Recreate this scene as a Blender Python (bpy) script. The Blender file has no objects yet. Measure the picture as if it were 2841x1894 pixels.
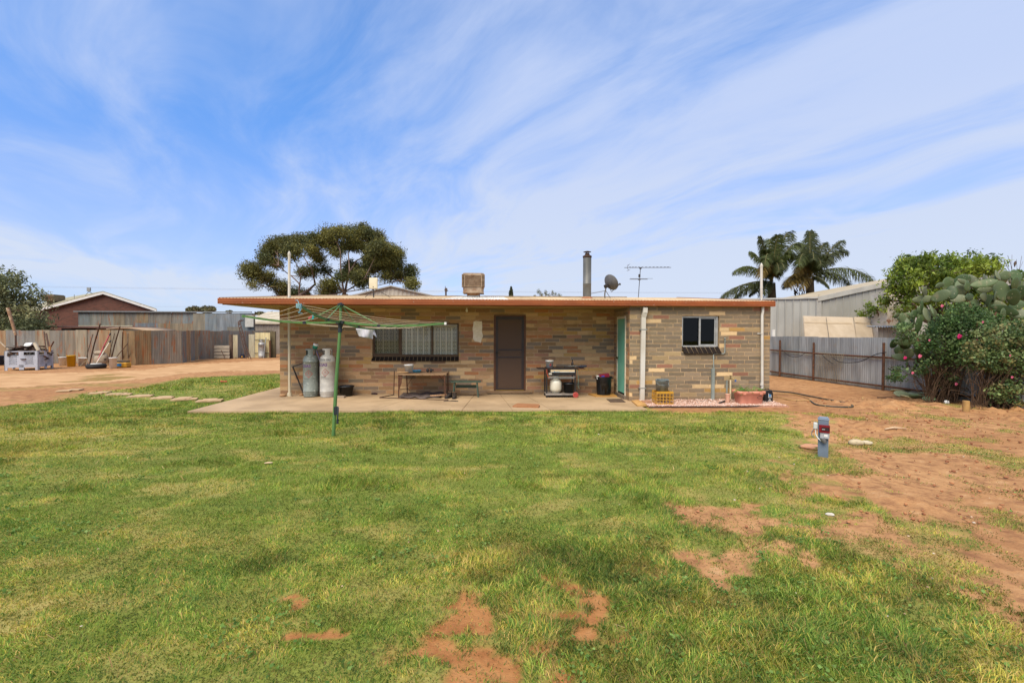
import bpy, math, random
import numpy as np
from mathutils import Vector, Matrix
random.seed(7); rng = np.random.default_rng(7)
R = math.radians
sc = bpy.context.scene; col = sc.collection
V = Vector
# ---------------------------------------------------------------- camera model
F = 1300.; CX = 1420.5; CY = 947.; CH = 1.72
RM = (Matrix.Rotation(R(-2.5), 3, 'Z') @ Matrix.Rotation(R(90) - math.atan(27/1300), 3, 'X') @ Matrix.Rotation(R(.15), 3, 'Z'))
def ray(u, v): return RM @ V(((u-CX)/F, -(v-CY)/F, -1))
def W(u, v, Y):
    d = ray(u, v); t = Y/d.y; return V((d.x*t, Y, CH+d.z*t))
def G(u, v, z=0.):
    d = ray(u, v); t = (z-CH)/d.z; return V((d.x*t, d.y*t, z))
def PD(u, v, D): return V((0, 0, CH)) + ray(u, v)*D
def Gd(u, D, z=0.):
    p = PD(u, 920, D); p.z = z; return p
RN = np.array(RM)
def proj(x, y, z=0):
    p = np.stack([x, y, np.zeros_like(x)+z-CH], -1) @ RN
    d = np.maximum(-p[..., 2], .05)
    return CX+F*p[..., 0]/d, CY-F*p[..., 1]/d, -p[..., 2]
cam = bpy.data.cameras.new('camera'); co = bpy.data.objects.new('camera', cam); col.objects.link(co)
co.location = (0, 0, CH); co.rotation_euler = RM.to_euler()
cam.sensor_width = 36; cam.lens = 36*F/2841; cam.clip_start = .05; cam.clip_end = 3000
sc.camera = co; sc.render.resolution_x = 1024; sc.render.resolution_y = 682
# ---------------------------------------------------------------- numpy noise
_T = rng.random((256, 256)).astype(np.float32)
def vnoise(x, y):
    xi = np.floor(x).astype(int); yi = np.floor(y).astype(int); fx = x-xi; fy = y-yi
    fx = fx*fx*(3-2*fx); fy = fy*fy*(3-2*fy)
    a = _T[xi & 255, yi & 255]; b = _T[(xi+1) & 255, yi & 255]; c = _T[xi & 255, (yi+1) & 255]; d = _T[(xi+1) & 255, (yi+1) & 255]
    return (a*(1-fx)+b*fx)*(1-fy)+(c*(1-fx)+d*fx)*fy
def fbm(x, y, o=4, s=1., ox=0.):
    r = 0; a = .5; t = 0
    for i in range(o):
        r = r+a*vnoise(x*s+ox+i*17.3, y*s+ox*1.7+i*9.1); t += a; a *= .5; s *= 2.03
    return r/t
def inpoly(u, v, P):
    r = np.zeros(u.shape, bool); n = len(P)
    for i in range(n):
        x1, y1 = P[i]; x2, y2 = P[(i+1) % n]
        if y1 == y2: continue
        c = ((y1 > v) != (y2 > v)) & (u < (x2-x1)*(v-y1)/(y2-y1)+x1)
        r ^= c
    return r
# ---------------------------------------------------------------- materials
def C(*a):
    if isinstance(a[0], str): a = [int(a[0][i:i+2], 16) for i in (0, 2, 4)]
    return tuple(((c/255/12.92) if c/255 <= .04045 else ((c/255+.055)/1.055)**2.4) for c in a[:3])+(1,)
class NT:
    def __init__(s, tree): s.t = tree; s.n = tree.nodes; s.l = tree.links
    def new(s, k, **kw):
        n = s.n.new(k)
        for a, b in kw.items():
            if a == 'i':
                for q, w in b.items():
                    if isinstance(w, bpy.types.NodeSocket): s.l.new(w, n.inputs[q])
                    else: n.inputs[q].default_value = w
            else: setattr(n, a, b)
        return n
    def math(s, op, a, b=0., c=0., clamp=False):
        n = s.n.new('ShaderNodeMath'); n.operation = op; n.use_clamp = clamp
        for i, w in enumerate((a, b, c)):
            if isinstance(w, bpy.types.NodeSocket): s.l.new(w, n.inputs[i])
            else: n.inputs[i].default_value = w
        return n.outputs[0]
    def mix(s, f, a, b, mode='MIX'):
        n = s.n.new('ShaderNodeMix'); n.data_type = 'RGBA'; n.blend_type = mode
        for i, w in ((0, f), (6, a), (7, b)):
            if isinstance(w, bpy.types.NodeSocket): s.l.new(w, n.inputs[i])
            else: n.inputs[i].default_value = w
        return n.outputs[2]
    def noise(s, vec, scale, detail=3., rough=.55, dist=0.):
        n = s.new('ShaderNodeTexNoise', i={'Scale': scale, 'Detail': detail, 'Roughness': rough, 'Distortion': dist})
        if vec is not None: s.l.new(vec, n.inputs['Vector'])
        return n.outputs[0]
    def ramp(s, f, a, b):   # smooth step between a and b
        n = s.n.new('ShaderNodeMapRange'); n.interpolation_type = 'SMOOTHSTEP'
        s.l.new(f, n.inputs[0]); n.inputs[1].default_value = a; n.inputs[2].default_value = b
        return n.outputs[0]
    def scale(s, vec, v):
        n = s.n.new('ShaderNodeMapping'); n.inputs[3].default_value = v; s.l.new(vec, n.inputs[0]); return n.outputs[0]
def mat0(name):
    m = bpy.data.materials.new(name); m.use_nodes = True
    nt = NT(m.node_tree); b = m.node_tree.nodes['Principled BSDF']
    tc = nt.new('ShaderNodeTexCoord')
    return m, nt, b, tc.outputs['Object']
def M(name, c1, c2=None, sc_=6., rough=.7, metal=0., bump=0., bsc=None, st=(1, 1, 1), spots=None, tint=False, spec=.4, lohi=(.35, .65), trans=0.):
    m, nt, b, oc = mat0(name); c1 = C(c1) if isinstance(c1, str) else c1
    vec = nt.scale(oc, st)
    c2 = (C(c2) if isinstance(c2, str) else c2) if c2 else tuple(x*.8 for x in c1[:3])+(1,)
    n1 = nt.noise(vec, sc_, 5., .6)
    c = nt.mix(nt.ramp(n1, *lohi), c1, c2)
    if tint:
        oi = nt.new('ShaderNodeObjectInfo'); c = nt.mix(1., c, oi.outputs['Color'], 'MULTIPLY')
    if spots:   # (colour, scale, lo, hi)
        n2 = nt.noise(vec, spots[1], 5., .65, .3)
        c = nt.mix(nt.ramp(n2, spots[2], spots[3]), c, C(spots[0]))
    nt.l.new(c, b.inputs['Base Color'])
    b.inputs['Roughness'].default_value = rough; b.inputs['Metallic'].default_value = metal
    b.inputs['Specular IOR Level'].default_value = spec
    if bump:
        n3 = nt.noise(vec, bsc or sc_*4, 4., .6)
        bp = nt.new('ShaderNodeBump', i={'Strength': bump, 'Distance': .01, 'Height': n3}); nt.l.new(bp.outputs[0], b.inputs['Normal'])
    if trans:
        out = m.node_tree.nodes['Material Output']
        tr = nt.new('ShaderNodeBsdfTranslucent'); nt.l.new(c, tr.inputs[0])
        mx = nt.new('ShaderNodeMixShader', i={0: trans}); nt.l.new(b.outputs[0], mx.inputs[1]); nt.l.new(tr.outputs[0], mx.inputs[2]); nt.l.new(mx.outputs[0], out.inputs[0])
    return m
def M_attr(name, rough=.8, sc_=20., var=.25, trans=0., bump=0., bsc=60., extra=None, spec=.3):
    """colour from the mesh's own colour attribute, broken up by noise"""
    m, nt, b, oc = mat0(name)
    at = nt.new('ShaderNodeAttribute', attribute_name='Col')
    n1 = nt.noise(oc, sc_, 4., .6)
    k = nt.math('MULTIPLY_ADD', n1, var*2, 1-var)
    kc = nt.new('ShaderNodeCombineColor', i={0: k, 1: k, 2: k})
    c = nt.mix(1., at.outputs['Color'], kc.outputs[0], 'MULTIPLY')
    if extra: c = extra(nt, oc, c)
    nt.l.new(c, b.inputs['Base Color']); b.inputs['Roughness'].default_value = rough; b.inputs['Specular IOR Level'].default_value = spec
    if bump:
        bp = nt.new('ShaderNodeBump', i={'Strength': bump, 'Distance': .01, 'Height': nt.noise(oc, bsc, 4., .6)}); nt.l.new(bp.outputs[0], b.inputs['Normal'])
    if trans:
        out = m.node_tree.nodes['Material Output']
        tr = nt.new('ShaderNodeBsdfTranslucent'); nt.l.new(c, tr.inputs[0])
        mx = nt.new('ShaderNodeMixShader', i={0: trans}); nt.l.new(b.outputs[0], mx.inputs[1]); nt.l.new(tr.outputs[0], mx.inputs[2]); nt.l.new(mx.outputs[0], out.inputs[0])
    return m
# ---------------------------------------------------------------- objects
ORG = {}
def tag(o, label=None, cat=None, group=None, kind=None):
    for k, v in (('label', label), ('category', cat), ('group', group), ('kind', kind)):
        if v: o[k] = v
    return o
def T(name, label, cat, loc, rz=0, group=None):
    o = bpy.data.objects.new(name, None); col.objects.link(o); o.location = loc; o.rotation_euler = (0, 0, rz); o.empty_display_size = .1
    ORG[o.name] = V(loc) if rz == 0 else V((0, 0, 0)); return tag(o, label, cat, group)
class MB:
    def __init__(s): s.v = []; s.f = []; s.sm = []; s.c = []; s.col = None
    def add(s, vs, fs, smooth=False):
        o = len(s.v); s.v += [tuple(p) for p in vs]
        for f in fs: s.f.append(tuple(i+o for i in f)); s.sm.append(smooth); s.c.append(s.col)
        return s
    def box(s, a, b, rot=None, pivot=None):
        x0, y0, z0 = (min(a[i], b[i]) for i in range(3)); x1, y1, z1 = (max(a[i], b[i]) for i in range(3))
        vs = [V(p) for p in ((x0, y0, z0), (x1, y0, z0), (x1, y1, z0), (x0, y1, z0), (x0, y0, z1), (x1, y0, z1), (x1, y1, z1), (x0, y1, z1))]
        if rot is not None:
            pv = V(pivot) if pivot is not None else V(((x0+x1)/2, (y0+y1)/2, (z0+z1)/2)); vs = [pv+rot@(p-pv) for p in vs]
        return s.add(vs, [(0, 3, 2, 1), (4, 5, 6, 7), (0, 1, 5, 4), (1, 2, 6, 5), (2, 3, 7, 6), (3, 0, 4, 7)])
    def cb(s, c, d, rot=None):
        c = V(c); d = V(d)/2; return s.box(c-d, c+d, rot, c)
    def bar(s, p, q, w, h, up=(0, 0, 1)):   # rectangular bar from p to q
        p = V(p); q = V(q); d = (q-p).normalized(); up = V(up)
        if abs(d.dot(up)) > .95: up = V((0, 1, 0))
        a = d.cross(up).normalized()*w/2; b = a.cross(d).normalized()*h/2
        return s.add([p-a-b, p+a-b, p+a+b, p-a+b, q-a-b, q+a-b, q+a+b, q-a+b], [(0, 3, 2, 1), (4, 5, 6, 7), (0, 1, 5, 4), (1, 2, 6, 5), (2, 3, 7, 6), (3, 0, 4, 7)])
    def tube(s, pts, r, n=8, caps=True, flat=1.):
        pts = [V(p) for p in pts]; m = len(pts); rs = r if isinstance(r, (list, tuple)) else [r]*m
        vs = []; pa = None
        for i, p in enumerate(pts):
            d = (pts[min(i+1, m-1)]-pts[max(i-1, 0)]).normalized()
            if pa is None:
                up = V((0, 0, 1)) if abs(d.z) < .9 else V((0, 1, 0)); pa = d.cross(up).normalized()
            else: pa = (pa-d*pa.dot(d)).normalized()
            pb = pa.cross(d)
            for k in range(n):
                a = 2*math.pi*k/n; vs.append(p+(pa*math.cos(a)+pb*math.sin(a)*flat)*rs[i])
        fs = [(i*n+k, (i+1)*n+k, (i+1)*n+(k+1) % n, i*n+(k+1) % n) for i in range(m-1) for k in range(n)]
        s.add(vs, fs, True)
        if caps: s.add(vs[:n], [tuple(range(n))]); s.add(vs[-n:], [tuple(range(n-1, -1, -1))])
        return s
    def lathe(s, prof, c=(0, 0, 0), n=24, a0=0, a1=360, smooth=True, mat=None):
        c = V(c); full = (a1-a0) >= 360; k = n if full else n+1; vs = []
        for r, z in prof:
            for i in range(k):
                a = R(a0+(a1-a0)*i/n); p = V((r*math.cos(a), r*math.sin(a), z))
                if mat is not None: p = mat@p
                vs.append(c+p)
        fs = []
        for j in range(len(prof)-1):
            for i in range(n):
                i2 = (i+1) % k; fs.append((j*k+i, j*k+i2, (j+1)*k+i2, (j+1)*k+i))
        return s.add(vs, fs, smooth)
    def ell(s, c, r, rot=None, n=10, m=7):
        c = V(c); vs = [];
        for j in range(m+1):
            t = math.pi*j/m
            for i in range(n):
                a = 2*math.pi*i/n; p = V((r[0]*math.sin(t)*math.cos(a), r[1]*math.sin(t)*math.sin(a), -r[2]*math.cos(t)))
                if rot is not None: p = rot@p
                vs.append(c+p)
        return s.add(vs, [(j*n+i, j*n+(i+1) % n, (j+1)*n+(i+1) % n, (j+1)*n+i) for j in range(m) for i in range(n)], True)
    def prism(s, P, d):   # polygon of 3-D points extruded by vector d
        P = [V(p) for p in P]; d = V(d); n = len(P); vs = P+[p+d for p in P]
        return s.add(vs, [tuple(range(n-1, -1, -1)), tuple(range(n, 2*n))]+[(i, (i+1) % n, n+(i+1) % n, n+i) for i in range(n)])
    def corr(s, p0, p1, z0, z1, pitch=.076, amp=.009, seg=4, zb=None):
        p0 = V((p0[0], p0[1], 0)); p1 = V((p1[0], p1[1], 0)); L = (p1-p0).length; d = (p1-p0)/L; nn = V((d.y, -d.x, 0))
        n = max(2, int(L/pitch*seg)); vs = []
        for i in range(n+1):
            t = L*i/n; p = p0+d*t+nn*amp*math.sin(2*math.pi*t/pitch)
            zt = z1 if not isinstance(z1, tuple) else z1[0]+(z1[1]-z1[0])*i/n
            vs += [(p.x, p.y, z0), (p.x, p.y, zt)]
        return s.add(vs, [(2*i, 2*i+2, 2*i+3, 2*i+1) for i in range(n)], True)
    def build(s, name, mat, parent=None, label=None, cat=None, group=None, kind=None, color=None, org=None, local=False):
        vs = np.array(s.v, dtype=np.float64)
        if parent is not None:
            og = V((0, 0, 0)) if local else ORG[parent.name]
        else:
            og = V(org) if org is not None else V(((vs[:, 0].min()+vs[:, 0].max())/2, (vs[:, 1].min()+vs[:, 1].max())/2, vs[:, 2].min()))
        vs = vs-np.array(og)
        me = bpy.data.meshes.new(name); me.from_pydata(vs.tolist(), [], s.f)
        me.polygons.foreach_set('use_smooth', s.sm)
        if any(c is not None for c in s.c):
            at = me.color_attributes.new('Col', 'FLOAT_COLOR', 'CORNER'); out = []
            for f, c in zip(s.f, s.c): out += list(c or (1, 1, 1, 1))*len(f)
            at.data.foreach_set('color', out)
        me.update()
        o = bpy.data.objects.new(name, me); col.objects.link(o); me.materials.append(mat)
        if parent is not None: o.parent = parent; ORG[o.name] = og
        else: o.location = og; ORG[o.name] = og
        if color: o.color = color
        return tag(o, label, cat, group, kind)
def tree_copy(o, parent=None):
    c = o.copy(); col.objects.link(c)
    if parent is not None: c.parent = parent
    for ch in [x for x in col.objects if x.parent == o]: tree_copy(ch, c)
    return c
def np_mesh(name, verts, faces, mat, cols=None, parent=None, smooth=False, org=None, **kw):
    """faces: (n,k) array, cols: (n_faces,3) or (n_verts,3)"""
    og = np.array(ORG[parent.name] if parent is not None else (org or (0, 0, 0)), dtype=float)
    me = bpy.data.meshes.new(name); nv = len(verts); nf, k = faces.shape
    me.vertices.add(nv); me.vertices.foreach_set('co', (verts-og).astype(np.float32).ravel())
    me.loops.add(nf*k); me.loops.foreach_set('vertex_index', faces.astype(np.int32).ravel())
    me.polygons.add(nf); me.polygons.foreach_set('loop_start', np.arange(0, nf*k, k, dtype=np.int32))
    try: me.polygons.foreach_set('loop_total', np.full(nf, k, dtype=np.int32))
    except Exception: pass
    me.update(calc_edges=True)
    if smooth: me.polygons.foreach_set('use_smooth', np.ones(nf, bool))
    if cols is not None:
        dom = 'POINT' if len(cols) == nv else 'CORNER'
        at = me.color_attributes.new('Col', 'FLOAT_COLOR', dom)
        cc = cols if dom == 'POINT' else np.repeat(cols, k, axis=0)
        at.data.foreach_set('color', np.concatenate([cc, np.ones((len(cc), 1))], 1).astype(np.float32).ravel())
    me.materials.append(mat)
    o = bpy.data.objects.new(name, me); col.objects.link(o)
    if parent is not None: o.parent = parent
    else: o.location = og.tolist()
    ORG[o.name] = V(og.tolist())
    return tag(o, **kw)
def leaves(name, pts, L, wd, mat, cols, parent, droop=0., jit=.3, fold=0., flat=0.):
    """many leaf-shaped quads; pts (n,3)"""
    n = len(pts); d = rng.normal(size=(n, 3)); d[:, 2] = d[:, 2]*(1-flat)-droop; d /= np.linalg.norm(d, axis=1)[:, None]
    e = rng.normal(size=(n, 3)); e = np.cross(d, e); e /= np.linalg.norm(e, axis=1)[:, None]
    l = (L*(1+jit*rng.normal(size=n)).clip(.4, 1.8))[:, None]; w = l*wd/L
    a = pts-d*l*.5; b = pts+e*w*.5-d*l*.05; c = pts+d*l*.5; f = pts-e*w*.5-d*l*.05
    vs = np.stack([a, b, c, f], 1).reshape(-1, 3); fs = np.arange(4*n).reshape(n, 4)
    return np_mesh(name, vs, fs, mat, cols, parent)
def blobpts(n, c, r, shell=.5):
    d = rng.normal(size=(n, 3)); d /= np.linalg.norm(d, axis=1)[:, None]
    t = rng.random(n)**(1/3.); t = shell+(1-shell)*t if shell else t
    return np.array(c)+d*np.array(r)*t[:, None]
def gpts(n, c, r): return np.array(c)+rng.normal(size=(n, 3)).clip(-2.2, 2.2)*np.array(r)*.52
def colvar(n, cs, w=None, s=.15):
    cs = np.array([C(c)[:3] for c in cs]); i = rng.choice(len(cs), n, p=w); return (cs[i]*(1+s*rng.normal(size=(n, 1)))).clip(.005, 1)
def curve(pts, n=12):   # Catmull-Rom through points
    pts = [V(p) for p in pts]; q = [pts[0]*2-pts[1]]+pts+[pts[-1]*2-pts[-2]]; out = []
    for i in range(1, len(q)-2):
        for k in range(n):
            t = k/n; a, b, c, d = q[i-1:i+3]
            out.append(.5*((2*b)+(c-a)*t+(2*a-5*b+4*c-d)*t*t+(3*b-a-3*c+d)*t**3))
    return out+[pts[-1]]
def text_mb(txt, size, fn, mb=None, align='CENTER', bold=0.):
    """lettering as flat mesh; fn maps (x,y) -> 3-D point"""
    cu = bpy.data.curves.new('tmp', 'FONT'); cu.body = txt; cu.size = size; cu.align_x = align; cu.align_y = 'CENTER'; cu.offset = bold; cu.resolution_u = 2
    o = bpy.data.objects.new('tmp', cu); col.objects.link(o); dg = bpy.context.evaluated_depsgraph_get(); dg.update()
    me = bpy.data.meshes.new_from_object(o.evaluated_get(dg)); mb = mb or MB()
    mb.add([fn(v.co.x, v.co.y) for v in me.vertices], [tuple(p.vertices) for p in me.polygons])
    bpy.data.objects.remove(o); bpy.data.curves.remove(cu); bpy.data.meshes.remove(me); return mb
# ================================================================ world, sun
w = bpy.data.worlds.new('World'); sc.world = w; w.use_nodes = True
nt = NT(w.node_tree); bg = w.node_tree.nodes['Background']
SUN_EL, SUN_AZ = 53, 206      # degrees; azimuth measured clockwise from +Y (north)
sky = nt.new('ShaderNodeTexSky', sky_type='NISHITA', sun_disc=False, sun_elevation=R(SUN_EL), sun_rotation=R(SUN_AZ), air_density=1., dust_density=.6, ozone_density=2.5, altitude=100.)
tc = nt.new('ShaderNodeTexCoord').outputs['Generated']
sep = nt.new('ShaderNodeSeparateXYZ', i={0: tc})
den = nt.math('ADD', nt.math('MAXIMUM', sep.outputs[2], 0.), .16)
px = nt.math('DIVIDE', sep.outputs[0], den); py = nt.math('DIVIDE', sep.outputs[1], den)
pv = nt.new('ShaderNodeCombineXYZ', i={0: px, 1: py, 2: 0.}).outputs[0]
warp = nt.new('ShaderNodeTexNoise', i={'Vector': pv, 'Scale': .35, 'Detail': 2.})
wv = nt.new('ShaderNodeVectorMath', operation='MULTIPLY_ADD'); nt.l.new(warp.outputs['Color'], wv.inputs[0]); wv.inputs[1].default_value = (1.6, 1.6, 0); nt.l.new(pv, wv.inputs[2])
mp = nt.new('ShaderNodeMapping', vector_type='TEXTURE'); nt.l.new(wv.outputs[0], mp.inputs[0]); mp.inputs['Rotation'].default_value = (0, 0, R(16)); mp.inputs['Scale'].default_value = (1., 2.2, 1.); mp.inputs['Location'].default_value = (3.1, 1.3, 0)
n1 = nt.noise(mp.outputs[0], .8, 6., .55, .3)
mp2 = nt.new('ShaderNodeMapping', vector_type='TEXTURE'); nt.l.new(wv.outputs[0], mp2.inputs[0]); mp2.inputs['Rotation'].default_value = (0, 0, R(34)); mp2.inputs['Scale'].default_value = (.5, 1.3, 1.); mp2.inputs['Location'].default_value = (1.7, 4.2, 0)
n2 = nt.noise(mp2.outputs[0], 1.6, 6., .60, .5)
n3 = nt.noise(pv, .32, 2., .5)
s = nt.math('ADD', nt.math('MULTIPLY', n1, .55), nt.math('MULTIPLY', n2, .40)); s = nt.math('ADD', s, nt.math('MULTIPLY', n3, .48))
# broader cover towards the right (+x) and the horizon
s = nt.math('ADD', s, nt.math('MULTIPLY', sep.outputs[0], .10))
cl = nt.ramp(s, .555, .85)
hz = nt.ramp(sep.outputs[2], .40, .0); mulc = nt.mix(nt.ramp(sep.outputs[2], .55, .05), (.80, 1.32, 1.80, 1), (.72, .84, 1.25, 1))
cl2 = nt.math('MULTIPLY', cl, .92)
cl3 = nt.math('ADD', cl2, nt.math('MULTIPLY', hz, .54), clamp=True)
skyc = nt.mix(1., sky.outputs[0], mulc, 'MULTIPLY')
cloudc = nt.mix(hz, (3.95, 4.65, 6.4, 1), (4.6, 5.2, 6.3, 1))
fin = nt.mix(cl3, skyc, cloudc)
nt.l.new(fin, bg.inputs[0]); bg.inputs[1].default_value = .1
ld = bpy.data.lights.new('sun', 'SUN'); ld.energy = 3.4; ld.angle = R(42); ld.color = (1., .90, .75)
lo = bpy.data.objects.new('sun', ld); col.objects.link(lo)
az = R(SUN_AZ); el = R(SUN_EL); sd = V((math.sin(az)*math.cos(el), math.cos(az)*math.cos(el), math.sin(el)))
lo.rotation_euler = sd.to_track_quat('Z', 'Y').to_euler(); lo.location = sd*50
vs_ = sc.view_settings; vs_.view_transform = 'Standard'; vs_.look = 'None'; vs_.exposure = .56; vs_.gamma = 1.
sc.render.engine = 'CYCLES'; sc.cycles.max_bounces = 6; sc.cycles.transparent_max_bounces = 8; sc.cycles.caustics_reflective = False; sc.cycles.caustics_refractive = False
# ================================================================ ground
Yb = 12.75; Yf = 11.3; XL = -5.64; XS = 3.37; XR = 6.88; SZ = .03
LAWN = [(-1600, 1190), (0, 1126), (180, 1111), (240, 1088), (383, 1076), (497, 1050), (775, 1036), (900, 1036), (900, 1100), (1750, 1100), (1835, 1142), (2170, 1140), (2200, 1180),
        (2240, 1215), (2255, 1280), (2330, 1340), (2420, 1395), (2470, 1440), (2330, 1440), (2265, 1458), (2330, 1500), (2420, 1550), (2540, 1590), (2660, 1640), (2841, 1760), (3300, 2000), (3300, 6000), (-1600, 6000)]
HOLES = [(2065, 1440, 130, 34), (2000, 1522, 80, 28), (2030, 1577, 70, 18), (2176, 1546, 70, 17), (2250, 1350, 60, 40), (1325, 1683, 38, 24), (1375, 1800, 80, 36), (1150, 1815, 80, 30),
         (1233, 1858, 55, 24), (1566, 1744, 50, 26), (1580, 1790, 52, 28), (1590, 1842, 60, 30), (1490, 1675, 28, 12), (1608, 1680, 38, 12), (1570, 1648, 22, 11), (938, 1712, 44, 16), (1040, 1712, 25, 12), (1450, 1905, 60, 30),
         (860, 1705, 70, 16), (1880, 1760, 24, 9), (2300, 1700, 26, 7)]
def lawnmask(x, y):
    out = 0; hf = fbm(x, y, 4, 7., 29.); mf = fbm(x, y, 4, 2.1, 57.)
    for k, a in enumerate((.06, .14, .26, .42, .6)):
        xx = x+(fbm(x, y, 4, 1.1+k*.6, 3.3)-.5)*a*4; yy = y+(fbm(x, y, 4, 1.3+k*.6, 41.3)-.5)*a*4
        u, v, d = proj(xx, yy); m = inpoly(u, v, LAWN) & (d > 0)
        out = out+(m | (d <= .4) | (v > 3000)).astype(float)
    m = np.clip((out/5-.5)*1.3+.5+(hf-.5)*1.3, 0, 1)
    m = np.where(out > 4.5, 1, np.where(out < .5, 0, m))
    u, v, d = proj(x+(fbm(x, y, 4, 3.2, 13.3)-.5)*.75, y+(fbm(x, y, 4, 3.2, 71.3)-.5)*.75); D = 0*x
    for (cx, cy, rx, ry) in HOLES: D = np.maximum(D, np.exp(-.44*(((u-cx)/rx)**2+((v-cy)/ry)**2)))
    w_ = np.clip(D*3, .25, 1); m = np.minimum(m, np.clip(1.18-D*1.55+((hf-.5)*3.+(mf-.5)*2.2)*w_, .09, 1))
    f = fbm(x, y, 4, .9, 91.)                       # stray tufts out on the soil
    u, v, d = proj(x, y)
    stray = np.clip((f-.50)*8, 0, 1)*((u > 1850) & (y < 11) & (y > 1)).astype(float)*.6*np.clip((mf-.42)*6, 0, 1)
    strip = (np.clip((fbm(x, y, 3, .8, 55.)-.42)*6, 0, 1)*.5)*((u < 800) & (v > 1032) & (v < 1112) & (d > 5)).astype(float)
    return np.maximum(m, np.maximum(stray, strip))
def drymask(x, y):
    d = np.clip((fbm(x, y*2.2, 5, .85, 7.7)-.53)*4, 0, 1)*.35+np.clip((fbm(x, y*1.8, 4, 2.1, 19.7)-.58)*7, 0, 1)*.6
    u, v, dd = proj(x, y)
    e = np.clip((u-1700)/700, 0, 1)*np.clip((1500-v)/300, 0, 1)*.35
    e2 = np.exp(-((u-90)/330)**2-((v-1215)/60)**2)*.55
    e3 = np.clip((4.6-y)/2.2, 0, 1)*np.clip((fbm(x, y, 4, 1.6, 37.)-.40)*4, 0, 1)*.5
    return np.clip(d+e+e2+e3, 0, 1)
def axis(lo, hi, st, far0, far1, g=1.16):
    a = list(np.arange(lo, hi+1e-6, st)); s = st; p = hi
    while p < far1: s *= g; p += s; a.append(p)
    s = st; p = lo; b = []
    while p > far0: s *= g; p -= s; b.append(p)
    return np.array(b[::-1]+a)
xs = axis(-11.5, 12.5, .075, -900, 900); ys = axis(1.6, 13.2, .06, -60, 1600)
gx, gy = np.meshgrid(xs, ys, indexing='ij'); nx, ny = gx.shape
lm = lawnmask(gx, gy); dm = drymask(gx, gy)
uu, vv, _ = proj(gx, gy)
gz = (fbm(gx, gy, 3, .5, 5.)-.5)*.05*((np.abs(gx) < 14) & (gy < 12) & (gy > 0))
lump = np.clip(fbm(gx, gy, 4, 3.2, 77.)-.52, 0, 1)*.34*np.clip((gx-3.2)/1.5, 0, 1)*(gy < 12)*(gx < 13)*(1-lm)*(fbm(gx, gy, 2, .4, 12.) > .42)
gz = gz+lump+.012*lm
nearhouse = (gx > -7.8) & (gx < 7.6) & (gy > 9.7)
gz = np.where(nearhouse, np.minimum(gz, 0), gz)-.012
verts = np.stack([gx, gy, gz], -1).reshape(-1, 3)
ii = np.arange(nx*ny).reshape(nx, ny)
faces = np.stack([ii[:-1, :-1], ii[1:, :-1], ii[1:, 1:], ii[:-1, 1:]], -1).reshape(-1, 4)
mg, nt, b, oc = mat0('ground')
at = nt.new('ShaderNodeAttribute', attribute_name='Col'); asep = nt.new('ShaderNodeSeparateColor', i={0: at.outputs['Color']})
na = nt.noise(oc, .45, 5., .6); nb = nt.noise(oc, 5., 6., .7); nc = nt.noise(oc, 38., 4., .7)
dirt = nt.mix(nt.ramp(na, .3, .7), C('b78a5c'), C('a3754b'))
dirt = nt.mix(nt.ramp(nb, .42, .72), dirt, C('80573a'))
dirt = nt.mix(nt.math('MULTIPLY', nt.ramp(nb, .45, .25), .6), dirt, C('c8a277'))
dirt = nt.mix(nt.math('MULTIPLY', nt.ramp(nc, .5, .75), .45), dirt, C('6e4c34'))
straw = nt.noise(nt.scale(oc, (1, 2.2, 1)), 14., 5., .7)
dirt = nt.mix(nt.math('MULTIPLY', nt.ramp(straw, .58, .7), .35), dirt, C('93805a'))
grs = nt.mix(nt.ramp(nc, .35, .65), C('56661f'), C('728434'))
grs = nt.mix(asep.outputs[1], grs, C('a89a58'))
dirt = nt.mix(nt.math('MULTIPLY', asep.outputs[2], .75), dirt, nt.mix(nt.ramp(nb, .35, .65), C('a4703f'), C('90592f')))
gm = nt.math('MULTIPLY', nt.ramp(nt.math('ADD', asep.outputs[0], nt.math('MULTIPLY', nt.math('SUBTRACT', nb, .5), 1.1)), .18, .95), .9)
c = nt.mix(gm, dirt, grs)
nt.l.new(c, b.inputs['Base Color']); b.inputs['Roughness'].default_value = .95; b.inputs['Specular IOR Level'].default_value = .15
hgt = nt.math('ADD', nt.math('MULTIPLY', nb, .7), nt.math('MULTIPLY', nc, .3))
bp = nt.new('ShaderNodeBump', i={'Strength': .9, 'Distance': .03, 'Height': hgt}); nt.l.new(bp.outputs[0], b.inputs['Normal'])
np_mesh('ground', verts, faces, mg, np.stack([lm, dm, np.clip((5.2-gy)/1.5, 0, 1)*np.clip((1.6-gx)/.8, 0, 1)], -1).reshape(-1, 3), smooth=True, kind='structure')
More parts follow.
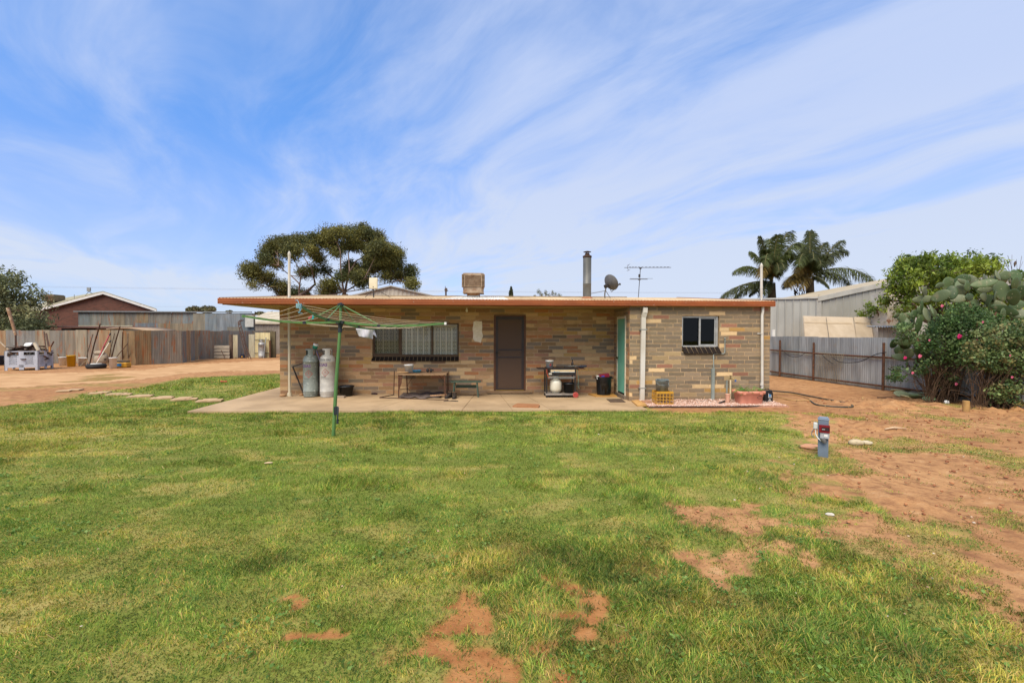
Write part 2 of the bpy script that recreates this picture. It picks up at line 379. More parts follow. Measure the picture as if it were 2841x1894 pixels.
# driveway: pale packed earth, one sheet 4 mm above the ground
mdw = M('driveway_earth', 'c39c70', 'b0885e', 1.2, .95, bump=.5, bsc=12, spots=('a87852', 5., .58, .75), spec=.1, st=(1, 1.6, 1))
top = [(-500, 1042), (0, 1036), (180, 1034), (300, 1030), (400, 1026), (520, 1011), (620, 1006), (700, 1001), (790, 997), (960, 990)]
bot = [(-500, 1100), (0, 1077), (180, 1066), (300, 1060), (400, 1050), (520, 1034), (620, 1029), (700, 1028), (790, 1026), (960, 1020)]
N = 160; vs = []
for i in range(N+1):
    t = i/N*(len(top)-1); k = min(int(t), len(top)-2); f = t-k
    a = G(top[k][0]*(1-f)+top[k+1][0]*f, top[k][1]*(1-f)+top[k+1][1]*f); c_ = G(bot[k][0]*(1-f)+bot[k+1][0]*f, bot[k][1]*(1-f)+bot[k+1][1]*f)
    wob = float(fbm(np.array([i*.8]), np.array([2.]), 4, 1.)[0]-.5)*1.2; wob2 = float(fbm(np.array([i*.9]), np.array([9.]), 4, 1.)[0]-.5)*1.0
    a = a*(1+wob/26); c_ = c_*(1+wob2/30)
    for j in range(5): q = a.lerp(c_, j/4); vs.append((q.x, q.y, -.007))
mb = MB(); mb.add(vs, [(i*5+j, (i+1)*5+j, (i+1)*5+j+1, i*5+j+1) for i in range(N) for j in range(4)], True); mb.build('driveway', mdw, kind='structure')
# patio slab
mcon, nt, b, oc = mat0('patio_concrete')
n1 = nt.noise(oc, 1.1, 5., .6); n2 = nt.noise(oc, 9., 5., .7)
c = nt.mix(nt.ramp(n1, .35, .68), C('b89c76'), C('9f8562')); c = nt.mix(nt.math('MULTIPLY', nt.ramp(n2, .5, .75), .4), c, C('8f7860'))
s2 = nt.new('ShaderNodeSeparateXYZ', i={0: oc}); n4 = nt.noise(oc, .8, 3.)
nt.l.new(c, b.inputs['Base Color']); b.inputs['Roughness'].default_value = .85
bp = nt.new('ShaderNodeBump', i={'Strength': .25, 'Distance': .006, 'Height': n2}); nt.l.new(bp.outputs[0], b.inputs['Normal'])
mb = MB(); x0 = G(600, 1123).x; jx = [x0]+[G(u, v, SZ).x for u, v in ((1040, 1134), (1284, 1132), (1420, 1130), (1523, 1130))]+[XS+.05]
y0 = G(1000, 1138, SZ).y
# joints run slightly askew, as cut by hand
skew = [0, .75, .2, -.25, -.45, 0]
for i in range(5):
    g = .006
    mb.prism([(jx[i]+g*(i > 0), y0, -.08), (jx[i+1]-g*(i < 4), y0, -.08), (jx[i+1]+skew[i+1]-g*(i < 4), 17., -.08) if 0 else (jx[i+1]+skew[i+1]-g*(i < 4), Yb+.1, -.08), (jx[i]+skew[i]+g*(i > 0), Yb+.1, -.08)], (0, 0, .08+SZ))
mb.prism([(x0, Yb+.1, -.08), (XL+.05, Yb+.1, -.08), (XL+.05, 16, -.08), (x0, 16, -.08)], (0, 0, .08+SZ-.001))
mb.box((x0+.02, y0+.02, -.1), (XS, Yb, SZ-.012))
mb.build('patio', mcon, kind='structure')
# ================================================================ grass
def blades(P, h, wd, cols, lean=.9, seg2=True, dirn=0.):
    n = len(P); a = dirn+rng.normal(size=n)*1.1; dx, dy = np.cos(a), np.sin(a)
    h = h*(1+.35*rng.normal(size=n)).clip(.35, 2); l = (lean*(.25+.85*rng.random(n)))
    px_, py_ = -dy, dx; wv = wd*(.7+.6*rng.random(n))/2
    # width direction random but mostly facing viewer
    b2 = rng.random(n)*.9-.45+np.arctan2(P[:, 1], P[:, 0])+np.pi/2; wx, wy = np.cos(b2)*wv, np.sin(b2)*wv
    base = np.stack([P[:, 0], P[:, 1], P[:, 2]], -1); W_ = np.stack([wx, wy, 0*wx], -1)
    mid = base+np.stack([dx*h*l*.35, dy*h*l*.35, h*.62], -1); tip = base+np.stack([dx*h*l*1.15, dy*h*l*1.15, h*(1.05-.45*l).clip(.25)], -1)
    if seg2:
        vs = np.stack([base-W_, base+W_, mid+W_*.8, mid-W_*.8, tip], 1).reshape(-1, 3); o = np.arange(n)[:, None]*5
        fs = np.concatenate([o+[[0, 1, 2]], o+[[0, 2, 3]], o+[[3, 2, 4]]], 1).reshape(-1, 3); cc = np.repeat(cols, 5, axis=0)
        sh = np.tile(np.array([.75, .75, .95, .95, 1.1]), n)[:, None]*0+1
        return vs, fs, cc*sh
    vs = np.stack([base-W_, base+W_, tip], 1).reshape(-1, 3); fs = np.arange(3*n).reshape(n, 3); return vs, fs, np.repeat(cols, 3, axis=0)
PAVS = [(178, 1085), (208, 1082), (268, 1092), (286, 1090), (318, 1095), (332, 1093), (345, 1095), (376, 1101), (391, 1099), (404, 1100), (440, 1105), (455, 1102.5), (461, 1105), (498, 1109), (512, 1106), (528, 1107.5), (566, 1113), (582, 1110), (598, 1112)]
PAV = [(G(u, v).x, G(u, v).y) for u, v in PAVS]
def zone(n, d0, d1, side, h, wd, lean, seg2, f0=0., f1=0.):
    d = np.sqrt(rng.random(n)*(d1*d1-d0*d0)+d0*d0)
    if f0: d = d[rng.random(len(d)) < np.clip((d-d0)/f0, 0, 1)]
    if f1: d = d[rng.random(len(d)) < np.clip((d1-d)/f1, 0, 1)]
    n = len(d); u = (rng.random(n)*2-1)*side
    # camera-depth wedge in world axes
    s_, c_ = math.sin(R(2.5)), math.cos(R(2.5)); x = d*u*c_+d*s_; y = -d*u*s_+d*c_
    m = lawnmask(x, y); keep = (m > rng.random(n)*.95+.02) & ~((y > y0-.015) & (x > x0-.02) & (x < 7.7)) & ~((x > 3.3) & (y > 10.25) & (x < 7.7))
    x, y, m = x[keep], y[keep], m[keep]; dr = drymask(x, y)
    kp_ = np.ones(len(x), bool)
    for (a_, b_) in PAV: kp_ &= (x-a_)**2+(y-b_)**2 > .075
    u_, v_, _q = proj(x, y); kp_ &= ~((m < .6) & (u_ < 900) & (y > 11)); x, y, m, dr = x[kp_], y[kp_], m[kp_], dr[kp_]
    k = len(x); tall = 1+.9*np.clip((fbm(x, y, 3, 1.1, 33.)-.60)*7, 0, 1)
    z = (fbm(x, y, 3, .5, 5.)-.5)*.05-.012; z = np.where((x > -7.8) & (x < 7.6) & (y > 9.7), np.minimum(z, 0)-.004, z)
    g1 = np.array([C('728a2c')[:3], C('869838')[:3], C('5e7a26')[:3], C('9aa24a')[:3], C('4e6c26')[:3]]); cc = g1[rng.integers(0, 5, k)]
    cool = np.clip((fbm(x, y*2.2, 5, .9, 61.)-.45)*5, 0, 1)[:, None]; cc = cc*(1-cool*.4)+np.array(C('44682a')[:3])*cool*.4
    yl = (rng.random(k) < dr*.62+.10)[:, None]; yc = np.array([C('b0a448')[:3], C('a09638')[:3], C('b89e58')[:3]])[rng.integers(0, 3, k)]
    br = (rng.random(k) < .05+.55*np.clip((.95-m)*1.6, 0, 1))[:, None]; cc = np.where(yl, yc, cc); cc = np.where(br, np.array([C('8e7446')[:3], C('7c7434')[:3], C('a08650')[:3]])[rng.integers(0, 3, k)], cc)
    clump = fbm(x, y*1.25, 4, 4.6, 15.); cc = cc*np.clip(.50+1.05*(clump-.18)*1.45, .5, 1.3)[:, None]
    cc = cc*(.8+.5*rng.random((k, 1)))
    hh = h*tall*(.45+.55*m)*np.clip(.55+.95*clump, .6, 1.5)
    return blades(np.stack([x, y, z], -1), hh, wd, cc, lean, seg2, fbm(x, y, 3, 2.6, 88.)*19)
mgr = M_attr('grass_blades', .6, 3., .12, trans=.35, spec=.25)
parts = [zone(520000, 1.5, 5., 1.45, .027, .0042, 1.5, True, 0, 1.6), zone(560000, 3.4, 8.2, 1.3, .033, .0074, 1.15, False, 1.6, 2.), zone(400000, 6.2, 12., 1.25, .036, .0115, 1.05, False, 2., 1.5), zone(130000, 10.5, 20., 1.2, .040, .020, 1., False, 1.5)]
o = 0; VV = []; FF = []; CC = []
for v_, f_, c_ in parts: VV.append(v_); FF.append(f_+o); CC.append(c_); o += len(v_)
np_mesh('lawn_grass', np.concatenate(VV), np.concatenate(FF), mgr, np.concatenate(CC), kind='stuff', label='patchy mown green and straw lawn in front of the brick house', cat='grass')
# broad-leaf weeds in the near lawn
n = 1500; d = 1.9+5*rng.random(n)**1.2; u = (rng.random(n)*2-1)*1.2; x = d*u; y = d; k = (lawnmask(x, y) > .2) & (fbm(x, y, 3, .8, 3.) > .5); x, y = x[k], y[k]
pp = []
for a, b_ in zip(x, y):
    q = rng.integers(5, 12); pp.append(np.stack([a+.03*rng.normal(size=q), b_+.03*rng.normal(size=q), .018+.014*rng.random(q)], -1))
pp = np.concatenate(pp); mleaf = M_attr('leaf', .55, 4., .15, trans=.35, spec=.35)
wd_ = leaves('weeds', pp, .020, .017, mleaf, colvar(len(pp), ['6c8a3a', '7c9648', '56742c']), None, flat=.8); tag(wd_, 'small broad leaf weeds among the near grass', 'weeds', kind='stuff')
# dry clippings, straws and twigs scattered on ground
n = 3000; d = np.sqrt(rng.random(n)*(12**2-4)+4); u = (rng.random(n)*2-1)*1.15; x = d*u+d*.04; y = d
k = ~((y > y0-.1) & (x > x0-.1) & (x < 7.5)); x, y = x[k], y[k]; k = (lawnmask(x, y) < .35) | (rng.random(len(x)) < .12); x, y = x[k], y[k]; n = len(x)
a = rng.random(n)*6.28; L = .012+.028*rng.random(n)**3; wdt = .0010+.0004*y; ex = np.stack([np.cos(a)*L, np.sin(a)*L, .01*rng.normal(size=n)], -1); ey = np.stack([-np.sin(a)*wdt, np.cos(a)*wdt, 0*a], -1)
c0 = np.stack([x, y, .012+.02*rng.random(n)+.02*(lawnmask(x, y) > .3)], -1)
vs = np.stack([c0-ex-ey, c0+ex-ey, c0+ex*1.1+ey, c0-ex+ey], 1).reshape(-1, 3)
np_mesh('straw_litter', vs, np.arange(4*n).reshape(n, 4), M_attr('straw', .9, 3., .1), colvar(n, ['9a7e4c', '7c5e38', 'a8925f', '5d4630']), kind='stuff', label='loose straws and dry clippings scattered over soil and lawn', cat='litter')
# pebbles and clods
mst = M_attr('stone', .9, 30., .2, bump=.5, bsc=60.)
mb = MB()
for i in range(900):
    if i < 200: d = 2.5+8*random.random(); u = random.uniform(-.9, 1.1); pale = 1
    else: d = 4+7.5*random.random(); u = random.uniform(.35, 1.2); pale = 0
    x, y = d*u+d*.04, d
    if (y > 10 and -7.5 < x < 7.6) or (pale == 0 and float(lawnmask(np.array([x]), np.array([y]))[0]) > .3): continue
    if pale and random.random() < .88 and u < .45: continue
    s_ = random.uniform(.004, .011)*(1 if pale else 1.7)*(1+.04*d); mb.col = C(random.choice(['c0a484', 'c2b49e', 'ac8c6c'])) if pale else C(random.choice(['9a6644', '845236', 'ad7850']))
    mb.ell((x, y, s_*.4+.002), (s_*random.uniform(.7, 1.5), s_*random.uniform(.7, 1.2), s_*random.uniform(.4, .8)), Matrix.Rotation(random.random()*3, 3, 'Z'), 6, 4)
mb.build('pebbles', mst, kind='stuff', label='small pale stones and clods strewn over the bare earth', cat='stones')
# ================================================================ brick house
def brick_extra(nt, oc, c):
    n1 = nt.noise(oc, 16., 5., .7); c = nt.mix(nt.math('MULTIPLY', nt.ramp(n1, .60, .70), .7), c, C('a68a66'))   # smeared mortar
    n2 = nt.noise(oc, 2.2, 4., .6); c = nt.mix(nt.math('MULTIPLY', nt.ramp(n2, .55, .78), .3), c, C('6e5a44'))
    sp = nt.new('ShaderNodeSeparateXYZ', i={0: oc}).outputs[2]
    foot = nt.math('MULTIPLY', nt.ramp(nt.math('ADD', sp, nt.math('MULTIPLY', n2, .5)), .52, .2), .45)
    return nt.mix(foot, c, C('a37b54'))      # splashed earth stain along the foot of the wall
mbrick = M_attr('brick_face', .9, 45., .16, bump=.35, bsc=90, extra=brick_extra, spec=.15)
mmort = M('mortar', 'bfa37e', 'a38762', 7., .95, bump=.4, spec=.1)
PL = (['b59068']*7+['a0805a']*6+['ae7850']*3+['8a7a66']*5+['c4a376']*4+['a87c60']*3+['b49058']*2+['927256']*3+['82725c']*2)
PR = (['82735c']*7+['776a58']*6+['8c7a62']*6+['d2b384']*2+['a08964']*2+['946a54']+['a8844e']*1)
H = T('brick_house', 'long low house of mixed brown and grey bricks with rust coloured gutter', 'house', ((XL+XR)/2, 17, 0))
def cells(x0, x1, z0, z1, ops):
    xs = sorted({x0, x1, *[max(x0, min(x1, q)) for o in ops for q in o[:2]]}); zs = sorted({z0, z1, *[max(z0, min(z1, q)) for o in ops for q in o[2:]]})
    for a, b in zip(xs, xs[1:]):
        for c, d in zip(zs, zs[1:]):
            if not any(o[0] < (a+b)/2 < o[1] and o[2] < (c+d)/2 < o[3] for o in ops): yield a, b, c, d
def brickwall(name, org, ud, nd, L, z0, z1, ops, pal, th=.2, off=0., skip_mortar=False):
    org = V(org); ud = V(ud); nd = V(nd); mm = MB(); mb = MB()
    if not skip_mortar:
        for a, b, c, d in cells(0, L, 0., z1, ops):
            p = org+ud*a; q = org+ud*b-nd*th; mm.box((p.x, p.y, c), (q.x, q.y, d))
        back = mm.build(name, mmort, H)
    rows = int(round((z1-z0)/.1)); rr = random.Random(hash(name) % 1000 if 0 else len(name)*7+3)
    for r in range(rows):
        za = z0+r*.1+.0085; zb = z0+r*.1+.0915; x = -.4*(r % 2)*.5-off-rr.choice([0, 0, .1])
        while x < L:
            a = max(x+.0075, .0); b = min(x+.3925, L); x += .4
            if b-a < .03: continue
            segs = [(a, b)]
            for o in ops:
                if o[2] < (za+zb)/2 < o[3]:
                    ns = []
                    for s0, s1 in segs:
                        if s1 <= o[0] or s0 >= o[1]: ns.append((s0, s1))
                        else:
                            if o[0]-s0 > .03: ns.append((s0, o[0]-.004))
                            if s1-o[1] > .03: ns.append((o[1]+.004, s1))
                    segs = ns
            mb.col = C(rr.choice(pal)); k = rr.uniform(.85, 1.12); mb.col = tuple(q*k for q in mb.col[:3])+(1,)
            for s0, s1 in segs:
                zt = min(zb, z1-.002); j = lambda: rr.uniform(-.0025, .0025); e = .003+rr.uniform(-.0015, .002)
                P = [org+ud*(s0+j())+V((0, 0, za+j())), org+ud*(s1+j())+V((0, 0, za+j())), org+ud*(s1+j())+V((0, 0, zt+j())), org+ud*(s0+j())+V((0, 0, zt+j()))]
                mb.add([p+nd*-.01 for p in P]+[p+nd*e for p in P], [(0, 3, 2, 1), (4, 5, 6, 7), (0, 1, 5, 4), (1, 2, 6, 5), (2, 3, 7, 6), (3, 0, 4, 7)])
    return mb.build('bricks' if name == 'x' else 'brick_facing', mbrick, back if not skip_mortar else H)
wl = lambda u, v, Y=Yb: W(u, v, Y)
# left window opening, door opening
wx0, wx1 = wl(1033, 940).x, wl(1273, 940).x; wz0, wz1 = .93, 1.975
dx0, dx1 = wl(1370, 950).x, wl(1459, 950).x; dz1 = wl(1415, 874).z; dz0 = wl(1415, 1083).z
TOP = 2.36
brickwall('wall', (XL, Yb, 0), (1, 0, 0), (0, -1, 0), XS-XL, .04, TOP, [(wx0-XL, wx1-XL, wz0, wz1), (dx0-XL, dx1-XL, .0, dz1)], PL)
brickwall('wall', (XL-.003, 21.5, 0), (0, -1, 0), (-1, 0, 0), 21.5-Yb-.003, .04, TOP, [], PL)
rx0, rx1 = W(1892, 920, Yf).x, W(1996, 920, Yf).x; rz0 = W(1945, 975, Yf).z; rz1 = W(1945, 876, Yf).z
brickwall('wall', (XS, Yf, 0), (1, 0, 0), (0, -1, 0), XR-XS, .04, TOP+.02, [(rx0-XS, rx1-XS, rz0, rz1)], PR, off=.13)
brickwall('wall', (XR+.003, Yf+.003, 0), (0, 1, 0), (1, 0, 0), 10, .04, TOP, [], PR)
dya, dyb = Yf+.30, Yf+1.10           # green door in the recess side wall
brickwall('wall', (XS-.003, Yb-.002, 0), (0, -1, 0), (-1, 0, 0), Yb-Yf-.004, .04, TOP, [(Yb-dyb, Yb-dya, .0, 2.12)], PR+PL)
mb = MB(); mb.box((XL+.05, 21.3, 0), (XR-.05, 21.5, TOP)); mb.build('wall', mmort, H)
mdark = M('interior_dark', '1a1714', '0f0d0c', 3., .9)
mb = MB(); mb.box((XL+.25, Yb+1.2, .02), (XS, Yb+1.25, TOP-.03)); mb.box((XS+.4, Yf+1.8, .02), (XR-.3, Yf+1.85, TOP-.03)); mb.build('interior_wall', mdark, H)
# ---- roof
RX0, RX1 = W(612, 836, 11.2).x, W(2147, 845, 11.15).x; RYf = 11.15; RYr = 17.1; ze = 2.478; zr = 2.985
def roof_extra():
    m, nt, b, oc = mat0('roof_iron')
    at = nt.new('ShaderNodeAttribute', attribute_name='Col'); st = nt.noise(nt.scale(oc, (6, .5, 1)), 2., 4., .6)
    c = nt.mix(1., at.outputs['Color'], nt.mix(nt.ramp(st, .3, .7), (1, 1, 1, 1), (.72, .68, .6, 1)), 'MULTIPLY')
    n2 = nt.noise(oc, 7., 5., .7); c = nt.mix(nt.math('MULTIPLY', nt.ramp(n2, .6, .72), .6), c, C('8f6f50'))
    nt.l.new(c, b.inputs['Base Color']); b.inputs['Roughness'].default_value = .85; b.inputs['Specular IOR Level'].default_value = .15; return m
mroof = roof_extra(); mb = MB()
n = int((RX1-RX0)/.076*6); rows_ = [(RYf-.02, ze), (13.1, ze+(zr-ze)*.33), (15.1, ze+(zr-ze)*.67), (RYr, zr), (19.3, zr-.13), (21.8, zr-.32)]
vs = []
for i in range(n+1):
    x = RX0+(RX1-RX0)*i/n
    for (y, z) in rows_: vs.append((x, y, z+.011*math.sin(2*math.pi*(x-RX0)/.076)))
k = len(rows_)
ua, ub = W(1225, 830, 11.5).x, W(1412, 830, 11.5).x
for i in range(n):
    x = RX0+(RX1-RX0)*(i+.5)/n; sh = int((x-RX0)/.762); rr = random.Random(sh)
    base = C('e8e0d2') if ua < x < ub else C(rr.choice(['d6bc94', 'cdb28a', 'd0b894', 'c4aa84']))
    mb.col = base
    mb.add([vs[i*k+j] for j in range(k)]+[vs[(i+1)*k+j] for j in range(k)], [(j, k+j, k+j+1, j+1) for j in range(k-1)], True)
roof = mb.build('roof', mroof, H)
mcap = M('ridge_metal', 'a8947a', '8a7862', 4., .6, .3)
mb = MB(); mb.box((RX0, RYr-.12, zr+.008), (W(1737, 823, RYr).x, RYr+.12, zr+.028)); mb.build('ridge_cap', mcap, roof)
mb = MB(); mb.prism([(RX0-.012, RYf, ze-.13), (RX0-.012, RYr, zr-.13), (RX0-.012, 21.8, zr-.45), (RX0-.012, 21.8, zr-.28), (RX0-.012, RYr, zr+.03), (RX0-.012, RYf, ze+.02)], (.02, 0, 0)); BB = mb; mb = MB()
mb.prism([(RX1-.008, RYf, ze-.13), (RX1-.008, RYr, zr-.13), (RX1-.008, 21.8, zr-.45), (RX1-.008, 21.8, zr-.28), (RX1-.008, RYr, zr+.03), (RX1-.008, RYf, ze+.02)], (.02, 0, 0))
mor = M('rust_paint', 'a65a2c', '944e26', 1.5, .6, spots=('e8dccb', 13., .685, .70), spec=.5, st=(1, 1, 3))
mb.build('barge_board', mor, roof); BB.build('barge_board', mor, roof)
# gutter: ogee-like profile along the front
def gutter(x0, x1, name='gutter'):
    P = [(y, z-.022) for y, z in [(0, 2.372), (-.085, 2.372), (-.10, 2.382), (-.10, 2.41), (-.112, 2.425), (-.112, 2.455), (-.12, 2.468), (-.12, 2.499), (-.112, 2.499), (-.10, 2.43), (-.08, 2.385), (0, 2.385)]]
    mb = MB(); mb.prism([(x0, Y0g+y, z) for y, z in P], (x1-x0, 0, 0)); return mb
Y0g = 11.235
gt = gutter(RX0-.02, RX1+.02); gt.box((RX0-.026, Y0g-.112, 2.352), (RX0-.02, Y0g, 2.465)); gt.box((RX1+.02, Y0g-.112, 2.352), (RX1+.026, Y0g, 2.465))
gut = gt.build('gutter', mor, H)
mor2 = M('fascia_paint', 'a4602f', '8c4f28', 2., .6)
mb = MB(); mb.box((RX0+.02, Y0g, 2.33), (XS+.0, Y0g+.022, 2.456)); mb.box((XS+.0, Y0g, 2.362), (RX1-.02, Y0g+.022, 2.456)); mb.build('fascia', mor2, H)
msof = M('soffit_paint', 'a08758', '8a7348', 1.5, .8)
mb = MB(); mb.box((RX0+.03, Y0g+.022, 2.335), (XS, Yb-.002, 2.35)); mb.box((RX0+.03, Yb-.002, 2.335), (XL-.004, 21.6, 2.35)); mb.build('soffit', msof, H)
for i in range(5): mb = MB(); mb.box((RX0+1.3+i*2.2, Y0g+.03, 2.322), (RX0+1.34+i*2.2, Yb-.01, 2.334)); mb.build('soffit_batten', msof, H)
# ---- left window
mfr = M('brown_timber', '5c4326', '4c3820', 6., .55, st=(1, 1, 4), bump=.15)
WIN = MB(); y = Yb+.03
gz0, gz1 = 1.095, 1.955
for a, b in ((wx0, wx0+.05), (wx1-.045, wx1)): WIN.box((a, y, gz0-.06), (b, y+.09, gz1+.02))
d1, d2 = wl(1111, 940).x, wl(1198, 940).x
for q in (d1, d2): WIN.box((q-.022, y+.005, gz0), (q+.022, y+.08, gz1-.04))
WIN.box((wx0+.05, y, gz0-.06), (wx1-.045, y+.09, gz0)); WIN.box((wx0+.05, y, gz1-.04), (wx1-.045, y+.09, gz1+.02))
wob = WIN.build('window', mfr, H, label='wide brown framed window of three panes')
mb = MB(); mb.box((wx0+.05, y+.018, gz0), (d1-.022, y+.034, gz0+.03)); mb.box((wx0+.05, y+.018, gz1-.07), (d1-.022, y+.034, gz1-.04)); mb.box((d1-.06, y+.018, gz0+.03), (d1-.022, y+.034, gz1-.07)); mb.build('sash', mfr, wob)
def glass(name='glass', tintc=(.86, .9, .88, 1), rf=.08):
    m = bpy.data.materials.new(name); m.use_nodes = True; nt = NT(m.node_tree); nt.n.remove(nt.n['Principled BSDF'])
    out = nt.n['Material Output']; tr = nt.new('ShaderNodeBsdfTransparent', i={0: tintc}); gl = nt.new('ShaderNodeBsdfGlossy', i={0: (1, 1, 1, 1), 'Roughness': .02})
    fr = nt.new('ShaderNodeFresnel', i={0: 1.5}); mx = nt.new('ShaderNodeMixShader'); nt.l.new(nt.math('MULTIPLY', fr.outputs[0], .45), mx.inputs[0])
    nt.l.new(tr.outputs[0], mx.inputs[1]); nt.l.new(gl.outputs[0], mx.inputs[2]); nt.l.new(mx.outputs[0], out.inputs[0]); return m
mgl = glass('glass', (.96, .95, .92, 1)); mglb = glass('screened_glass', (.78, .76, .71, 1))
for (a, b, mm) in ((wx0+.05, d1-.02, mglb), (d1+.02, d2-.02, mgl), (d2+.02, wx1-.045, mgl)):
    mb = MB(); mb.box((a, y+.045, gz0), (b, y+.05, gz1-.04)); mb.build('pane', mm, wob)
# lace curtain: folded sheet, woven pattern in the material
m, nt, b, oc = mat0('lace'); at = nt.new('ShaderNodeUVMap'); sp = nt.new('ShaderNodeSeparateXYZ', i={0: oc})
xx = sp.outputs[0]; zz = sp.outputs[2]
def tri(v, per, ph=0.): return nt.math('ABSOLUTE', nt.math('SUBTRACT', nt.math('FRACT', nt.math('MULTIPLY_ADD', v, 1/per, ph)), .5))
band = nt.ramp(tri(xx, .155), .34, .40)
vx = nt.new('ShaderNodeCombineXYZ', i={0: nt.math('MULTIPLY', tri(xx, .155), 5.), 1: nt.math('MULTIPLY', tri(zz, .20), 6.4), 2: 0.})
vor = nt.new('ShaderNodeTexVoronoi', feature='DISTANCE_TO_EDGE', i={'Scale': 2.3}); nt.l.new(vx.outputs[0], vor.inputs['Vector'])
cir = nt.ramp(nt.math('ABSOLUTE', nt.math('SUBTRACT', nt.math('SQRT', nt.math('ADD', nt.math('POWER', nt.math('MULTIPLY', tri(xx, .155), 1.55*.1), 2.), nt.math('POWER', nt.math('MULTIPLY', tri(zz, .11), .11*1.), 2.))), .030)), .012, .004)
leafy = nt.ramp(vor.outputs[0], .11, .05)
pat = nt.math('MAXIMUM', nt.math('MAXIMUM', band, leafy), cir, clamp=True)
c = nt.mix(pat, C('5c594e'), C('f0ede0')); nt.l.new(c, b.inputs['Base Color']); b.inputs['Roughness'].default_value = .95
mlace = m
mb = MB(); n = 240; vs = []
for i in range(n+1):
    x = wx0+.03+(wx1-wx0-.06)*i/n; yy = y+.115+.012*math.sin(i*.55)+.01*math.sin(i*.21+1)
    vs += [(x, yy, gz0-.05), (x, yy+.004, gz1+.01)]
mb.add(vs, [(2*i, 2*i+2, 2*i+3, 2*i+1) for i in range(n)], True); mb.build('curtain', mlace, wob, label='white patterned lace curtain')
mbl = M('blind_cream', 'c8b890', 'bba980', 3., .8)
for a, b in ((d1+.02, d2-.02), (d2+.02, wx1-.045)):
    mb = MB(); mb.box((a, y+.075, gz1-.125), (b, y+.082, gz1-.03)); mb.build('roller_blind', mbl, wob)
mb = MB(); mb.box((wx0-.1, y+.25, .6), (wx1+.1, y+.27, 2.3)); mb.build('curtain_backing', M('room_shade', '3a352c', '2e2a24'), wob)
msill = M('sill_tile', '2a211a', '1d1713', 12., .7, spec=.12); mjoint = M('sill_mortar', 'b39a74', '9a8260', 12., .9)
def sill(x0, x1, z0, z1, Y, n, shear=0., par=None):
    t = MB(); j = MB(); w_ = (x1-x0)/n
    sh = lambda x, z: x
    for i in range(n):
        a = x0+w_*i+.0045; b = x0+w_*(i+1)-.0045
        P = [(a, Y+.03, z1-.005), (a, Y-.055, z0+.02), (a, Y-.06, z0), (a, Y-.03, z0-.004), (a, Y+.03, z0+.02)]
        s_ = [V((shear*(z1-z0) if q[2] < (z0+z1)/2 else 0, 0, 0)) for q in P]
        t.prism([V(q)+d for q, d in zip(P, s_)], (b-a, 0, 0))
    P = [(x0+.004, Y+.028, z1-.012), (x0+.004, Y-.046, z0+.016), (x0+.004, Y-.05, z0+.004), (x0+.004, Y+.028, z0+.01)]
    s_ = [V((shear*(z1-z0) if q[2] < (z0+z1)/2 else 0, 0, 0)) for q in P]
    j.prism([V(q)+d for q, d in zip(P, s_)], (x1-x0-.008, 0, 0))
    o = t.build('sill', msill, par); j.build('sill_joint', mjoint, par); return o
sill(wx0-.02, wx1, .925, 1.04, Yb, 21, 0, wob)
# ---- right window
mal = M('aluminium', 'b9b8b2', 'a5a49e', 8., .4, .5)
y = Yf+.07; a0, a1 = rx0+.012, rx1-.02; b0, b1 = W(1945, 962.5, Yf+.07).z, rz1-.01
mb = MB()
for a, b in ((a0, a0+.028), (a1-.045, a1)): mb.box((a, y-.03, b0), (b, y+.05, b1))
mb.box((a0+.028, y-.03, b1-.035), (a1-.045, y+.05, b1)); mb.box((a0+.028, y-.045, b0), (a1-.045, y+.05, b0+.04))
w2 = mb.build('window', mal, H, label='small aluminium sliding window with dark glass')
mx_ = W(1941, 900, y).x; mb = MB()
mb.box((mx_-.022, y-.012, b0+.04), (mx_+.022, y+.01, b1-.035)); mb.box((mx_+.022, y-.01, b0+.04), (a1-.08, y+.008, b0+.068)); mb.box((mx_+.022, y-.01, b1-.06), (a1-.08, y+.008, b1-.035)); mb.box((a1-.08, y-.01, b0+.04), (a1-.045, y+.008, b1-.035))
mb.build('sash', mal, w2)
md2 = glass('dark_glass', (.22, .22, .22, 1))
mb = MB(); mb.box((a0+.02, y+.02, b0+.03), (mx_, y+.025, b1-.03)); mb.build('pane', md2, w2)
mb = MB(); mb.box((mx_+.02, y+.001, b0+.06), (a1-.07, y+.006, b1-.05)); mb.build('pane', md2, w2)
sill(rx0-.005, rx1-.01, W(1945, 980, Yf).z, b0+.02, Yf, 8, .28, w2)
# ---- security door
mdoor = M('door_timber', '6b4328', '55361f', 5., .5, st=(6, 6, 1), bump=.1); mdf = M('door_frame_paint', '40342e', '382c28', 6., .45)
y = Yb-.015; D = MB(); D.box((dx0+.005, y, dz0), (dx0+.05, y+.14, dz1)); D.box((dx1-.05, y, dz0), (dx1-.005, y+.14, dz1)); D.box((dx0+.05, y, dz1-.03), (dx1-.05, y+.14, dz1))
door = D.build('door', mdoor, H, label='brown security screen door in its timber jamb')
u0, u1 = dx0+.055, dx1-.055; e = .062; zt = dz1-.035; zb = dz0+.02; mb = MB(); yy = y+.02
mb.box((u0, yy, zb), (u0+e, yy+.03, zt)); mb.box((u1-e, yy, zb), (u1, yy+.03, zt)); mb.box((u0+e, yy, zt-.09), (u1-e, yy+.03, zt)); mb.box((u0+e, yy, zb), (u1-e, yy+.03, zb+.04))
zm1, zm2 = wl(1415, 970.5).z, wl(1415, 991).z
for z in (zm1, zm2): mb.box((u0+e, yy, z-.018), (u1-e, yy+.03, z+.018))
mb.build('security_frame', mdf, door)
m, nt, b, oc = mat0('diamond_grille'); sp = nt.new('ShaderNodeSeparateXYZ', i={0: oc})
